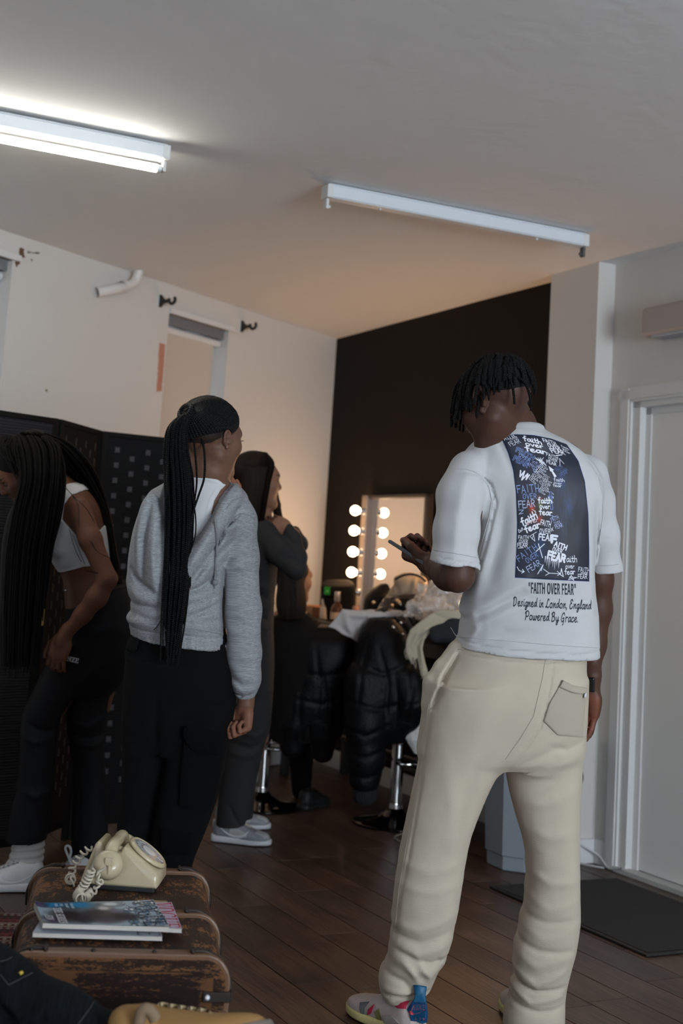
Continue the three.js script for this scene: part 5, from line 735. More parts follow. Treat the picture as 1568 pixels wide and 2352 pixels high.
// ------------------------------------------------------------------ the print on the T-shirt: hand lettering drawn with single strokes
const GLYPH = {   // strokes on a 0..100 grid, y down, baseline 80, x-height 40
  F: 'M20 8V80M20 10H70M20 42H60', A: 'M8 80L36 8L64 80M18 54H54', I: 'M22 8V80', T: 'M6 10H70M38 10V80', H: 'M12 8V80M60 8V80M12 44H60', O: 'M38 8C4 8 4 80 38 80C72 80 72 8 38 8', V: 'M6 8L36 80L66 8', E: 'M58 10H14V80H60M14 44H50', R: 'M14 80V10C74 4 74 46 14 46M34 46L62 80',
  f: 'M46 14C20 0 26 40 26 84M8 42H44', a: 'M52 46C20 34 8 60 14 72C22 90 48 76 52 44V72C54 82 62 80 66 74', i: 'M16 42V72C18 82 26 80 30 74M16 24V26', t: 'M22 16V68C24 84 36 82 44 72M6 40H42', h: 'M14 8V80M14 56C26 36 50 34 50 56V80', o: 'M34 42C6 42 6 80 34 80C62 80 62 42 34 42', v: 'M8 42L28 80L50 42', e: 'M10 62C40 64 54 42 32 42C4 42 4 80 32 80C44 80 50 74 54 68', r: 'M14 42V80M14 58C22 42 36 40 44 46',
  D: 'M20 12C24 40 14 70 16 80C70 84 84 20 40 8C24 4 6 12 8 22', s: 'M40 44C20 36 8 50 26 58C46 66 34 84 8 76', g: 'M50 46C20 34 8 60 16 72C26 86 46 74 50 44C50 80 48 108 28 106C12 104 14 92 60 74', n: 'M10 44C16 44 16 60 14 80C18 56 40 34 44 46C46 60 36 80 56 76', d: 'M50 46C20 34 8 60 16 72C26 86 46 74 54 8C50 50 48 82 66 74', L: 'M62 20C56 0 36 12 34 40C32 66 24 82 12 78C4 74 20 66 34 74C48 82 60 82 72 70', P: 'M24 12C26 40 20 66 14 82M6 30C10 4 78 -4 70 34C64 58 34 58 24 48', w: 'M8 46C12 60 6 80 20 80C32 80 36 60 38 46C38 60 34 80 48 80C62 80 66 60 62 44C66 52 72 54 80 50', B: 'M22 12C24 40 20 66 16 80M8 24C14 4 62 2 58 24C54 38 36 42 24 42C56 38 72 52 64 66C54 84 26 84 16 78', y: 'M10 46C12 60 8 78 24 76C38 74 46 60 48 44C48 80 46 106 28 106C12 104 16 90 62 72', G: 'M66 26C66 4 36 4 20 32C6 60 16 84 38 80C56 76 62 58 60 50C44 52 40 54 36 56M60 50C60 80 60 104 44 106', c: 'M48 48C40 36 12 44 12 64C12 86 40 82 54 68', l: 'M14 70C40 40 44 4 34 8C22 12 16 60 22 74C26 82 34 78 40 70', E2: 'M60 20C50 0 18 8 24 26C28 38 44 38 44 38C14 40 4 62 16 76C30 88 56 80 66 62', u: 'M10 44V66C14 86 40 82 46 60V44V70C48 80 56 80 62 72', '.': 'M14 78V79', ',': 'M16 76C18 84 14 90 10 94', X: 'M10 10L60 80M60 10L10 80', m: '',
};
const ADV = { F: 66, A: 70, I: 38, T: 74, H: 74, O: 76, V: 70, E: 66, R: 70, f: 46, a: 58, i: 28, t: 42, h: 60, o: 62, v: 52, e: 54, r: 46, D: 84, s: 46, g: 54, n: 56, d: 60, L: 74, P: 76, w: 76, B: 78, y: 56, G: 78, c: 52, l: 38, E2: 72, u: 60, '.': 26, ',': 28, X: 70, ' ': 30 };
function scribble(c, text, x, y, size, o = {}) {                        // x, y: baseline start; o.w stroke, o.rot, o.skew, o.color, o.gap, o.hollow
  c.save(); c.translate(x, y); c.rotate((o.rot ?? 0) * Math.PI / 180); const k = size / 72; c.transform(1, 0, -(o.skew ?? 0), 1, 0, 0); c.scale(k * (o.wide ?? 1), k); c.translate(0, -80); c.lineCap = c.lineJoin = 'round';
  let cx = 0; const r = rng(text.length * 31 + Math.round(x * 7 + y * 3));
  for (let i = 0; i < text.length; i++) {
    let ch = text[i]; if (o.script && ch === 'E') ch = 'E2'; const gl = GLYPH[ch];
    if (gl) { c.save(); c.translate(cx, o.script ? 0 : (r() - 0.5) * 8); const p = new Path2D(gl); c.strokeStyle = o.color ?? '#e8eaf0'; c.lineWidth = (o.w ?? 8); c.stroke(p); if (o.hollow) { c.strokeStyle = o.hollow; c.lineWidth = (o.w ?? 8) * 0.55; c.stroke(p); } c.restore(); }
    cx += (ADV[ch] ?? 50) + (o.gap ?? 0);
  }
  c.restore(); return cx * k;
}
function PRINT(who, shirtMesh, shirt) {
  const W = 768, H = 1280;
  const art = canvas(W, H, (c) => {
    c.fillStyle = '#1d2233'; c.fillRect(0, 0, W, H);
    const blob = (x, y, rx, ry, col, a) => { c.save(); c.translate(x, y); c.scale(rx, ry); const g = c.createRadialGradient(0, 0, 0, 0, 0, 1); g.addColorStop(0, col); g.addColorStop(1, 'rgba(0,0,0,0)'); c.globalAlpha = a; c.fillStyle = g; c.fillRect(-1, -1, 2, 2); c.restore(); };
    blob(500, 430, 150, 260, '#24407a', 0.9); blob(560, 640, 120, 230, '#1f3b74', 0.8); blob(250, 1000, 150, 330, '#1d3f74', 0.85); blob(270, 1190, 60, 70, '#1d6a92', 0.7); blob(640, 900, 140, 300, '#2c3140', 0.8);
    blob(165, 665, 95, 120, '#d0432a', 1); blob(240, 760, 90, 110, '#c0402c', 0.9); blob(255, 640, 60, 90, '#8f9a4a', 0.9); blob(250, 580, 80, 50, '#b5573a', 0.8);
    c.strokeStyle = 'rgba(70,110,190,0.35)'; c.lineWidth = 2; const r = rng(3); for (let i = 0; i < 60; i++) { const x = 440 + r() * 150, y = 420 + r() * 420; c.beginPath(); c.moveTo(x, y); c.lineTo(x + (r() - 0.5) * 60, y + 20 + r() * 70); c.stroke(); }
    // places below are in a close-up frame: x 250..1050 across the panel, y 190..1760 down it; the left edge of the panel curves
    const edge = (y) => (y < 720 ? mix(85, 250, Math.pow((y - 190) / 530, 0.75)) : y < 1200 ? 262 : mix(262, 245, (y - 1200) / 520)), right = (y) => (y < 720 ? mix(810, 1015, Math.pow(cl((y - 230) / 490), 0.7)) : mix(1015, 1050, (y - 720) / 1000));
    const put = (y, draw) => { c.save(); c.scale(W / (right(y) - edge(y)), H / 1570); c.translate(-edge(y), -190); draw(); c.restore(); };
    const S = (t, x, y, size, o) => put(y, () => scribble(c, t, x, y, size, { color: '#e4e6ee', w: 10, ...o })), LN = (pts, w, col = '#e4e6ee') => put(pts[0][1], () => { c.lineCap = c.lineJoin = 'round'; c.lineWidth = w; c.strokeStyle = col; c.beginPath(); pts.forEach(([x, y]) => c.lineTo(x, y)); c.stroke(); });
    const bl = '#8fa6dd', dk = '#5a74b8', mid = '#a8b6e0';
    S('FAITH', 105, 258, 44, { rot: -12, wide: 0.85 }); S('OVER', 190, 258, 26, { rot: -12 }); S('FEAR', 190, 322, 46, { rot: -14, wide: 0.8, w: 9 });
    S('faith', 330, 262, 62, { rot: 12, w: 15, wide: 0.95 }); S('over', 352, 322, 56, { rot: 8, w: 14, wide: 1.1 }); S('fear', 345, 380, 68, { rot: 12, w: 15, wide: 1.1 });
    S('FAITH', 540, 258, 46, { rot: 4, w: 14, wide: 0.72 }); S('OVER', 598, 318, 50, { rot: 3, w: 15, wide: 0.7 }); S('FEAR', 620, 388, 54, { rot: -3, w: 15, wide: 0.8 }); LN([[672, 416], [740, 396]], 11); S('faith', 735, 262, 26, { rot: 14, w: 12 }); S('over', 745, 292, 22, { rot: 14, w: 12 }); S('fear', 752, 322, 28, { rot: 16, w: 12 });
    S('FAITH', 238, 380, 54, { rot: 36, w: 22, color: bl, hollow: '#27335c', wide: 0.82 }); S('OVER', 272, 436, 36, { rot: 38, w: 13, color: bl, wide: 0.9 }); S('FEAR', 208, 468, 56, { rot: 38, w: 22, color: bl, hollow: '#27335c', wide: 0.8 });
    for (let i = 0; i < 8; i++) LN([[455 + i * 8, 460 + (i % 3) * 8], [520 - i * 2 + (i % 2) * 30, 555 - (i % 3) * 20]], 5); LN([[450, 470], [545, 545]], 6); LN([[540, 460], [480, 520]], 6);
    S('FAITH', 388, 570, 38, { rot: -18, color: mid, wide: 0.7 }); S('OVER', 425, 592, 30, { rot: -12, color: mid }); S('FEAR', 445, 640, 40, { rot: -14, color: mid, wide: 0.8 });
    S('FAITH', 562, 430, 38, { rot: 16, w: 13, wide: 0.75 }); S('OVER', 592, 478, 30, { rot: 10, w: 14, wide: 0.8 }); S('FEAR', 568, 515, 36, { rot: 12, w: 14, wide: 0.8 }); LN([[708, 448], [742, 500]], 6); LN([[712, 446], [690, 534]], 6);
    S('FAITH', 690, 605, 40, { rot: -36, color: dk, w: 7, wide: 0.6 }); S('OVER', 735, 615, 26, { rot: -30, color: dk, w: 7 }); S('FEAR', 738, 655, 34, { rot: -34, color: dk, w: 7, wide: 0.8 });
    put(560, () => { c.fillStyle = '#e4e6ee'; c.beginPath(); for (const [x, y] of [[598, 548], [648, 588], [630, 594], [660, 655], [634, 670], [612, 604], [600, 612]]) c.lineTo(x, y); c.fill(); });
    S('FAITH', 462, 752, 66, { rot: -46, w: 24, hollow: '#1d2233', wide: 0.82 }); S('OVER', 548, 768, 46, { rot: -48, w: 18, hollow: '#1d2233', wide: 0.72 }); S('FEAR', 560, 868, 62, { rot: -58, w: 22, hollow: '#1d2233', wide: 0.72 });
    LN([[300, 600], [285, 665], [340, 610], [300, 700], [370, 640], [345, 700], [385, 655]], 15); S('faith', 662, 708, 38, { w: 10 }); S('over', 668, 738, 30, { w: 10 }); S('fear', 658, 768, 34, { w: 10 });
    S('FAITH', 270, 845, 82, { w: 8, color: '#8ba2dc', wide: 0.62, rot: -3, gap: 8 }); S('OVER', 330, 908, 54, { w: 9, color: '#8ba2dc', wide: 0.72 }); S('FEAR', 275, 1005, 76, { w: 9, color: '#b9c4e4', wide: 0.66, rot: -3 });
    put(820, () => { c.strokeStyle = '#6f88cc'; c.lineWidth = 6; c.strokeRect(618, 830, 22, 185); c.strokeRect(600, 876, 56, 18); }); for (const [a, b] of [[604, 822], [650, 840], [648, 880], [640, 930]]) LN([[a, b], [a + 10, b + 14]], 5);
    S('faith', 488, 952, 62, { w: 15, wide: 0.75 }); S('over', 502, 1008, 52, { w: 14, wide: 0.72 }); S('fear', 495, 1078, 64, { w: 15, wide: 0.78 });
    LN([[285, 1025], [335, 1025], [285, 1070], [330, 1060]], 6, '#b9c4e4'); LN([[425, 1022], [460, 1040], [465, 1060], [450, 1045]], 6);
    S('faith', 312, 1195, 78, { rot: -26, w: 16, wide: 0.78, skew: 0.1 }); S('over', 358, 1192, 48, { rot: -18, w: 11, color: '#d8b8c0' }); S('fear', 350, 1275, 76, { rot: -22, w: 16, wide: 0.82 }); LN([[285, 1270], [275, 1235], [300, 1250], [315, 1215], [325, 1240], [285, 1270]], 6);
    S('FAITH', 502, 1180, 56, { w: 14, rot: 12, wide: 0.48 }); S('OVER', 500, 1272, 48, { w: 13, wide: 0.64 }); S('FEAR', 482, 1340, 62, { w: 17, rot: 4, wide: 0.72 });
    S('FAITH', 628, 1150, 40, { rot: -26, color: mid, w: 10, wide: 0.55 }); S('OVER', 660, 1175, 26, { rot: -20, color: mid, wide: 0.7 }); S('FEAR', 672, 1222, 40, { rot: -24, color: mid, w: 12, wide: 0.6 }); LN([[615, 1210], [650, 1240]], 6); LN([[645, 1205], [625, 1250]], 6); LN([[600, 1075], [650, 1085], [630, 1110], [645, 1090]], 6, mid);
    S('FAITH', 268, 1340, 38, { w: 12, wide: 0.72 }); S('OVER', 280, 1382, 34, { w: 12, wide: 0.75 }); S('FEAR', 258, 1425, 42, { w: 13, wide: 0.75 }); LN([[272, 1438], [330, 1432]], 7); LN([[470, 1262], [400, 1308], [455, 1360], [440, 1290], [425, 1340]], 6);
    LN([[490, 1385], [538, 1530]], 9); LN([[555, 1384], [468, 1468]], 9);
    S('F', 612, 1360, 76, { w: 24, rot: 4 }); S('AITH', 655, 1396, 52, { w: 20, rot: 16, wide: 0.78 }); S('OVER', 636, 1456, 46, { w: 16, rot: 12, wide: 0.62 }); S('FEAR', 575, 1530, 76, { w: 24, rot: 10, wide: 0.72 }); put(1540, () => { c.fillStyle = '#e4e6ee'; for (let i = 0; i < 8; i++) { const x = 562 + i * 21; c.beginPath(); c.moveTo(x, 1510 + i * 5); c.lineTo(x + 13, 1512 + i * 5); c.lineTo(x + 3, 1590 + (i % 3) * 26 + i * 4); c.fill(); } });
    S('FAITH', 275, 1590, 66, { w: 7, rot: -36, color: '#8ba2dc', wide: 0.78, gap: 12 }); S('OVER', 370, 1600, 56, { w: 8, rot: -34, color: '#8ba2dc', wide: 0.68 }); S('FEAR', 385, 1700, 66, { w: 8, rot: -34, color: '#b9c4e4', wide: 0.7 });
    S('faith', 762, 1565, 72, { w: 9, wide: 0.66, rot: -4 }); S('over', 785, 1630, 54, { w: 10, wide: 0.62, rot: -2 }); S('fear', 778, 1695, 62, { w: 11, wide: 0.66, rot: -3 }); S('FAITH', 920, 1655, 50, { w: 10, wide: 0.6, rot: 4 }); S('OVER', 955, 1685, 24, { w: 13, wide: 0.8 }); S('FEAR', 920, 1730, 48, { w: 11, wide: 0.6 });
    LN([[265, 1640], [290, 1680], [345, 1690], [325, 1665], [345, 1690], [318, 1705]], 8); LN([[490, 1705], [545, 1605], [525, 1670]], 8); LN([[550, 1650], [615, 1690], [575, 1715], [615, 1690], [735, 1690], [700, 1665], [735, 1690], [705, 1710]], 7); LN([[735, 1700], [745, 1635], [768, 1720], [735, 1700]], 8); LN([[825, 1750], [855, 1700], [885, 1755], [835, 1720], [915, 1722], [825, 1750]], 6);
    c.strokeStyle = 'rgba(110,150,220,0.6)'; c.lineWidth = 4; c.strokeRect(2, 2, W - 4, H - 4);
  });
  who.wear('printed_picture', patch(shirt, [[1149, 1001], [1185, 997], [1225, 999], [1265, 1007], [1301, 1020]], [[1182, 1327], [1265, 1332], [1353, 1336]], [[1149, 1001], [1166, 1040], [1178, 1080], [1184, 1130], [1187, 1200], [1185, 1270], [1182, 1327]], [[1301, 1020], [1328, 1058], [1343, 1105], [1351, 1180], [1353, 1260], [1353, 1336]], 3.45, 40, 60, 0.0008), new THREE.MeshPhysicalMaterial({ map: art, roughness: 0.55 }), shirtMesh, 'navy picture print covered in white hand lettering');
  const ink = '#262a38', words = canvas(1024, 512, (c) => {
    c.fillStyle = '#d5d6da'; c.clearRect(0, 0, 1024, 512); c.fillStyle = ink; c.save(); c.translate(208, 150); c.scale(0.40, 1.0); c.font = 'bold 168px sans-serif'; c.fillText('"FAITH OVER FEAR"', 0, 0); c.restore();
    c.save(); c.translate(0, 0); scribble(c, 'Designed in London, England', 8, 296, 96, { script: true, w: 11, color: ink, skew: 0.12, wide: 0.52, gap: 2 }); scribble(c, 'Powered By Grace.', 160, 440, 96, { script: true, w: 11, color: ink, skew: 0.12, wide: 0.54, gap: 2 }); c.restore();
  });
  who.wear('printed_words', patch(shirt, [[1176, 1330], [1265, 1333], [1357, 1336]], [[1176, 1436], [1265, 1442], [1357, 1446]], [[1176, 1330], [1175, 1380], [1176, 1436]], [[1357, 1336], [1358, 1390], [1357, 1446]], 3.45, 30, 20, 0.0006), new THREE.MeshStandardMaterial({ map: words, roughness: 0.7, transparent: true, alphaTest: 0.3 }), shirtMesh, 'dark lettering below the picture');
}
// ------------------------------------------------------------------ the man in the white T-shirt
{
  const D0 = 3.45, foot = level(1090, 2400, 0), who = personAt('man with short twisted hair in white printed T-shirt and cream joggers, looking at a phone', foot);
  const hx = axes([-0.70, -0.44, -0.56], [0.02, 1, -0.15]), head = placed(headField(), q(1139, 926, 3.42), hx, 0.99);
  // ---- skin
  const hl = axes([0, 0, 1], [0, 1, 0]);
  const W1 = q(990, 1297, 3.55), hy = new V3(0.50, -0.10, 0.86).normalize(), hz = new V3(0.30, 0.9, -0.1); hz.addScaledVector(hy, -hz.dot(hy)).normalize(); const hX = new V3().crossVectors(hy, hz);
  const handL = placed(handField({ curl: [[58, 78, 46], [62, 80, 48], [64, 82, 48], [66, 80, 46]], spread: 5, thumb: [[0.028, -0.02, 0.012], [0.05, -0.044, 0.028], [0.052, -0.074, 0.036], [0.042, -0.1, 0.036]] }), W1, [hX.toArray(), hy.toArray(), hz.toArray()], 1.0);
  const W2 = q(1352, 1575, 3.57), gy = new V3(0.13, 0.98, 0.1).normalize(), gz = new V3(-0.55, 0.05, 0.83); gz.addScaledVector(gy, -gz.dot(gy)).normalize(); const gX = new V3().crossVectors(gy, gz);
  const hr0 = handField({ curl: [[14, 18, 12], [16, 22, 14], [18, 24, 14], [22, 24, 14]], spread: 2 }), hrM = (x, y, z) => hr0(-x, y, z); hrM.c = hr0.c; hrM.r = hr0.r;
  const handR = placed(hrM, W2, [gX.toArray(), gy.toArray(), gz.toArray()], 1.0);
  const armL = union([chainPx([[1085, 1110, 3.39, 36], [1062, 1230, 3.34, 35], [1050, 1322, 3.33, 35]], 0.02), chainPx([[1052, 1322, 3.33, 35], [1030, 1318, 3.39, 36], [1012, 1306, 3.47, 29], [990, 1297, 3.55, 22]], 0.02)], 0.02);
  const armR = chainPx([[1350, 1120, 3.54, 34], [1372, 1230, 3.58, 28], [1374, 1330, 3.6, 32], [1370, 1400, 3.61, 33], [1363, 1480, 3.6, 27], [1352, 1575, 3.57, 19]], 0.02);
  const neck = union([chainPx([[1166, 945, 3.45, 47], [1182, 985, 3.465, 46], [1192, 1040, 3.47, 40]], 0.03)], 0.03);
  const trunk = loftPx([[985, 1150, 1245, 3.45, 0.06], [1030, 1100, 1330, 3.46, 0.08], [1100, 1075, 1375, 3.46, 0.1], [1250, 1095, 1355, 3.45, 0.1], [1400, 1080, 1350, 3.45, 0.09], [1520, 1050, 1340, 3.46, 0.1]], 2.2);
  const legs = union([chainPx([[1095, 1560, 3.45, 66], [1045, 1850, 3.44, 46], [985, 2080, 3.46, 40], [950, 2250, 3.5, 28]], 0.03), chainPx([[1255, 1560, 3.48, 66], [1262, 1850, 3.5, 46], [1265, 2100, 3.53, 40], [1235, 2300, 3.55, 28]], 0.03)], 0.03);
  const body = union([head, neck, trunk, armL, armR, handL, handR, legs], 0.018);
  const lipAt = head.to([0, -0.06, 0.09]);
  const hairMask = (h) => h[1] > 0.0 + 0.035 * sst(0.03, 0.09, h[2]) - 0.02 * sst(0.0, -0.07, h[2]);
  const tone = (p, n) => {
    const h = head.from(p), nearHead = Math.hypot(...h) < 0.16; let c = [1, 1, 1];
    if (nearHead) { if (Math.hypot((h[0]) / 0.024, (h[1] + 0.06) / 0.013) < 1 && h[2] > 0.07) c = [0.85, 0.6, 0.6]; const k = 0.35 * sst(0.5, 1, 1 - Math.abs(h[1] + 0.0) / 0.09) * sst(0.02, -0.03, h[2]) * (0.6 + 0.6 * noise(h[0] * 160, h[1] * 160, h[2] * 160)); if (h[2] < 0.02 && h[1] > -0.05 && Math.abs(h[0]) < 0.074 && h[1] < 0.03) c = c.map((v) => v * (1 - cl(k, 0, 0.6))); if (hairMask(h) && h[1] > 0.02) c = c.map((v) => v * 0.35); }
    for (const [H, m] of [[handL, 1], [handR, 1]]) { const g = H.from(p); if (Math.hypot(g[0], g[1] + 0.09, g[2]) < 0.14 && g[1] < 0.0) { const pn = n[0] * (H === handL ? hz.x : gz.x) + n[1] * (H === handL ? hz.y : gz.y) + n[2] * (H === handL ? hz.z : gz.z), t = sst(0.1, 0.8, pn) * sst(0.0, -0.03, g[1]); c = c.map((v, i) => v * mix(1, [2.6, 2.0, 1.9][i], t)); } }
    return c;
  };
  const o = { color: tone, uv: (p) => [p[0] + p[2], p[1]] };
  who.wear('body', bodyMesh(body, [[...around(head.to([0, 0, 0]), 0.155), 0.0032], [...around(q(985, 1300, 3.5), [0.15, 0.11, 0.24]), 0.0032], [...around(q(1352, 1640, 3.57), [0.06, 0.13, 0.09]), 0.0032], [...around(q(1385, 1420, 3.6), [0.07, 0.16, 0.12]), 0.006], [...around(q(1180, 1030, 3.45), [0.16, 0.10, 0.16]), 0.006], [...around(q(1180, 1740, 3.5), [0.36, 0.76, 0.2]), 0.014]], o), skin([0.075, 0.034, 0.022]));
  // ---- hair: twisted locks that fall from the crown
  const r = rng(4), locks = [], hairBase = surf(placed(keep((x, y, z) => { const d = ell([0, 0.036, -0.014], [0.0785, 0.0845, 0.099])(x, y, z); return smax(d, -(y - (0.018 + 0.045 * sst(0.02, 0.09, z) - 0.03 * sst(0.0, -0.09, z))), 0.01); }, { c: [0, 0.03, 0], r: 0.13 }), q(1139, 926, 3.42), hx, 0.99), ...around(head.to([0, 0.03, 0]), 0.14), 0.005, { uv: (p) => [p[0] * 4, p[1] * 4] });
  for (let i = 0; i < 330; i++) {
    const a = r() * 2 * Math.PI, el = Math.asin(0.06 + 0.92 * Math.pow(r(), 0.8)), n = [Math.cos(el) * Math.cos(a), Math.sin(el), Math.cos(el) * Math.sin(a)];
    const root = [n[0] * 0.075, 0.034 + n[1] * 0.084, -0.014 + n[2] * 0.095]; if (root[1] < 0.03 && n[2] > 0.55) continue;
    const dir = [0, 1, 2].map((k) => (n[0] * hx[0][k] + n[1] * hx[1][k] + n[2] * hx[2][k]) * 0.45 + DOWN[k] * (1 - n[1]) * 0.8), back = n[2] < -0.3, len = (el > 0.7 ? 0.10 : 0.035) + r() * (back ? 0.035 : 0.045);
    const p = strand(head, head.to(root), dir, len, 9, 0.34, 0.006 + r() * 0.005, 0.22, r), w = 0.0042 + r() * 0.0014, ph = r() * 6;
    locks.push(hose(p, (t) => w * (t < 0.04 ? 0.5 : 1 - 0.35 * t) * (1 + 0.13 * Math.sin(t * len * 900 + ph)) * (t > 0.97 ? 0.5 : 1), 26, 6, 90));
  }
  for (const [x, y, z] of [[0.055, 0.045, -0.075], [0.03, 0.02, -0.1]]) { const p = strand(head, head.to([x, y, z]), [0.5, 0.1, 0.3], 0.1, 10, 0.25, 0.008); locks.push(hose(p, (t) => 0.0045 * (1 - 0.3 * t), 24, 6, 90)); }
  who.wear('hair', [hairBase, ...locks], black([0.005, 0.0046, 0.0046], 0.75, { bumpMap: T.plait, bumpScale: 0.002 }));
  // ---- T-shirt
  const fold = folds([
    [[[1070, 1395], [1120, 1365], [1190, 1320]], 0.007, 16], [[[1062, 1440], [1110, 1405], [1180, 1375]], 0.006, 14], [[[1060, 1415], [1120, 1385], [1185, 1345]], -0.005, 10], [[[1120, 1190], [1108, 1250], [1092, 1310], [1080, 1370]], 0.006, 14], [[[1150, 1130], [1142, 1220], [1120, 1320]], -0.005, 16],
    [[[1100, 1465], [1150, 1440], [1200, 1435]], -0.004, 14], [[[1058, 1090], [1040, 1160], [1028, 1270]], 0.004, 14], [[[1075, 1110], [1068, 1180], [1060, 1280]], -0.004, 12], [[[1112, 1040], [1100, 1075], [1112, 1120]], -0.003, 10], [[[1358, 1150], [1362, 1250], [1360, 1400]], -0.005, 10], [[[1372, 1120], [1376, 1220], [1374, 1300]], 0.003, 10],
    [[[1135, 1005], [1150, 1040], [1165, 1080]], -0.003, 9], [[[1070, 1460], [1085, 1430], [1078, 1395]], 0.003, 8],
  ], D0);
  const seam = folds([[[[1043, 1076], [1087, 1081], [1117, 1107], [1129, 1147], [1112, 1225], [1093, 1300]], -0.004, 3], [[[1352, 1065], [1380, 1110], [1384, 1170], [1374, 1250]], -0.003, 3], [[[1044, 1461], [1120, 1468], [1250, 1480], [1371, 1487]], -0.0022, 2.5], [[[1000, 1262], [1050, 1272], [1096, 1281]], -0.002, 2.5], [[[1374, 1298], [1400, 1299], [1421, 1296]], -0.002, 2.5]], D0);
  const torso = loftPx([[976, 1138, 1238, 3.462, 0.066], [990, 1122, 1256, 3.46, 0.08], [1010, 1094, 1297, 3.46, 0.094], [1035, 1068, 1334, 3.46, 0.10], [1070, 1048, 1364, 3.46, 0.118], [1120, 1052, 1382, 3.46, 0.13], [1200, 1080, 1374, 3.46, 0.135], [1300, 1084, 1369, 3.455, 0.13], [1350, 1072, 1369, 3.455, 0.128], [1395, 1056, 1370, 3.455, 0.128], [1440, 1058, 1371, 3.455, 0.13], [1480, 1044, 1372, 3.455, 0.135], [1520, 1036, 1373, 3.455, 0.135]], 2.5, 0.012);
  const slL = chainPx([[1078, 1085, 3.39, 50], [1056, 1140, 3.36, 53], [1048, 1220, 3.34, 51], [1042, 1295, 3.33, 50], [1040, 1330, 3.33, 50]], 0.02), slR = chainPx([[1352, 1090, 3.52, 44], [1366, 1150, 3.56, 43], [1378, 1230, 3.58, 41], [1388, 1310, 3.6, 38], [1390, 1350, 3.6, 38]], 0.02);
  const planeCut = (a, b, d) => { const A = q(...a, d), Bp = q(...b, d), nx = -(Bp[1] - A[1]), ny = Bp[0] - A[0], l = Math.hypot(nx, ny), s = ny > 0 ? -1 : 1; return (x, y) => s * ((x - A[0]) * nx + (y - A[1]) * ny) / l; };   // positive below the line
  const cL = planeCut([985, 1284], [1098, 1303], 3.34), cR = planeCut([1360, 1315], [1430, 1312], 3.6), cH = planeCut([1037, 1479], [1372, 1505], 3.45);
  const shirt = (x, y, z) => {
    const t = smax(torso(x, y, z), cH(x, y), 0.004), a = slL(x, y, z), b = slR(x, y, z); let d = smin(t, smax(a, cL(x, y), 0.004), 0.022); d = smin(d, smax(b, cR(x, y), 0.004), 0.045);
    if (Math.abs(d) < 0.03) { d -= 0.0045 * fbm(x * 9, y * 7, z * 9, 2) + 0.0009 * fbm(x * 36, y * 26, z * 36, 2); if (z > -3.5) d -= fold(x, y) * 1.7 + seam(x, y) * 1.4; } return d;
  };
  const shirtMat = cloth([0.52, 0.52, 0.53], 0.9, T.knit, 16, 0.0004), sh0 = who.wear('t_shirt', surf(shirt, ...[q(975, 1520, 3.3), q(1440, 960, 3.3)].map((v, i) => [v[0] * (i ? 1.1 : 1), v[1] * 1.1, i ? -3.24 : -3.72]), 0.0062, { uv: cylUv(q(1210, 0, 3.46)[0], -3.46, 0.2) }), shirtMat);
  const col = []; for (let i = 0; i < 40; i++) { const a = i / 40 * 2 * Math.PI; const p = q(1187 + 54 * Math.cos(a), 993 - 4 * Math.cos(a), 3.458); col.push([p[0], p[1] + 0.018 * Math.sin(a), p[2] + 0.062 * Math.sin(a)]); }
  const collar = new THREE.TubeGeometry(new THREE.CatmullRomCurve3(col.map(vec), true), 80, 0.011, 10, true); who.wear('collar', collar, shirtMat, sh0);
  PRINT(who, sh0, shirt);
  seams(who, sh0, shirt, [[[1043, 1077], [1066, 1077], [1087, 1082], [1108, 1096], [1122, 1118], [1129, 1147], [1123, 1185], [1112, 1225], [1098, 1280]], [[1352, 1062], [1374, 1096], [1384, 1140], [1383, 1190], [1375, 1250]], [[1044, 1462], [1120, 1468], [1250, 1480], [1371, 1488]], [[996, 1263], [1050, 1272], [1093, 1280]], [[1376, 1299], [1400, 1299], [1420, 1296]], [[1128, 1001], [1150, 992], [1180, 985], [1215, 985], [1250, 996]]], D0, shirtMat);
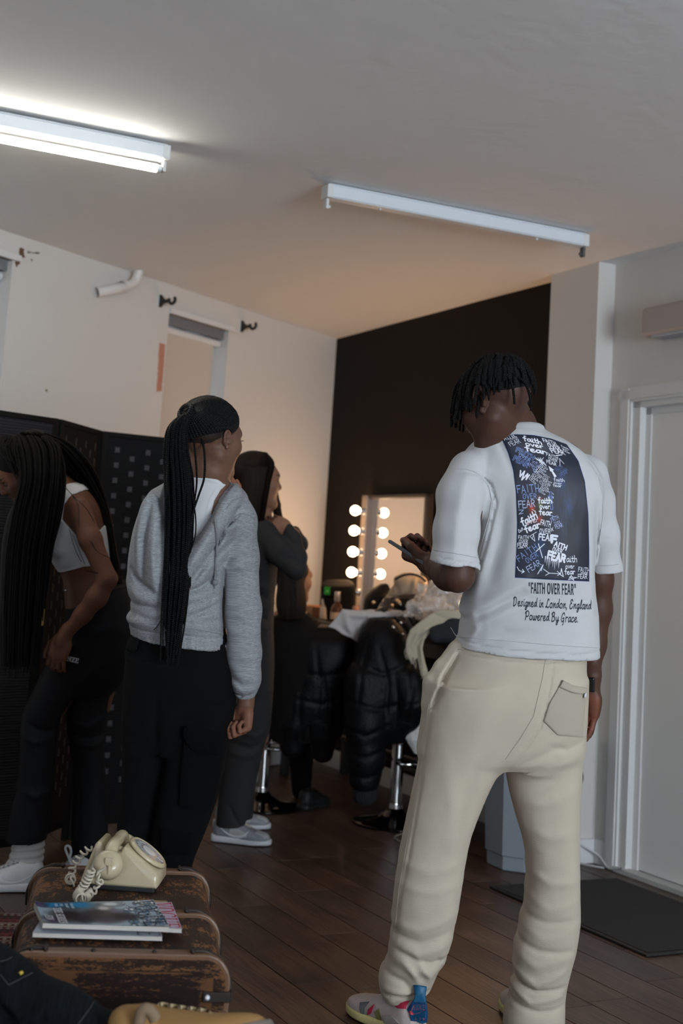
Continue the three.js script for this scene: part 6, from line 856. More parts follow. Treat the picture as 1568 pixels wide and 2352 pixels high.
  // ---- joggers
  const pf = folds([
    [[[900, 2100], [960, 2110], [1040, 2080]], 0.005, 12], [[[905, 2150], [960, 2165], [1030, 2150]], 0.006, 12], [[[900, 2180], [950, 2205], [1010, 2215]], 0.008, 14], [[[905, 2125], [960, 2140], [1035, 2118]], -0.005, 9], [[[915, 2165], [980, 2190], [1020, 2190]], -0.007, 8], [[[925, 2185], [950, 2220], [960, 2240]], 0.008, 9], [[[950, 2170], [985, 2225], [975, 2245]], 0.008, 9], [[[890, 2225], [925, 2235], [945, 2262]], -0.008, 9],
    [[[885, 2260], [920, 2262], [985, 2258]], 0.007, 9], [[[885, 2275], [930, 2272], [980, 2266]], -0.009, 5], [[[1000, 2180], [1010, 2215], [990, 2255]], -0.006, 8], [[[920, 1960], [980, 1975], [1055, 1960]], 0.003, 14], [[[915, 2010], [980, 2020], [1055, 2010]], 0.003, 12], [[[1020, 1720], [1030, 1820], [1020, 1900]], 0.004, 20], [[[970, 1750], [950, 1850], [925, 1960]], 0.003, 12],
    [[[1200, 1990], [1260, 2020], [1320, 2020]], 0.004, 12], [[[1200, 2050], [1260, 2085], [1325, 2070]], 0.003, 12], [[[1185, 2120], [1250, 2158], [1320, 2140]], 0.003, 12], [[[1180, 2190], [1230, 2222], [1300, 2205]], 0.004, 12], [[[1175, 2235], [1230, 2268], [1295, 2240]], 0.005, 10], [[[1160, 2275], [1220, 2312], [1290, 2300]], 0.007, 9], [[[1165, 2265], [1230, 2285], [1295, 2280]], -0.008, 7], [[[1170, 2320], [1240, 2335], [1295, 2330]], -0.006, 7], [[[1190, 2100], [1250, 2115], [1320, 2115]], -0.004, 10], [[[1180, 2165], [1240, 2185], [1310, 2190]], -0.006, 9],
    [[[1160, 1745], [1220, 1715], [1300, 1690]], -0.005, 12], [[[1170, 1775], [1230, 1760], [1320, 1720]], 0.005, 12], [[[1185, 1830], [1250, 1830], [1330, 1800]], 0.003, 14], [[[1195, 1890], [1260, 1910], [1320, 1900]], 0.003, 14], [[[1100, 1700], [1060, 1800], [1040, 1880]], -0.004, 18], [[[1245, 1690], [1290, 1705], [1335, 1690]], -0.004, 8],
    [[[1120, 1560], [1080, 1650], [1060, 1720]], 0.004, 24],
  ], D0);
  const ps = folds([[[[1255, 1505], [1245, 1560], [1225, 1645], [1155, 1748]], -0.004, 3], [[[1048, 1490], [1200, 1502], [1348, 1508]], -0.003, 3], [[[990, 1590], [975, 1690], [960, 1800], [935, 1950], [915, 2050], [905, 2150]], -0.0025, 3], [[[893, 2283], [930, 2290], [985, 2270]], -0.002, 2.5]], D0);
  const slot = folds([[[[1046, 1496], [1020, 1540], [1000, 1580], [988, 1612]], -0.011, 5], [[[1040, 1490], [1008, 1535], [990, 1570], [983, 1610]], 0.007, 7]], D0);
  const legL = loftPx([[1560, 985, 1200, 3.44, 0.125], [1650, 972, 1190, 3.44, 0.115], [1740, 962, 1162, 3.44, 0.108], [1850, 940, 1106, 3.44, 0.098], [1950, 919, 1074, 3.445, 0.09], [2050, 903, 1058, 3.45, 0.088], [2130, 897, 1044, 3.46, 0.085], [2190, 889, 1026, 3.47, 0.082], [2230, 870, 1006, 3.48, 0.082], [2262, 869, 990, 3.49, 0.085], [2290, 878, 988, 3.5, 0.085], [2330, 890, 984, 3.5, 0.08]], 2.3, 0.008);
  const legR = loftPx([[1560, 1150, 1343, 3.48, 0.12], [1650, 1160, 1340, 3.48, 0.115], [1740, 1152, 1335, 3.49, 0.108], [1830, 1170, 1331, 3.49, 0.1], [1950, 1203, 1330, 3.5, 0.09], [2050, 1206, 1332, 3.51, 0.085], [2110, 1192, 1331, 3.52, 0.084], [2180, 1178, 1320, 3.53, 0.082], [2240, 1178, 1305, 3.54, 0.08], [2280, 1168, 1298, 3.55, 0.082], [2320, 1156, 1297, 3.55, 0.084], [2368, 1153, 1295, 3.555, 0.084]], 2.3, 0.008);
  const hips = loftPx([[1470, 1046, 1346, 3.455, 0.122], [1500, 1034, 1347, 3.455, 0.128], [1540, 1010, 1346, 3.455, 0.135], [1600, 985, 1343, 3.455, 0.14], [1680, 970, 1338, 3.46, 0.13], [1730, 965, 1334, 3.46, 0.115], [1752, 1010, 1320, 3.46, 0.09]], 2.2, 0.02);
  const flare = chainPx([[1040, 1494, 3.43, 8], [1012, 1530, 3.42, 12], [992, 1570, 3.42, 12], [990, 1612, 3.42, 10]], 0.01), cP = planeCut([884, 2303], [986, 2281], 3.45), groin = prism([[1155, 1750], [1160, 1800], [1185, 1900], [1206, 1990], [1200, 2100], [1150, 2400], [1000, 2400], [1062, 2060], [1090, 1900], [1130, 1800]], 3.46);
  const pants = (x, y, z) => {
    let d = smin(hips(x, y, z), smin(smax(smax(legL(x, y, z), cP(x, y), 0.005), -groin(x, y), 0.02), smax(legR(x, y, z), -groin(x, y), 0.02), 0.006), 0.03); d = smin(d, flare(x, y, z), 0.05);
    if (Math.abs(d) < 0.04) { d -= 0.0035 * fbm(x * 8, y * 6, z * 8, 2) + 0.0012 * fbm(x * 34, y * 26, z * 34, 2); if (z > -3.56) d -= pf(x, y) + ps(x, y) + slot(x, y); const w = sst(-0.735, -0.70, y); } return d;
  };
  const creamMat = cloth([0.50, 0.435, 0.345], 0.95, T.knit, 12, 0.0005);
  const pts = who.wear('joggers', surf(pants, [q(855, 0, 3.5)[0], q(0, 2374, 3.5)[1], -3.68], [q(1365, 0, 3.4)[0], q(0, 1466, 3.5)[1], -3.26], 0.0062, { uv: cylUv(q(1180, 0, 3.46)[0], -3.46, 0.16) }), creamMat);
  seams(who, pts, pants, [[[1254, 1507], [1245, 1560], [1225, 1645], [1195, 1695], [1160, 1745]], [[1050, 1491], [1120, 1497], [1200, 1503], [1340, 1509]], [[984, 1618], [972, 1690], [957, 1800], [935, 1930], [916, 2040], [906, 2140]], [[893, 2284], [925, 2291], [960, 2284], [984, 2271]]], D0, creamMat);
  who.wear('back_pocket', patch(pants, [[1292, 1563], [1318, 1576], [1347, 1581]], [[1249, 1657], [1282, 1690], [1338, 1694]], [[1292, 1563], [1262, 1615], [1249, 1657]], [[1347, 1581], [1342, 1640], [1338, 1694]], D0, 16, 20, 0.0035), creamMat, pts);
  who.wear('pocket_hem', patch(pants, [[1292, 1562], [1318, 1575], [1349, 1580]], [[1284, 1579], [1315, 1592], [1346, 1597]], [[1292, 1562], [1284, 1579]], [[1349, 1580], [1346, 1597]], D0, 14, 4, 0.0062), creamMat, pts);
  who.wear('pocket_tag', patch(pants, [[1341, 1592], [1347, 1592]], [[1340, 1603], [1346, 1603]], [[1341, 1592], [1340, 1603]], [[1347, 1592], [1346, 1603]], D0, 2, 3, 0.008), M([0.7, 0.7, 0.7], 0.7), pts, 'small white woven tag');
  // ---- watch
  const band = []; for (let i = 0; i < 32; i++) { const a = i / 32 * 2 * Math.PI, c = q(1353, 1566, 3.57); band.push([c[0] + 0.0255 * Math.cos(a), c[1] + 0.004 * Math.cos(a), c[2] + 0.0255 * Math.sin(a)]); }
  const wt = who.wear('watch', new THREE.TubeGeometry(new THREE.CatmullRomCurve3(band.map(vec), true), 40, 0.0042, 8, true).scale(1, 1, 1), M([0.012, 0.013, 0.016], 0.4), who, 'black wrist watch');
  { const c = q(1351, 1572, 3.545); const [X, Y, Z] = axes([-0.35, -0.1, 0.92], [0, 1, 0]); const g = rbox(0.034, 0.04, 0.012, 0.005).applyMatrix4(new THREE.Matrix4().makeBasis(vec(X), vec(Y), vec(Z)).setPosition(...c)); who.wear('watch_case', g, M([0.008, 0.008, 0.01], 0.2), wt); }
  // ---- sneakers
  const so = { size: 0.305, wide: 1.12, high: 0.012, sole: 0.034 }, heelL = level(966, 2402, 0), shL = withLocal(standing(heelL, heelL.clone().add(new V3(-0.55, 0, -0.835)), so), so);
  const shoeM = { upper: M([0.47, 0.40, 0.375], 0.85, { bumpMap: rep(T.leather, 20), bumpScale: 0.0004 }), sole: M([0.55, 0.50, 0.21], 0.6), blue: M([0.0, 0.085, 0.19], 0.5), red: M([0.44, 0.018, 0.05], 0.7), mesh: M([0.42, 0.40, 0.12], 0.8, { bumpMap: rep(T.cross, 12), bumpScale: 0.002 }), clear: M([0.4, 0.36, 0.35], 0.25), grey: M([0.26, 0.28, 0.30], 0.85, { bumpMap: rep(T.cross, 12), bumpScale: 0.0015 }), coral: M([0.60, 0.07, 0.08], 0.5) };
  const up = who.wear('sneaker', shoeMesh(shL.upper, shL), shoeM.upper, who, 'pale pinkish grey sneaker with yellow sole and blue heel');
  who.wear('sole', shoeMesh(shL.sole, shL), shoeM.sole, up);
  const dn = (a) => a.map(([x, y]) => [x - 4, y + 26]), P = (name, t, b, l, rr, h, m, nu = 8, nv = 8) => { if (name !== 'lining') [t, b, l, rr] = [t, b, l, rr].map(dn); who.wear(name, patch(shL.upper, t, b, l, rr, 3.5, nu, nv, h), m, up); };
  P('lining', [[904, 2309], [950, 2285]], [[912, 2316], [934, 2318]], [[904, 2309], [912, 2316]], [[950, 2285], [934, 2318]], 0.001, shoeM.red);
  P('lining', [[976, 2285], [984, 2284]], [[978, 2308], [982, 2310]], [[976, 2285], [978, 2308]], [[984, 2284], [982, 2310]], 0.001, shoeM.red);
  P('clear_strap', [[880, 2308], [904, 2306]], [[886, 2328], [922, 2325]], [[880, 2308], [886, 2328]], [[904, 2306], [922, 2325]], 0.004, shoeM.clear);
  P('mesh_panel', [[863, 2298], [874, 2290]], [[868, 2316], [879, 2317]], [[863, 2298], [868, 2316]], [[874, 2290], [879, 2317]], 0.001, shoeM.mesh);
  P('eyestay', [[849, 2292], [864, 2279]], [[846, 2306], [856, 2302]], [[849, 2292], [846, 2306]], [[864, 2279], [856, 2302]], 0.004, shoeM.red);
  P('toe_mesh', [[830, 2276], [853, 2274]], [[834, 2313], [839, 2312]], [[830, 2276], [829, 2290], [834, 2313]], [[853, 2274], [841, 2290], [839, 2312]], 0.001, shoeM.grey);
  // heel counter and pull tab stand behind the hem of the joggers
  const heelF = union([shL.upper, shL.place(ell([0, 0.105, 0.012], [0.024, 0.06, 0.02]))], 0.01), heelTop = who.wear('heel_tab', patch(heelF, [[948, 2262], [962, 2263], [980, 2266]], [[956, 2345], [970, 2352], [981, 2348]], [[948, 2262], [953, 2285], [950, 2295], [934, 2318], [945, 2338], [956, 2345]], [[980, 2266], [977, 2290], [980, 2310], [982, 2330], [981, 2348]], 3.5, 14, 24, 0.004, { front: 0.12 }), shoeM.blue, up, 'blue heel tab with coral lettering');
  const nike = canvas(256, 256, (c) => { c.fillStyle = '#00477a'; c.fillRect(0, 0, 256, 256); c.fillStyle = '#d9505a'; c.save(); c.transform(1.0, 0, -0.22, 1, 52, 0); c.font = 'bold 104px sans-serif'; c.scale(0.80, 1); c.fillText('NIKE', 0, 110); c.restore(); c.beginPath(); c.moveTo(8, 120); c.bezierCurveTo(-16, 190, 40, 200, 236, 104); c.bezierCurveTo(120, 150, 30, 172, 40, 112); c.closePath(); c.fill(); c.font = 'bold 56px sans-serif'; c.fillText('A', 64, 246); c.fillText('I', 136, 246); c.fillText('R', 186, 246); });
  who.wear('heel_print', patch(heelF, [[944, 2302], [960, 2300], [979, 2302]], [[944, 2345], [962, 2347], [980, 2345]], [[944, 2302], [938, 2322], [944, 2345]], [[979, 2302], [981, 2325], [980, 2345]], 3.5, 12, 12, 0.0056, { front: 0.12 }), M([1, 1, 1], 0.5, { map: nike }), heelTop);
  const heelR = level(1228, 2392, 0), shR = standing(heelR, heelR.clone().add(new V3(-0.04, 0, -1)), so), upR = who.wear('sneaker', shoeMesh(shR.upper, shR, 0.006), shoeM.upper, who, 'pale pinkish grey sneaker with yellow sole, mostly under the hem');
  who.wear('sole', shoeMesh(shR.sole, shR, 0.006), shoeM.sole, upR);
  // ---- the phone in his hand
  { const c = q(948, 1277, 3.6), X = new V3(-0.62, 0.33, -0.70).normalize(), Z = new V3(0.36, 0.90, -0.22); Z.addScaledVector(X, -Z.dot(X)).normalize(); const Y = new V3().crossVectors(Z, X), mx = camBasis.clone().multiply(new THREE.Matrix4().makeBasis(X, Y, Z));
    const t = thing('mobile_phone', 'slim grey mobile phone held in the left hand of the man in the printed T-shirt', 'phone', toWorld(...c)); t.quaternion.setFromRotationMatrix(mx);
    part(t, 'case', rbox(0.148, 0.073, 0.0095, 0.0045, 0, 0, 0, 4), M([0.16, 0.18, 0.20], 0.4, { bumpMap: rep(T.leather, 3), bumpScale: 0.001 })); part(t, 'screen', rbox(0.14, 0.066, 0.001, 0.0004, 0, 0, 0.0048), M([0.02, 0.02, 0.025], 0.08)); }
}
// ------------------------------------------------------------------ the woman with the long braided ponytail and the grey hoodie
{
  const D0 = 4.0, m0 = D0 / FOCAL, foot = level(365, 2190, 0), who = personAt('woman with long black braids in a grey hoodie and black cargo trousers, back turned', foot);
  const hx = axes([0.66, -0.16, -0.73], [-0.02, 1, 0.02]), hc = q(484, 1008, 3.97), head = placed(headField({ ear: 0.8 }), hc, hx, 0.98);
  const W1 = q(564, 1618, 3.98), gy = new V3(0.10, 0.93, -0.2).normalize(), gz = new V3(-0.75, 0.12, 0.6); gz.addScaledVector(gy, -gz.dot(gy)).normalize(); const gX = new V3().crossVectors(gy, gz), hr0 = handField({ curl: [[62, 88, 50], [66, 92, 55], [68, 92, 55], [70, 92, 55]], spread: 1, thumb: [[0.026, -0.02, 0.01], [0.036, -0.045, 0.026], [0.03, -0.068, 0.04], [0.014, -0.082, 0.047]] }), hrM = (x, y, z) => hr0(-x, y, z); hrM.c = hr0.c; hrM.r = hr0.r;
  const handR = placed(hrM, W1, [gX.toArray(), gy.toArray(), gz.toArray()], 0.88);
  const fy = new V3(-0.05, -1, 0.1).normalize(), fz = new V3(-0.8, 0, -0.6); fz.addScaledVector(fy, -fz.dot(fy)).normalize(); const fX = new V3().crossVectors(fy, fz), handL = placed(handField({ curl: [[12, 14, 8], [14, 16, 8], [16, 16, 8], [18, 18, 8]], spread: 3 }), q(538, 1210, 4.10), [fX.toArray(), fy.toArray(), fz.toArray()], 0.86);
  const neck = chainPx([[490, 1040, 3.97, 40], [482, 1080, 3.97, 41], [468, 1125, 3.985, 52]], 0.03);
  const torso = loftPx([[1108, 425, 515, 3.98, 0.05], [1125, 385, 535, 3.985, 0.072], [1150, 365, 545, 3.99, 0.09], [1200, 352, 540, 4.0, 0.105], [1300, 345, 515, 4.0, 0.105], [1400, 340, 500, 4.0, 0.1], [1480, 330, 510, 4.0, 0.11]], 2.3);
  const shoulderR = chainPx([[500, 1150, 3.97, 34], [532, 1162, 3.98, 34], [548, 1210, 3.99, 32]], 0.02), armR = chainPx([[548, 1210, 3.99, 30], [556, 1400, 3.99, 26], [564, 1618, 3.98, 17]], 0.02), armL = chainPx([[375, 1170, 4.02, 30], [350, 1330, 4.1, 26], [538, 1215, 4.1, 17]], 0.02);
  const legs = union([chainPx([[350, 1500, 4.0, 60], [322, 1800, 4.02, 26], [305, 2170, 4.04, 20]], 0.03), chainPx([[455, 1500, 4.0, 60], [432, 1800, 3.99, 26], [392, 2170, 3.98, 20]], 0.03)], 0.02);
  const trunk = union([neck, torso, shoulderR], 0.03), body = union([head, trunk, armR, armL, handR, handL, legs], 0.012);
  const tone = (p, n) => {
    const h = head.from(p); let c = [1, 1, 1];
    if (Math.hypot(...h) < 0.16) { const line = h[1] > 0.012 + 0.05 * sst(0.0, 0.085, h[2]) - 0.035 * sst(0.0, -0.07, h[2]); if (line && Math.abs(h[0]) < 0.079) c = [0.12, 0.12, 0.13]; else { const k = sst(0.03, -0.01, h[2]) * sst(-0.07, 0.01, h[1]) * (0.5 + 0.7 * noise(h[0] * 120, h[1] * 120, h[2] * 120)); if (Math.abs(h[0]) < 0.0745) c = c.map((v) => v * (1 - 0.55 * cl(k))); if (Math.hypot((Math.abs(h[0]) - 0.032) / 0.02, (h[1] - 0.030) / 0.004) < 1 && h[2] > 0.05) c = [0.2, 0.2, 0.2]; if (Math.hypot(h[0] / 0.022, (h[1] + 0.06) / 0.012) < 1 && h[2] > 0.07) c = [0.9, 0.6, 0.6]; } }
    const g = handL.from(p); if (Math.hypot(g[0], g[1] + 0.08, g[2]) < 0.15) c = [2.1, 1.75, 1.7]; const g2 = handR.from(p); if (Math.hypot(g2[0], g2[1] + 0.06, g2[2]) < 0.13 && g2[1] < -0.01) c = [1.35, 1.2, 1.15];
    return c;
  };
  const o = { color: tone, uv: (p) => [p[0] + p[2], p[1]] };
  who.wear('body', bodyMesh(body, [[...around(head.to([0, 0, 0]), 0.155), 0.0032], [...around(q(550, 1635, 3.98), [0.07, 0.07, 0.09]), 0.0028], [...around(q(538, 1130, 4.1), [0.07, 0.1, 0.09]), 0.0035], [...around(q(470, 1150, 4.0), [0.17, 0.08, 0.16]), 0.007], [...around(q(440, 1650, 4.0), [0.26, 0.78, 0.2]), 0.016]], o), skin([0.165, 0.082, 0.052]));
  { const lash = []; for (let i = 0; i < 7; i++) { const x = -0.020 - i * 0.0042; lash.push(hose([[x, 0.006, 0.0865], [x - 0.001, 0.006, 0.092], [x - 0.002, 0.009, 0.097]].map((p) => head.to(p)), (t) => 0.0009 * (1 - 0.7 * t), 5, 4)); } who.wear('eyelashes', lash, M([0.01, 0.009, 0.009], 0.8)); }
  // ---- braids: laid from the hairline to the tie, then a tail of loose braids down the back
  const r = rng(9), E = (n) => [n[0] * 0.0755, 0.031 + n[1] * 0.0865, -0.014 + n[2] * 0.0965], tieN = [0, 0.36, -0.933], braids = [], nrm = (v) => { const l = Math.hypot(...v); return v.map((a) => a / l); };
  const plait = black([0.0055, 0.0055, 0.006], 0.48, { bumpMap: T.plait, bumpScale: 0.003, specularIntensity: 0.45 });
  const lay = (p, h) => { for (let i = 0; i < 2; i++) { const s = head(...p), g = grad(head, ...p); p = p.map((c, j) => c + g[j] * (h - s)); } return p; };
  for (let i = 0; i < 64; i++) {
    const a = i / 64 * 2 * Math.PI, fr = Math.cos(a), sd = Math.sin(a);   // fr: 1 at the forehead, -1 at the nape
    const n0 = nrm([sd * 0.98, fr > 0 ? mix(-0.08, 0.52, fr * fr) : mix(-0.08, -0.42, fr * fr), fr > 0 ? mix(0.25, 0.80, fr) : mix(0.25, -0.75, -fr)]), pts = [];
    for (let k = 0; k <= 12; k++) { const t = k / 12, v = nrm(n0.map((c, j) => mix(c, tieN[j], t) + (j === 1 ? 0.12 * Math.sin(t * Math.PI) : 0))); pts.push(lay(head.to(E(v)), 0.005 + 0.003 * Math.sin(t * 3.1) + 0.006 * t * t)); }
    braids.push(hose(pts, (t) => 0.0068 * (1 - 0.3 * t) * (t < 0.08 ? 0.25 + 8 * t : 1) * (1 + 0.1 * Math.sin(t * 110)), 30, 6, 85));
  }
  for (let i = 0; i < 12; i++) { const n0 = nrm([(r() - 0.5) * 1.5, 0.75, (r() - 0.3) * 0.9]); const pts = []; for (let k = 0; k <= 8; k++) { const t = k / 8, v = nrm(n0.map((c, j) => mix(c, tieN[j], t))); pts.push(lay(head.to(E(v)), 0.007 + 0.006 * t)); } braids.push(hose(pts, () => 0.0052, 24, 6, 85)); }
  const hair = who.wear('hair', braids, plait, who, 'tight black braids drawn back from the hairline');
  const tie = lay(head.to(E(tieN)), 0.012), tv = [0, 1, 2].map((k) => tieN[1] * hx[1][k] + tieN[2] * hx[2][k]);
  { const ring = [], u = vec(hx[0]), w = new V3().crossVectors(vec(tv), u); for (let i = 0; i < 20; i++) { const a = i / 20 * 2 * Math.PI; ring.push(vec(tie).addScaledVector(u, 0.022 * Math.cos(a)).addScaledVector(w, 0.022 * Math.sin(a))); } who.wear('hair_tie', [hose([...ring, ring[0]], () => 0.0085, 50, 8, 85)], plait, hair); }
  const line = [[440, 956, 3.905, 9], [424, 962, 3.885, 17], [408, 985, 3.87, 23], [404, 1030, 3.86, 27], [409, 1100, 3.85, 33], [411, 1180, 3.842, 33], [409, 1260, 3.838, 32], [405, 1340, 3.835, 31], [398, 1420, 3.835, 28], [390, 1500, 3.84, 22]];
  const tail = [];
  for (let i = 0; i < 120; i++) {
    const a = r() * 2 * Math.PI, s = Math.sqrt(r()), ca = Math.cos(a) * s, sa = Math.sin(a) * s, stop = 7 + Math.floor(r() * 3), pts = [];
    line.forEach(([px, py, d, w], k) => { if (k <= stop) pts.push(q(px + ca * w + (k > 2 ? (r() - 0.5) * 3 : 0), py + (k === stop ? (r() - 0.5) * 60 : 0) - (k < 3 ? sa * 6 : 0), d - sa * w * m0 * 0.55)); });
    tail.push(hose(pts, (t) => 0.0042 * (1 - 0.45 * t) * (t > 0.985 ? 0.3 : 1), 60, 5, 85));
  }
  for (const [pts, w] of [[[[455, 985], [466, 1020], [470, 1060], [468, 1100], [455, 1140], [442, 1180], [432, 1240]], 1], [[[444, 1000], [452, 1100], [447, 1150], [440, 1200], [430, 1300]], 0.8], [[[440, 1130], [449, 1190], [448, 1230], [436, 1270]], 0.6], [[[380, 1130], [379, 1200], [381, 1260], [376, 1330]], 0.6], [[[402, 1400], [412, 1440], [409, 1490], [400, 1510]], 0.5], [[[372, 1420], [360, 1440], [352, 1447]], 0.4], [[[380, 1450], [383, 1490], [390, 1516]], 0.5]]) tail.push(hose(pts.map(([x, y]) => q(x, y, y < 1050 ? 3.885 : 3.83)), (t) => 0.0042 * w * (1 - 0.3 * t), 50, 5, 85));
  who.wear('ponytail', tail, plait, hair, 'long braided ponytail that hangs to the hips');
  // ---- tank top
  const tankCut = prism([[350, 1116], [425, 1093], [470, 1091], [497, 1099], [520, 1116], [505, 1128], [492, 1150], [485, 1180], [482, 1240], [490, 1330], [350, 1330]], 3.9), tankBase = union([grow(torso, 0.006), grow(chainPx([[482, 1088, 3.97, 40], [468, 1125, 3.985, 52]], 0.03), 0.005)], 0.03);
  const tank = (x, y, z) => { let d = smax(tankBase(x, y, z), z > -4.02 ? tankCut(x, y) : tankCut(x, y) - 0.0, 0.006); const edge = Math.abs(tankCut(x, y) + 0.012); return d - 0.0022 * Math.exp(-(edge * edge) / 0.00002); };
  const tk = who.wear('tank_top', surf(tank, [q(330, 0, 4)[0], q(0, 1340, 4)[1], -4.14], [q(560, 0, 4)[0], q(0, 1060, 4)[1], -3.84], 0.0038, { uv: cylUv(q(430, 0, 4)[0], -4, 0.14) }), cloth([0.66, 0.67, 0.68], 0.9, T.knit, 22, 0.0005));
  // ---- hoodie
  const heather = tex(512, 512, (u, v) => { const s = tn(u, v, 26, 5, 200), t = tn(u, v, 60, 8, 400), k = tf(u, v, 40, 2, 2); const g = 0.60 + 0.17 * (s - 0.5) + 0.12 * (t - 0.5) + 0.08 * (k - 0.5); return [g * 0.985, g, g * 1.02]; }, true);
  const fleece = new THREE.MeshPhysicalMaterial({ color: 0xffffff, map: rep(heather, 7), roughness: 0.95, sheen: 0.3, sheenRoughness: 0.6, sheenColor: new THREE.Color(0.3, 0.3, 0.31), bumpMap: rep(T.knit, 18), bumpScale: 0.0006 });
  const hf = folds([
    [[[348, 1130], [326, 1220], [322, 1305]], 0.012, 14], [[[362, 1140], [347, 1220], [343, 1318]], -0.011, 7], [[[374, 1170], [368, 1260], [372, 1335]], 0.012, 12], [[[312, 1296], [330, 1322], [364, 1341]], -0.014, 6], [[[300, 1330], [330, 1358], [385, 1362]], 0.010, 14], [[[384, 1190], [382, 1260], [384, 1330]], -0.008, 7],
    [[[534, 1136], [492, 1216], [448, 1288], [425, 1336]], 0.016, 13], [[[548, 1165], [508, 1236], [462, 1302], [430, 1342]], -0.011, 7], [[[562, 1190], [522, 1252], [474, 1312]], 0.008, 12], [[[512, 1262], [470, 1300], [450, 1330]], -0.006, 7], [[[430, 1347], [470, 1334], [502, 1312]], -0.010, 6], [[[425, 1362], [470, 1356], [512, 1338]], 0.010, 11], [[[420, 1336], [440, 1310], [450, 1280]], -0.007, 7],
    [[[306, 1386], [380, 1396], [440, 1388], [515, 1366]], 0.007, 12], [[[302, 1372], [350, 1378], [390, 1380]], -0.007, 6], [[[430, 1402], [480, 1388], [515, 1372]], -0.008, 6], [[[300, 1412], [360, 1420], [440, 1424], [514, 1428]], 0.006, 9], [[[330, 1400], [370, 1408], [410, 1404]], -0.005, 6], [[[455, 1412], [485, 1400], [512, 1402]], 0.006, 8],
    [[[504, 1268], [530, 1246], [562, 1228]], -0.009, 8], [[[512, 1292], [545, 1268], [584, 1270]], -0.006, 9], [[[508, 1306], [540, 1290], [585, 1296]], 0.005, 10], [[[530, 1210], [550, 1200], [575, 1210]], 0.006, 12], [[[518, 1420], [540, 1445], [570, 1450]], 0.004, 14], [[[530, 1520], [555, 1540], [592, 1535]], 0.006, 12], [[[536, 1548], [560, 1566], [588, 1560]], -0.006, 7], [[[540, 1564], [562, 1578], [585, 1574]], 0.007, 7], [[[500, 1300], [492, 1330], [496, 1370]], -0.01, 6],
  ], D0);
  const hs = folds([[[[503, 1248], [524, 1203], [555, 1178], [587, 1192]], -0.004, 2.6], [[[296, 1428], [370, 1436], [450, 1444], [518, 1458]], -0.004, 3], [[[541, 1587], [562, 1592], [584, 1585]], -0.006, 3], [[[520, 1170], [532, 1148], [558, 1140]], -0.002, 2.5]], D0);
  const core = loftPx([[1098, 400, 520, 4.0, 0.05], [1112, 372, 545, 4.0, 0.09], [1130, 348, 556, 4.0, 0.11], [1165, 328, 560, 4.0, 0.13], [1220, 309, 550, 4.0, 0.14], [1290, 296, 530, 4.0, 0.145], [1350, 296, 520, 4.0, 0.145], [1392, 303, 518, 4.0, 0.142], [1412, 293, 518, 4.0, 0.142], [1428, 297, 518, 4.0, 0.135], [1450, 302, 519, 4.0, 0.128], [1500, 303, 521, 4.0, 0.126]], 2.4, 0.01);
  const slv = chainPx([[538, 1152, 3.985, 32], [546, 1195, 3.985, 41], [551, 1280, 3.98, 42], [555, 1400, 3.98, 42], [560, 1500, 3.98, 38], [564, 1560, 3.98, 32], [563, 1584, 3.98, 26]], 0.02), cuff = chainPx([[563, 1586, 3.98, 17.5], [565, 1627, 3.98, 16]], 0.01);
  const cut = (a, b, d) => { const A = q(...a, d), P = q(...b, d), nx = -(P[1] - A[1]), ny = P[0] - A[0], l = Math.hypot(nx, ny); return (x, y) => -((x - A[0]) * nx + (y - A[1]) * ny) / l; };
  const hem = cut([296, 1452], [522, 1486], 4), cuffEnd = cut([545, 1628], [585, 1632], 3.98), neckCut = prism([[378, 1060], [545, 1060], [533, 1118], [512, 1152], [497, 1190], [462, 1240], [440, 1252], [412, 1252], [384, 1215], [368, 1160], [370, 1108]], 3.9), armSplit = folds([[[[519, 1300], [516, 1400], [520, 1470]], -0.012, 4]], D0);
  const hoodRim = chain([...onto(torso, [[374, 1112], [366, 1160], [384, 1214], [412, 1250], [440, 1252], [464, 1238], [498, 1190], [514, 1152], [535, 1122]], 4.0, 0.008, 2)].map((p) => [p[0], p[1], p[2], 0.014]), 0.006);
  const hoodBag = union([ell(q(352, 1235, 3.88), [0.042, 0.125, 0.035]), ell(q(392, 1300, 3.875), [0.07, 0.07, 0.04]), ell(q(430, 1310, 3.875), [0.05, 0.06, 0.038]), chainPx([[535, 1135, 3.93, 20], [500, 1200, 3.885, 26], [455, 1275, 3.87, 30]], 0.02)], 0.03);
  const hoodie = (x, y, z) => {
    let d = smin(smin(smax(core(x, y, z), hem(x, y), 0.005), slv(x, y, z), 0.012), smax(cuff(x, y, z), cuffEnd(x, y), 0.003), 0.003); d = smin(d, hoodBag(x, y, z), 0.03);
    if (z > -4.06) d = smax(d, -neckCut(x, y), 0.008); d = smin(d, hoodRim(x, y, z), 0.008);
    if (Math.abs(d) < 0.035) { d -= 0.004 * fbm(x * 11, y * 9, z * 11, 2); if (z > -4.03) d -= hf(x, y) + hs(x, y) + armSplit(x, y); if (y < q(0, 1448, 4)[1] && x < q(519, 0, 4)[0]) d -= 0.0009 * Math.sin(x * 900); } return d;
  };
  const hd = who.wear('hoodie', surf(hoodie, [q(280, 0, 4)[0], q(0, 1640, 4)[1], -4.18], [q(612, 0, 4)[0], q(0, 1085, 4)[1], -3.8], 0.0058, { uv: cylUv(q(420, 0, 4)[0], -4.0, 0.17) }), fleece);
  seams(who, hd, hoodie, [[[505, 1246], [515, 1220], [526, 1202], [542, 1185], [556, 1179], [572, 1183], [586, 1193]], [[298, 1428], [340, 1433], [370, 1436], [450, 1445], [516, 1458]], [[542, 1586], [562, 1592], [583, 1586]], [[520, 1168], [532, 1150], [556, 1141]]], D0, fleece, 0.0012);
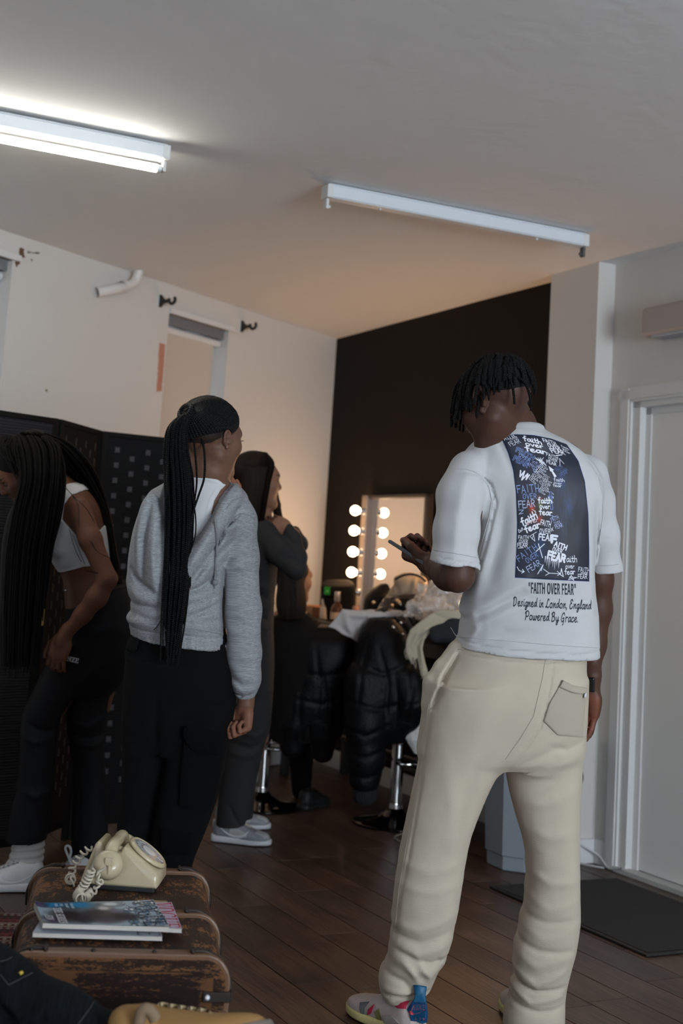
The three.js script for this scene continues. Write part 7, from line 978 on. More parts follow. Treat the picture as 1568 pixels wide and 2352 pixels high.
  { const c = onto(hoodie, [[494, 1192], [497, 1225], [498, 1260], [495, 1300], [494, 1338]], 4.0, 0.003, 4); who.wear('drawstring', [hose(c, () => 0.0042, 50, 8, 120), ball(0.009, ...c[c.length - 1], 12), hose([c[c.length - 1], c[c.length - 1].map((v, i) => v - (i === 1 ? 0.018 : 0))], (t) => 0.005 * (1 - 0.3 * t), 6, 8)], fleece, hd, 'grey drawstring with a knotted end'); }
  // ---- cargo trousers
  const trs = black([0.0032, 0.0032, 0.0035], 0.95, { bumpMap: rep(T.twill, 30), bumpScale: 0.0006 });
  const tfld = folds([[[[372, 1560], [370, 1700], [352, 1820], [330, 1900]], -0.012, 10], [[[290, 1700], [330, 1720], [365, 1700]], 0.006, 14], [[[400, 1620], [370, 1700]], 0.008, 14], [[[282, 1880], [310, 1900], [340, 1890]], 0.008, 12], [[[380, 1870], [420, 1900], [470, 1880]], 0.008, 14], [[[390, 1930], [420, 1955], [440, 1940]], 0.006, 10], [[[300, 1500], [400, 1508], [520, 1520]], -0.003, 3], [[[440, 1560], [400, 1640], [380, 1720]], 0.006, 16], [[[275, 1960], [310, 1975], [350, 1965]], 0.006, 10], [[[300, 1470], [295, 1500], [318, 1500]], 0.006, 6]], D0);
  const tr = union([loftPx([[1440, 306, 514, 4.0, 0.105], [1490, 292, 526, 4.0, 0.118], [1550, 286, 538, 4.0, 0.128], [1620, 284, 541, 4.0, 0.125], [1680, 283, 532, 4.0, 0.11], [1720, 300, 515, 4.0, 0.09]], 2.4, 0.01), loftPx([[1600, 285, 400, 4.01, 0.11], [1700, 282, 388, 4.01, 0.1], [1800, 279, 372, 4.01, 0.092], [1900, 270, 352, 4.02, 0.086], [1998, 262, 345, 4.03, 0.084], [2100, 262, 345, 4.04, 0.086], [2178, 264, 350, 4.05, 0.088]], 2.3, 0.01), loftPx([[1600, 392, 540, 3.99, 0.12], [1700, 384, 527, 3.99, 0.105], [1760, 376, 517, 3.99, 0.1], [1830, 362, 500, 3.99, 0.096], [1900, 348, 474, 3.99, 0.09], [1998, 338, 441, 3.985, 0.086], [2100, 338, 440, 3.98, 0.088], [2182, 340, 442, 3.975, 0.09]], 2.3, 0.01)], 0.008);
  const cargo = keep((x, y, z) => { let d = tr(x, y, z); if (Math.abs(d) < 0.04) { d -= 0.004 * fbm(x * 8, y * 6, z * 8, 2); if (z > -4.03) d -= tfld(x, y); } return d; }, tr);
  const tm = who.wear('cargo_trousers', surf(cargo, [q(255, 0, 4.05)[0], q(0, 2186, 4.05)[1], -4.2], [q(548, 0, 4)[0], q(0, 1436, 4)[1], -3.83], 0.009, { uv: cylUv(q(400, 0, 4)[0], -4, 0.15) }), trs);
  who.wear('cargo_pocket', patch(cargo, [[424, 1690], [470, 1698], [512, 1702]], [[411, 1850], [440, 1858], [476, 1862]], [[424, 1690], [416, 1770], [411, 1850]], [[512, 1702], [504, 1790], [490, 1840], [476, 1862]], 4.0, 10, 14, 0.012), trs, tm);
  who.wear('pocket_flap', patch(cargo, [[422, 1668], [470, 1676], [519, 1684]], [[430, 1712], [450, 1728], [510, 1736]], [[422, 1668], [420, 1690], [430, 1712]], [[519, 1684], [516, 1710], [510, 1736]], 4.0, 10, 5, 0.018), trs, tm);
  who.wear('knee_pocket', patch(cargo, [[372, 1905], [440, 1912]], [[368, 1950], [385, 1962], [436, 1964]], [[372, 1905], [368, 1950]], [[440, 1912], [436, 1964]], 4.0, 8, 6, 0.010), trs, tm);
  who.wear('waist_flap', patch(cargo, [[294, 1466], [322, 1464]], [[288, 1492], [314, 1496]], [[294, 1466], [288, 1492]], [[322, 1464], [314, 1496]], 4.0, 5, 4, 0.009), trs, tm);
  const so = { size: 0.265 }, dark = M([0.012, 0.012, 0.013], 0.6);
  for (const [px, py] of [[305, 2196], [392, 2196]]) { const hl = level(px, py, 0), sh = standing(hl, hl.clone().add(new V3(0.35, 0, -0.94)), so), up = who.wear('shoe', shoeMesh(sh.upper, sh, 0.007), dark); who.wear('sole', shoeMesh(sh.sole, sh, 0.007), dark, up); }
}
// ------------------------------------------------------------------ the woman bending over, long loose hair
{
  const D0 = 4.75, foot = level(165, 2030, 0), who = personAt('woman in white crop top and black track pants bending forward, hair over her face', foot);
  const hx = axes([-0.74, -0.60, 0.30], [-0.52, 0.75, 0.35]), hc = q(52, 1078, 4.7), head = placed(headField(), hc, hx, 0.98);
  const W1 = q(146, 1462, 4.57), gy = new V3(0.30, 0.93, 0).normalize(), gz = new V3(0.2, -0.05, -0.98); gz.addScaledVector(gy, -gz.dot(gy)).normalize(); const gX = new V3().crossVectors(gy, gz);
  const handL = placed(handField({ curl: [[24, 34, 22], [26, 36, 24], [22, 32, 22], [14, 24, 18]], spread: 5 }), W1, [gX.toArray(), gy.toArray(), gz.toArray()], 0.88);
  const torso = loftPx([[1112, 148, 186, 4.73, 0.07], [1135, 135, 210, 4.74, 0.12], [1170, 124, 230, 4.75, 0.15], [1215, 114, 240, 4.76, 0.155], [1255, 112, 246, 4.77, 0.145], [1285, 126, 247, 4.77, 0.13], [1315, 143, 245, 4.78, 0.12], [1350, 150, 248, 4.78, 0.118], [1385, 152, 268, 4.79, 0.13], [1440, 156, 300, 4.8, 0.145]], 2.2);
  const neck = chainPx([[80, 1095, 4.7, 36], [125, 1118, 4.72, 34], [160, 1145, 4.73, 40]], 0.03), arm = union([chainPx([[178, 1168, 4.63, 30], [208, 1240, 4.58, 25], [246, 1330, 4.55, 22]], 0.02), chainPx([[246, 1330, 4.55, 22], [222, 1372, 4.55, 23], [190, 1412, 4.56, 19], [146, 1462, 4.57, 13.5]], 0.02)], 0.016), armFar = chainPx([[150, 1180, 4.86, 28], [110, 1330, 4.9, 22], [60, 1460, 4.86, 14]], 0.02);
  const legs = union([chainPx([[190, 1480, 4.76, 55], [95, 1660, 4.73, 32], [66, 1880, 4.72, 22], [64, 1960, 4.72, 22]], 0.02), chainPx([[240, 1480, 4.84, 52], [202, 1700, 4.84, 30], [206, 1960, 4.85, 22], [205, 2000, 4.85, 22]], 0.02)], 0.02);
  const body = union([head, neck, torso, arm, armFar, handL, legs], 0.014);
  const tone = (p) => { const h = head.from(p); let c = [1, 1, 1]; if (Math.hypot(...h) < 0.16) { if (h[1] > 0.03 + 0.03 * sst(0, 0.08, h[2])) c = [0.08, 0.07, 0.07]; if (Math.hypot((Math.abs(h[0]) - 0.032) / 0.02, (h[1] - 0.030) / 0.004) < 1 && h[2] > 0.05) c = [0.25, 0.22, 0.2]; if (Math.hypot((Math.abs(h[0]) - 0.031) / 0.017, (h[1] + 0.002) / 0.0032) < 1 && h[2] > 0.05) c = [0.15, 0.12, 0.12]; if (Math.hypot(h[0] / 0.022, (h[1] + 0.06) / 0.012) < 1 && h[2] > 0.07) c = [0.9, 0.55, 0.5]; } return c; };
  const o = { color: tone, uv: (p) => [p[0] + p[2], p[1]] };
  who.wear('body', bodyMesh(body, [[...around(head.to([0, 0, 0]), 0.155), 0.0038], [...around(q(122, 1515, 4.57), [0.075, 0.105, 0.09]), 0.003], [...around(q(200, 1315, 4.68), [0.13, 0.35, 0.26]), 0.008], [...around(q(150, 1750, 4.8), [0.28, 0.4, 0.2]), 0.016]], o), skin([0.135, 0.058, 0.034]));
  // crop top
  const topCut = prism([[100, 1100], [150, 1096], [196, 1112], [232, 1140], [262, 1200], [262, 1296], [199, 1297], [141, 1314], [100, 1318]], 4.7), armHole = prism([[146, 1192], [150, 1158], [163, 1138], [186, 1130], [208, 1146], [226, 1182], [230, 1208], [214, 1232], [176, 1226]], 4.62), sh = grow(torso, 0.007);
  const tf2 = folds([[[[120, 1255], [150, 1262], [190, 1250]], 0.004, 10], [[[150, 1300], [180, 1290], [196, 1270]], -0.003, 6], [[[141, 1304], [170, 1298], [198, 1288]], -0.0025, 2.5]], D0), bust = ell(q(128, 1240, 4.66), [0.035, 0.045, 0.05]);
  const crop = (x, y, z) => { let d = smax(smin(sh(x, y, z), bust(x, y, z), 0.03), topCut(x, y), 0.004); if (z > -4.76) d = smax(d, -armHole(x, y), 0.005); if (z > -4.8 && Math.abs(d) < 0.03) d -= tf2(x, y); return d; };
  who.wear('crop_top', surf(crop, [q(90, 0, 4.7)[0], q(0, 1325, 4.8)[1], -4.96], [q(270, 0, 4.8)[0], q(0, 1090, 4.7)[1], -4.55], 0.0055, { uv: cylUv(q(180, 0, 4.75)[0], -4.75, 0.12) }), cloth([0.60, 0.60, 0.61], 0.9, T.cross, 14, 0.0006));
  // track pants
  const pf = folds([[[[160, 1660], [200, 1672], [240, 1655]], 0.008, 8], [[[165, 1690], [205, 1700], [238, 1690]], -0.007, 7], [[[170, 1710], [210, 1718], [236, 1712]], 0.007, 8], [[[70, 1640], [100, 1662], [130, 1668]], -0.007, 7], [[[62, 1672], [95, 1688], [130, 1680]], 0.007, 8], [[[70, 1800], [100, 1812], [122, 1800]], 0.006, 9], [[[190, 1600], [230, 1590], [262, 1560]], -0.006, 10], [[[185, 1560], [220, 1530], [270, 1500]], 0.006, 12], [[[170, 1740], [178, 1850], [172, 1960]], -0.003, 5], [[[155, 1388], [220, 1372], [300, 1345]], -0.003, 3], [[[200, 1420], [230, 1440], [280, 1430]], 0.005, 12], [[[110, 1580], [100, 1700], [85, 1900]], -0.003, 3], [[[20, 1905], [60, 1918], [105, 1912]], -0.003, 3]], D0);
  const waistCut = prism([[120, 1392], [152, 1378], [184, 1366], [240, 1352], [340, 1330], [360, 1700], [0, 2100], [-60, 1950], [30, 1600]], 4.7);
  const tp = union([loftPx([[1340, 190, 300, 4.79, 0.13], [1380, 155, 316, 4.79, 0.145], [1430, 152, 324, 4.79, 0.155], [1480, 148, 318, 4.79, 0.155], [1540, 140, 300, 4.79, 0.14], [1590, 150, 262, 4.8, 0.1]], 2.2, 0.01), loftPx([[1470, 132, 240, 4.75, 0.11], [1530, 104, 222, 4.75, 0.105], [1580, 80, 190, 4.74, 0.095], [1637, 54, 146, 4.73, 0.082], [1664, 50, 135, 4.73, 0.078], [1718, 47, 128, 4.72, 0.072], [1807, 40, 121, 4.72, 0.068], [1870, 25, 113, 4.72, 0.072], [1926, 14, 106, 4.72, 0.078]], 2.2, 0.008), loftPx([[1500, 165, 285, 4.83, 0.1], [1575, 158, 264, 4.84, 0.09], [1664, 154, 243, 4.84, 0.08], [1727, 163, 237, 4.84, 0.07], [1807, 168, 245, 4.85, 0.068], [1919, 165, 247, 4.85, 0.07], [1981, 170, 242, 4.85, 0.072], [2000, 172, 240, 4.85, 0.072]], 2.2, 0.008)], 0.02);
  const pants = keep((x, y, z) => { let d = tp(x, y, z); if (Math.abs(d) < 0.1) d = smax(d, y > q(0, 1420, 4.8)[1] ? waistCut(x, y) : -1, 0.005); if (Math.abs(d) < 0.04) { d -= 0.0035 * fbm(x * 9, y * 7, z * 9, 2); if (z > -4.84) d -= pf(x, y); } return d; }, tp);
  const pm = black([0.008, 0.0085, 0.010], 0.65, { bumpMap: rep(T.knit, 16), bumpScale: 0.0004 }), pt = who.wear('track_pants', surf(pants, [q(5, 0, 4.8)[0], q(0, 2008, 4.9)[1], -4.99], [q(330, 0, 4.9)[0], q(0, 1325, 4.8)[1], -4.6], 0.008, { uv: cylUv(q(180, 0, 4.75)[0], -4.75, 0.12) }), pm);
  const nze = canvas(256, 128, (c) => { c.clearRect(0, 0, 256, 128); c.fillStyle = '#c8c9cb'; c.save(); c.scale(1.0, 1); c.font = 'bold 92px serif'; c.lineWidth = 6; c.strokeStyle = '#c8c9cb'; c.strokeText('NZE', 24, 78); c.fillText('NZE', 24, 78); c.fillText('I', -14, 74); c.restore(); c.lineWidth = 4; c.beginPath(); for (let i = 0; i < 40; i++) c.lineTo(20 + i * 4.4, 108 + 5 * Math.sin(i * 1.9) * Math.sin(i * 0.7)); c.stroke(); });
  who.wear('leg_print', patch(pants, [[151, 1504], [188, 1513]], [[150, 1525], [182, 1532]], [[151, 1504], [150, 1525]], [[188, 1513], [182, 1532]], 4.7, 10, 6, 0.0012), new THREE.MeshStandardMaterial({ map: nze, transparent: true, alphaTest: 0.35, roughness: 0.8 }), pt, 'white serif lettering on the thigh');
  who.wear('piercing', ball(0.0045, ...q(151, 1356, 4.665), 10), mat.chrome);
  // sock and sneakers
  const sockF = chainPx([[66, 1905, 4.72, 30], [66, 1935, 4.72, 33], [62, 1965, 4.715, 34], [56, 1992, 4.71, 37], [40, 2010, 4.70, 34]], 0.02), sockD = (x, y, z) => { const d = sockF(x, y, z); return d - 0.0022 * Math.sin(y * 260 + Math.sin(x * 30) * 1.5) * sst(0.02, 0.0, Math.abs(d)); };
  who.wear('sock', surf(sockD, ...around(q(60, 1955, 4.72), [0.1, 0.12, 0.1]), 0.004, { uv: (p) => [p[0], p[1]] }), cloth([0.55, 0.54, 0.53], 0.95, T.knit, 20, 0.0008));
  const wm = M([0.62, 0.63, 0.65], 0.45, { bumpMap: rep(T.leather, 14), bumpScale: 0.0004 }), so = { size: 0.27, sole: 0.036, high: 0.006 };
  const mk = (heel, dir, lbl) => { const sh2 = withLocal(standing(heel, heel.clone().add(dir), so), so), up = who.wear('sneaker', shoeMesh(sh2.upper, sh2, 0.0045), wm, who, lbl); who.wear('sole', shoeMesh(sh2.sole, sh2, 0.0045), wm, up); who.wear('laces', laces(sh2, 5, 0.02, 0.0034), wm, up); for (const s of [1, -1]) who.wear('swoosh', swoosh(sh2, s), wm, up); return [sh2, up]; };
  mk(level(103, 2046, 0), new V3(-0.97, 0, 0.22), 'white leather sneaker');
  const [, u2] = mk(level(228, 2022, 0), new V3(-0.62, 0, 0.78), 'white leather sneaker with the lace loop standing up');
  who.wear('lace_loop', hose([[162, 1985], [157, 1968], [150, 1950], [152, 1943], [159, 1944], [163, 1955], [160, 1972], [166, 1986]].map(([x, y]) => q(x, y, 4.72)), () => 0.0045, 40, 8), wm, u2);
  // ---- hair: a dark curtain beside the face and a long fall down the back
  const r = rng(21), hm = black([0.0045, 0.0034, 0.0032], 0.55, { bumpMap: rep(T.strand, 6, 1), bumpScale: 0.0015 }), locks = [];
  const base = union([placed(keep((x, y, z) => smax(ell([0, 0.036, -0.016], [0.081, 0.086, 0.1])(x, y, z), z - 0.075 + 0.6 * Math.max(0, -y), 0.01), { c: [0, 0.03, 0], r: 0.13 }), hc, hx, 0.98), loftPx([[1030, 55, 120, 4.63, 0.04], [1080, 50, 138, 4.62, 0.05], [1130, 46, 138, 4.61, 0.05], [1180, 20, 128, 4.60, 0.05], [1250, 5, 116, 4.6, 0.045], [1350, 0, 104, 4.6, 0.04], [1450, -5, 92, 4.6, 0.035], [1530, 0, 70, 4.6, 0.02]], 2, 0.02)], 0.03);
  const rib = folds([[[[90, 1010], [70, 1100], [50, 1250], [30, 1450]], 0.006, 6], [[[110, 1020], [100, 1130], [75, 1280], [60, 1480]], 0.006, 5], [[[120, 1040], [128, 1120], [100, 1260], [85, 1400]], 0.006, 6], [[[80, 1040], [60, 1200], [20, 1400]], -0.006, 5], [[[115, 1070], [90, 1260], [70, 1400]], -0.006, 4]], 4.62);
  const fall = chainPx([[80, 1030, 4.74, 44], [130, 1056, 4.78, 42], [178, 1098, 4.82, 32], [218, 1142, 4.84, 18], [244, 1200, 4.84, 10], [258, 1280, 4.84, 8], [276, 1370, 4.84, 8]], 0.03);
  locks.push(surf((x, y, z) => fall(x, y, z) - 0.003 * noise(x * 60 + y * 40, y * 10, z * 60), [q(20, 0, 4.8)[0], q(0, 1400, 4.8)[1], -4.96], [q(300, 0, 4.8)[0], q(0, 975, 4.8)[1], -4.6], 0.008, { uv: (p) => [p[0] * 3, p[1] * 0.4] }));
  locks.push(surf((x, y, z) => base(x, y, z) - rib(x, y), [q(-25, 0, 4.6)[0], q(0, 1545, 4.6)[1], -4.86], [q(170, 0, 4.7)[0], q(0, 985, 4.7)[1], -4.5], 0.007, { uv: (p) => [p[0] * 3, p[1] * 0.4] }));
  const guide = (pts, n, w, rad, sp) => { for (let i = 0; i < n; i++) { const a = (r() - 0.5) * 2, b = (r() - 0.5) * 2, cut = pts.length - (r() < 0.35 ? 1 : 0); locks.push(hose(pts.slice(0, cut).map(([px, py, d, k], j) => q(px + a * (k ?? w) + (r() - 0.5) * 2, py + b * 5 * (j === 0 ? 1 : 0.4) + (j === cut - 1 ? (r() - 0.5) * 60 : 0), d + b * sp)), (t) => rad * (1 - 0.55 * t), 22, 5, 2)); } };
  guide([[70, 1006, 4.64, 42], [85, 1030, 4.6, 50], [90, 1100, 4.57, 46], [76, 1180, 4.56, 50], [62, 1270, 4.56, 50], [52, 1400, 4.56, 48], [45, 1530, 4.57, 40]], 90, 40, 0.0042, 0.03);
  guide([[40, 1003, 4.66, 35], [30, 1025, 4.6, 40], [34, 1050, 4.585, 34], [48, 1078, 4.575, 22]], 30, 30, 0.004, 0.015);
  guide([[75, 998, 4.70, 30], [125, 1016, 4.72, 32], [166, 1056, 4.74, 36], [204, 1108, 4.78, 26], [240, 1176, 4.80, 11], [257, 1250, 4.81, 7], [272, 1340, 4.82, 8], [292, 1425, 4.82, 9]], 110, 20, 0.0034, 0.05);
  guide([[110, 1020, 4.62, 26], [128, 1070, 4.59, 22], [134, 1125, 4.57, 16], [124, 1190, 4.56, 16], [108, 1270, 4.56, 16], [98, 1360, 4.57, 14]], 50, 20, 0.0034, 0.02);
  for (const pts of [[[150, 1120], [170, 1142], [195, 1165], [215, 1198]], [[160, 1130], [178, 1160], [180, 1210]], [[165, 1225], [180, 1262], [194, 1296]], [[158, 1215], [172, 1262], [186, 1290]], [[206, 1240], [222, 1266], [250, 1280]], [[196, 1310], [230, 1318], [258, 1330]]]) for (let k = 0; k < 2; k++) locks.push(hose(pts.map(([x, y], i) => q(x + k * 2.2, y + k * 1.5, 4.56 - 0.02 * Math.sin(i) + (x > 185 ? -0.02 : 0))), () => 0.0006, 14, 4));
  who.wear('hair', locks, hm, who, 'very long loose dark hair');
}
// ------------------------------------------------------------------ the woman in profile in dark grey
{
  const D0 = 5.5, foot = level(545, 1952, 0), who = personAt('woman with brown hair seen in profile in dark grey top and trousers, arm raised', foot);
  const hx = axes([0.94, -0.06, -0.33], [-0.03, 1, 0.02]), hc = q(588, 1104, 5.46), head = placed(headField({ lips: 1.15, ear: 0.82 }), hc, hx, 0.98);
  const W1 = q(664, 1219, 5.40), gy = new V3(0.86, -0.48, 0.1).normalize(), gz = new V3(0.1, -0.3, -0.95); gz.addScaledVector(gy, -gz.dot(gy)).normalize(); const gX = new V3().crossVectors(gy, gz), hr0 = handField({ curl: [[30, 40, 25], [35, 45, 28], [40, 50, 30], [45, 50, 30]], spread: 3 }), hrM = (x, y, z) => hr0(-x, y, z); hrM.c = hr0.c; hrM.r = hr0.r;
  const handR = placed(hrM, W1, [gX.toArray(), gy.toArray(), gz.toArray()], 0.82);
  const torso = loftPx([[1195, 575, 615, 5.48, 0.10], [1230, 565, 630, 5.49, 0.15], [1300, 568, 632, 5.5, 0.14], [1400, 574, 622, 5.5, 0.12], [1480, 566, 622, 5.5, 0.14], [1600, 560, 620, 5.5, 0.1]], 2.2), neck = chainPx([[592, 1140, 5.47, 24], [596, 1180, 5.48, 25], [600, 1215, 5.49, 30]], 0.02);
  const legs = union([chainPx([[590, 1560, 5.46, 32], [570, 1690, 5.44, 24], [536, 1860, 5.44, 14]], 0.02), chainPx([[595, 1560, 5.58, 32], [590, 1690, 5.62, 24], [564, 1850, 5.7, 14]], 0.02)], 0.02);
  const body = union([head, neck, torso, handR, legs], 0.012);
  const tone = (p) => { const h = head.from(p); let c = [1, 1, 1]; if (Math.hypot(...h) < 0.16) { if (Math.hypot((Math.abs(h[0]) - 0.033) / 0.021, (h[1] - 0.029) / 0.0045) < 1 && h[2] > 0.04) c = [0.12, 0.09, 0.08]; if (Math.hypot((Math.abs(h[0]) - 0.031) / 0.0135, (h[1] - 0.003) / 0.0055) < 1 && h[2] > 0.06) c = [0.07, 0.06, 0.06]; if (Math.hypot(h[0] / 0.022, (h[1] + 0.061) / 0.013) < 1 && h[2] > 0.07) c = [0.85, 0.42, 0.4]; } return c; };
  const o = { color: tone, uv: (p) => [p[0] + p[2], p[1]] };
  who.wear('body', bodyMesh(body, [[...around(head.to([0, 0, 0]), 0.155), 0.0038], [...around(q(645, 1208, 5.40), [0.075, 0.06, 0.07]), 0.0035], [...around(q(596, 1450, 5.52), [0.2, 0.55, 0.24]), 0.016], [...around(q(596, 1180, 5.48), [0.08, 0.08, 0.1]), 0.008]], o), skin([0.30, 0.15, 0.095]));
  const grey = cloth([0.019, 0.0185, 0.0195], 0.85, T.knit, 18, 0.0005), tf3 = folds([[[[600, 1330], [620, 1345], [634, 1340]], 0.006, 6], [[[598, 1352], [618, 1366], [632, 1360]], -0.005, 5], [[[600, 1375], [618, 1388], [630, 1384]], 0.006, 6], [[[600, 1400], [616, 1414], [628, 1408]], -0.005, 5], [[[604, 1425], [620, 1432]], 0.005, 6], [[[655, 1240], [672, 1250], [684, 1262]], 0.005, 7], [[[650, 1265], [676, 1272], [692, 1282]], -0.005, 6], [[[612, 1230], [625, 1262], [650, 1300]], 0.004, 8]], D0);
  const topF = union([loftPx([[1185, 578, 612, 5.48, 0.07], [1200, 568, 622, 5.48, 0.13], [1230, 558, 636, 5.49, 0.165], [1290, 560, 638, 5.5, 0.155], [1340, 566, 634, 5.5, 0.14], [1400, 570, 629, 5.5, 0.135], [1455, 568, 627, 5.5, 0.145]], 2.2, 0.01), chainPx([[606, 1222, 5.38, 29], [640, 1268, 5.35, 27], [680, 1308, 5.34, 23]], 0.02), chainPx([[680, 1308, 5.34, 22], [684, 1280, 5.36, 21], [672, 1238, 5.39, 19], [662, 1217, 5.40, 14]], 0.015), chainPx([[590, 1225, 5.62, 29], [650, 1290, 5.68, 24], [686, 1250, 5.6, 19], [676, 1222, 5.55, 14]], 0.02)], 0.016);
  who.wear('long_sleeved_top', surf((x, y, z) => { let d = topF(x, y, z); if (Math.abs(d) < 0.03) { d -= 0.003 * fbm(x * 14, y * 11, z * 14, 2); if (z > -5.5) d -= tf3(x, y); } return d; }, [q(545, 0, 5.7)[0], q(0, 1462, 5.5)[1], -5.82], [q(712, 0, 5.4)[0], q(0, 1178, 5.5)[1], -5.24], 0.0075, { uv: cylUv(q(600, 0, 5.5)[0], -5.5, 0.12) }), grey);
  const lf = folds([[[[560, 1660], [590, 1672], [618, 1662]], 0.006, 8], [[[540, 1690], [580, 1700], [612, 1690]], -0.006, 6], [[[530, 1710], [570, 1718], [600, 1712]], 0.006, 8], [[[530, 1830], [545, 1860], [556, 1880]], -0.006, 5], [[[600, 1450], [615, 1520], [612, 1600]], 0.004, 10]], D0);
  const lg = union([loftPx([[1445, 568, 627, 5.5, 0.14], [1500, 562, 629, 5.5, 0.155], [1560, 556, 628, 5.5, 0.15], [1620, 552, 622, 5.5, 0.12]], 2.2, 0.01), loftPx([[1580, 552, 627, 5.45, 0.085], [1640, 541, 623, 5.44, 0.08], [1682, 530, 616, 5.44, 0.072], [1720, 518, 602, 5.44, 0.066], [1780, 508, 590, 5.44, 0.062], [1850, 499, 576, 5.44, 0.058], [1894, 496, 563, 5.44, 0.056]], 2.2, 0.008), loftPx([[1580, 560, 626, 5.58, 0.085], [1660, 552, 622, 5.6, 0.078], [1720, 538, 606, 5.63, 0.066], [1800, 528, 588, 5.67, 0.058], [1878, 524, 580, 5.72, 0.055]], 2.2, 0.008)], 0.012);
  who.wear('trousers', surf((x, y, z) => { let d = lg(x, y, z); if (Math.abs(d) < 0.03) { d -= 0.003 * fbm(x * 10, y * 8, z * 10, 2); if (z > -5.52) d -= lf(x, y); } return d; }, [q(485, 0, 5.6)[0], q(0, 1902, 5.6)[1], -5.82], [q(636, 0, 5.5)[0], q(0, 1438, 5.5)[1], -5.3], 0.008, { uv: cylUv(q(580, 0, 5.5)[0], -5.5, 0.1) }), grey);
  // two-tone sneakers
  const so = { size: 0.262, sole: 0.03, high: 0.004 }, g1 = M([0.235, 0.255, 0.285], 0.6, { bumpMap: rep(T.leather, 14), bumpScale: 0.0003 }), g2 = M([0.40, 0.415, 0.42], 0.55), g3 = M([0.60, 0.62, 0.66], 0.5), lc = M([0.62, 0.58, 0.53], 0.8);
  for (const [hp, dir] of [[level(484, 1930, 0), new V3(0.985, 0, 0.17)], [level(487, 1899, 0), new V3(0.995, 0, -0.1)]]) {
    const sh = withLocal(standing(hp, hp.clone().add(dir), so), so), F = shoeFields(so).upper, up = who.wear('sneaker', shoeMesh(sh.upper, sh, 0.004), g1, who, 'grey and white low sneaker with a white tick');
    who.wear('sole', shoeMesh(sh.sole, sh, 0.004), g3, up); for (const s of [1, -1]) who.wear('swoosh', swoosh(sh, s, 0.0035), g3, up); who.wear('laces', laces(sh, 5), lc, up);
    const lift = (f, k) => (x, y, z) => Math.max(F(x, y, z) - 0.0015, f(x, y, z)) * k, zone = (f) => shoeMesh(sh.place(keep(lift(f, 1), F)), sh, 0.0045);
    who.wear('toe_cap', zone((x, y, z) => Math.max(0.195 - z, z - 0.252, 0.038 - y - (z - 0.2) * 0.1, Math.abs(x) - 0.03)), g2, up); who.wear('side_panel', zone((x, y, z) => Math.max(0.085 - z, z - 0.165, y - 0.066 + 0.35 * Math.max(0, z - 0.12), 0.031 - y)), g2, up);
  }
  // hair
  const r = rng(5), hm = black([0.016, 0.0085, 0.0055], 0.5, { bumpMap: rep(T.strand, 6, 1), bumpScale: 0.0015 }), locks = [];
  const hb = union([placed(keep((x, y, z) => smax(ell([0, 0.038, -0.014], [0.083, 0.088, 0.1])(x, y, z), z - 0.062 + 1.1 * Math.max(0, 0.05 - y), 0.008), { c: [0, 0.03, 0], r: 0.13 }), hc, hx, 0.98), loftPx([[1070, 548, 622, 5.44, 0.08], [1110, 545, 620, 5.43, 0.085], [1150, 543, 612, 5.42, 0.08], [1190, 545, 606, 5.42, 0.07], [1225, 552, 598, 5.42, 0.05]], 2.1, 0.02), chainPx([[626, 1120, 5.56, 10], [634, 1160, 5.55, 10], [640, 1195, 5.52, 10], [642, 1232, 5.5, 7]], 0.01)], 0.02);
  locks.push(surf(hb, [q(535, 0, 5.5)[0], q(0, 1238, 5.5)[1], -5.64], [q(660, 0, 5.5)[0], q(0, 1022, 5.5)[1], -5.3], 0.0065, { uv: (p) => [p[0] * 3, p[1] * 0.4] }));
  for (let i = 0; i < 130; i++) { const a = r(), e = r() * 0.03; locks.push(hose([[592 + a * 26 - 6, 1036 + a * 4, 5.45], [mix(560, 630, a), mix(1062, 1066, a), 5.385], [mix(548, 622, a), 1105, 5.365], [mix(545, 615, a), 1145, 5.355], [mix(547, 608, a), 1185, 5.36], [mix(552, 603, a), 1215 + r() * 16, 5.36]].map(([x, y, d]) => q(x, y, d + e)), (t) => 0.003 * (1 - 0.5 * t), 18, 5, 2)); }
  who.wear('hair', locks, hm, who, 'long straight brown hair');
}
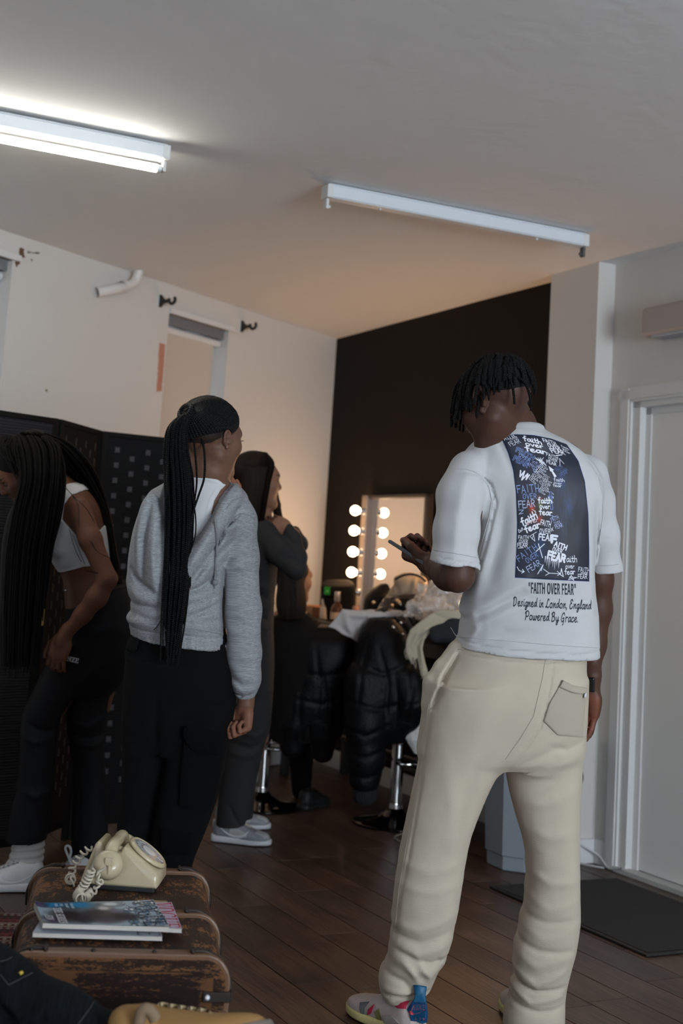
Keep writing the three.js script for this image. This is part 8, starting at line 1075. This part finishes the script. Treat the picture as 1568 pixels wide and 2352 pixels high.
// ------------------------------------------------------------------ the person seated at the make-up table, seen from behind
{
  const foot = level(650, 1880, 0), who = personAt('person with dark hair in a black coat seated at the make-up table, seen from behind', foot);
  const hx = axes([0.82, -0.1, -0.56], [0, 1, 0.05]), hc = q(672, 1330, 6.35), head = placed(headField(), hc, hx, 0.95), body = union([head, chainPx([[668, 1365, 6.35, 24], [664, 1420, 6.36, 28]], 0.02), loftPx([[1405, 630, 705, 6.36, 0.1], [1500, 628, 730, 6.36, 0.12], [1640, 620, 725, 6.36, 0.13]], 2.2), chainPx([[650, 1640, 6.4, 32], [690, 1660, 6.75, 28], [690, 1810, 6.8, 18], [700, 1835, 6.8, 16]], 0.02)], 0.02);
  who.wear('body', bodyMesh(body, [[...around(hc, 0.15), 0.0045], [...around(q(675, 1600, 6.5), [0.25, 0.52, 0.45]), 0.02]], { color: () => [1, 1, 1], uv: (p) => [p[0], p[1]] }), skin([0.36, 0.16, 0.08]));
  const coat = loftPx([[1398, 645, 692, 6.35, 0.08], [1416, 628, 716, 6.35, 0.13], [1440, 618, 742, 6.35, 0.17], [1500, 616, 752, 6.35, 0.19], [1580, 616, 756, 6.35, 0.19], [1650, 614, 750, 6.36, 0.19], [1690, 620, 735, 6.36, 0.16]], 2.3, 0.02);
  who.wear('coat', surf((x, y, z) => { const d = coat(x, y, z); return Math.abs(d) < 0.04 ? d - 0.008 * fbm(x * 9, y * 7, z * 9, 3) : d; }, [q(600, 0, 6.4)[0], q(0, 1700, 6.4)[1], -6.62], [q(770, 0, 6.4)[0], q(0, 1390, 6.4)[1], -6.12], 0.012, { uv: (p) => [p[0], p[1]] }), black([0.005, 0.0045, 0.0045], 0.9));
  who.wear('trousers', surf(chainPx([[650, 1650, 6.42, 40], [692, 1662, 6.76, 34], [692, 1815, 6.8, 22]], 0.03), ...around(q(680, 1740, 6.6), [0.2, 0.26, 0.36]), 0.014, { uv: (p) => [p[0], p[1]] }), black([0.004, 0.004, 0.004], 0.9));
  const hairF = union([placed(keep((x, y, z) => smax(ell([0, 0.036, -0.014], [0.082, 0.088, 0.1])(x, y, z), z - 0.05 + 0.8 * Math.max(0, 0.04 - y), 0.008), { c: [0, 0.03, 0], r: 0.13 }), hc, hx, 0.95), loftPx([[1310, 640, 694, 6.31, 0.08], [1350, 636, 700, 6.29, 0.08], [1390, 634, 703, 6.27, 0.075], [1420, 640, 700, 6.25, 0.05]], 2.1, 0.02)], 0.02);
  who.wear('hair', surf((x, y, z) => hairF(x, y, z) - 0.002 * noise(x * 90, y * 6, z * 90), [q(620, 0, 6.4)[0], q(0, 1432, 6.4)[1], -6.5], [q(722, 0, 6.4)[0], q(0, 1270, 6.4)[1], -6.12], 0.0075, { uv: (p) => [p[0] * 3, p[1] * 0.4] }), black([0.010, 0.0055, 0.004], 0.6, { bumpMap: rep(T.strand, 6, 1), bumpScale: 0.0015 }));
  { const s1 = level(690, 1862, 0), sh = standing(s1, s1.clone().add(new V3(0.5, 0, -0.86)), { size: 0.25 }), b = M([0.01, 0.01, 0.01], 0.6), up = who.wear('shoe', shoeMesh(sh.upper, sh, 0.008), b); who.wear('sole', shoeMesh(sh.sole, sh, 0.008), b, up); }
}
// ------------------------------------------------------------------ the sitter in the near corner: only a leg in dark jeans and a tan boot reach into view
{
  const D0 = 2.45, foot = level(-250, 2700, 0), who = personAt('seated person in dark jeans, just a crossed leg and tan boot in view', foot);
  const leg = chainPx([[-330, 2190, 2.62, 120], [-130, 2240, 2.5, 118], [-10, 2300, 2.46, 104], [120, 2366, 2.42, 92], [270, 2442, 2.38, 84]], 0.03), leg2 = union([chainPx([[-330, 2240, 2.75, 120], [-180, 2300, 2.45, 110], [-200, 2560, 2.42, 85], [-210, 2740, 2.42, 70]], 0.03), chainPx([[-330, 2120, 2.68, 140], [-340, 1900, 2.72, 150], [-330, 1650, 2.75, 160], [-320, 1400, 2.76, 120]], 0.04)], 0.04);
  const jf = folds([[[[5, 2250], [40, 2290], [100, 2330]], -0.008, 9], [[[30, 2250], [80, 2305], [150, 2340]], 0.009, 14], [[[0, 2330], [80, 2340], [150, 2365]], 0.009, 14], [[[0, 2275], [60, 2290], [130, 2320]], -0.008, 10], [[[120, 2290], [170, 2320], [210, 2350]], -0.006, 8], [[[205, 2305], [215, 2330], [212, 2352]], 0.006, 6]], D0);
  const denimTex = tex(256, 256, (u, v) => { const g = 0.62 + 0.3 * (tn(u, v, 128, 3, 20) - 0.5) + 0.25 * (tf(u, v, 6, 9, 3) - 0.5); return [g * 0.9, g, g * 1.05]; }, true), denim = new THREE.MeshPhysicalMaterial({ specularIntensity: 0.3, color: new THREE.Color(0.012, 0.016, 0.020), map: rep(denimTex, 4), roughness: 0.9, bumpMap: rep(T.twill, 20), bumpScale: 0.0007 });
  const jean = (x, y, z) => { let d = leg(x, y, z); if (Math.abs(d) < 0.05) { d -= 0.006 * fbm(x * 12, y * 12, z * 12, 3); d -= jf(x, y); } return d; };
  const skinLeg = union([grow(leg, -0.03), grow(leg2, -0.03), ell(q(-320, 1180, 2.76), [0.085, 0.115, 0.1])], 0.03);
  who.wear('body', surf(skinLeg, [q(-520, 0, 2.8)[0], q(0, 2760, 2.45)[1], -3.0], [q(300, 0, 2.4)[0], q(0, 1040, 2.8)[1], -2.2], 0.022, { color: () => [1, 1, 1], uv: (p) => [p[0], p[1]] }), skin([0.2, 0.1, 0.06]));
  const jm = who.wear('jeans', [surf(jean, [q(-420, 0, 2.7)[0], q(0, 2480, 2.4)[1], -2.85], [q(330, 0, 2.4)[0], q(0, 2030, 2.6)[1], -2.25], 0.009, { uv: (p) => [p[0], p[1]] }), surf(leg2, [q(-560, 0, 2.9)[0], q(0, 2770, 2.4)[1], -3.0], [q(-60, 0, 2.45)[0], q(0, 2130, 2.8)[1], -2.2], 0.02, { uv: (p) => [p[0], p[1]] })], denim);
  who.wear('sweater', surf(chainPx([[-330, 2080, 2.68, 150], [-340, 1900, 2.72, 165], [-330, 1650, 2.75, 175], [-320, 1420, 2.76, 130]], 0.05), [q(-560, 0, 2.9)[0], q(0, 2180, 2.7)[1], -3.0], [q(-120, 0, 2.7)[0], q(0, 1300, 2.8)[1], -2.45], 0.02, { uv: (p) => [p[0], p[1]] }), M([0.05, 0.05, 0.055], 0.9));
  const thread = M([0.05, 0.055, 0.06], 0.9), seamG = [[[0, 2238], [20, 2262], [75, 2234]], [[0, 2208], [12, 2206], [28, 2198]], [[180, 2352], [205, 2318], [216, 2300]]].map((l) => hose(onto(jean, l, D0, 0.0012, 8), () => 0.0008, 40, 5)); who.wear('seam_stitching', seamG, thread, jm);
  { const c = onto(jean, [[44, 2237], [51, 2233]], D0, 0.001, 2); who.wear('bar_tack', hose(c, () => 0.0032, 6, 8), M([0.5, 0.36, 0.05], 0.8), jm, 'yellow bar tack'); }
  // tan boot, toe to the right, sole half turned to the camera
  const so = { size: 0.31, wide: 1.15, high: 0.03, sole: 0.034 }, hp = at(246, 2488, 2.36), fdir = camR.clone().multiplyScalar(0.93).addScaledVector(camU, 0.26).addScaledVector(fwd, -0.02), up0 = camR.clone().multiplyScalar(-0.36).addScaledVector(camU, 0.66).addScaledVector(fwd, 0.60);
  const sh = withLocal(standing(hp, hp.clone().add(fdir), { ...so, up: up0 }), so), tan = M([0.30, 0.165, 0.052], 0.85, { bumpMap: rep(T.leather, 16), bumpScale: 0.0006 }), cream = M([0.50, 0.40, 0.24], 0.85), bt = who.wear('boot', shoeMesh(sh.upper, sh, 0.0045), tan, who, 'tan nubuck boot');
  who.wear('sole', shoeMesh(sh.sole, sh, 0.0045), M([0.20, 0.17, 0.14], 0.9, { bumpMap: rep(T.speck, 10), bumpScale: 0.003 }), bt); who.wear('laces', laces(sh, 5, 0.024, 0.0036), cream, bt);
  const collar = chainPx([[286, 2350, 2.36, 34], [300, 2362, 2.36, 44], [330, 2392, 2.36, 56]], 0.02); who.wear('boot_collar', surf(collar, ...around(q(300, 2370, 2.36), [0.1, 0.09, 0.1]), 0.006, { uv: (p) => [p[0], p[1]] }), tan, bt);
  who.wear('tongue', hose([[318, 2352], [326, 2324], [336, 2318], [348, 2326], [356, 2342]].map(([x, y]) => q(x, y, 2.325)), () => 0.011, 24, 10), M([0.22, 0.15, 0.09], 0.8), bt);
}
shade(scene);
renderer.render(scene, camera);
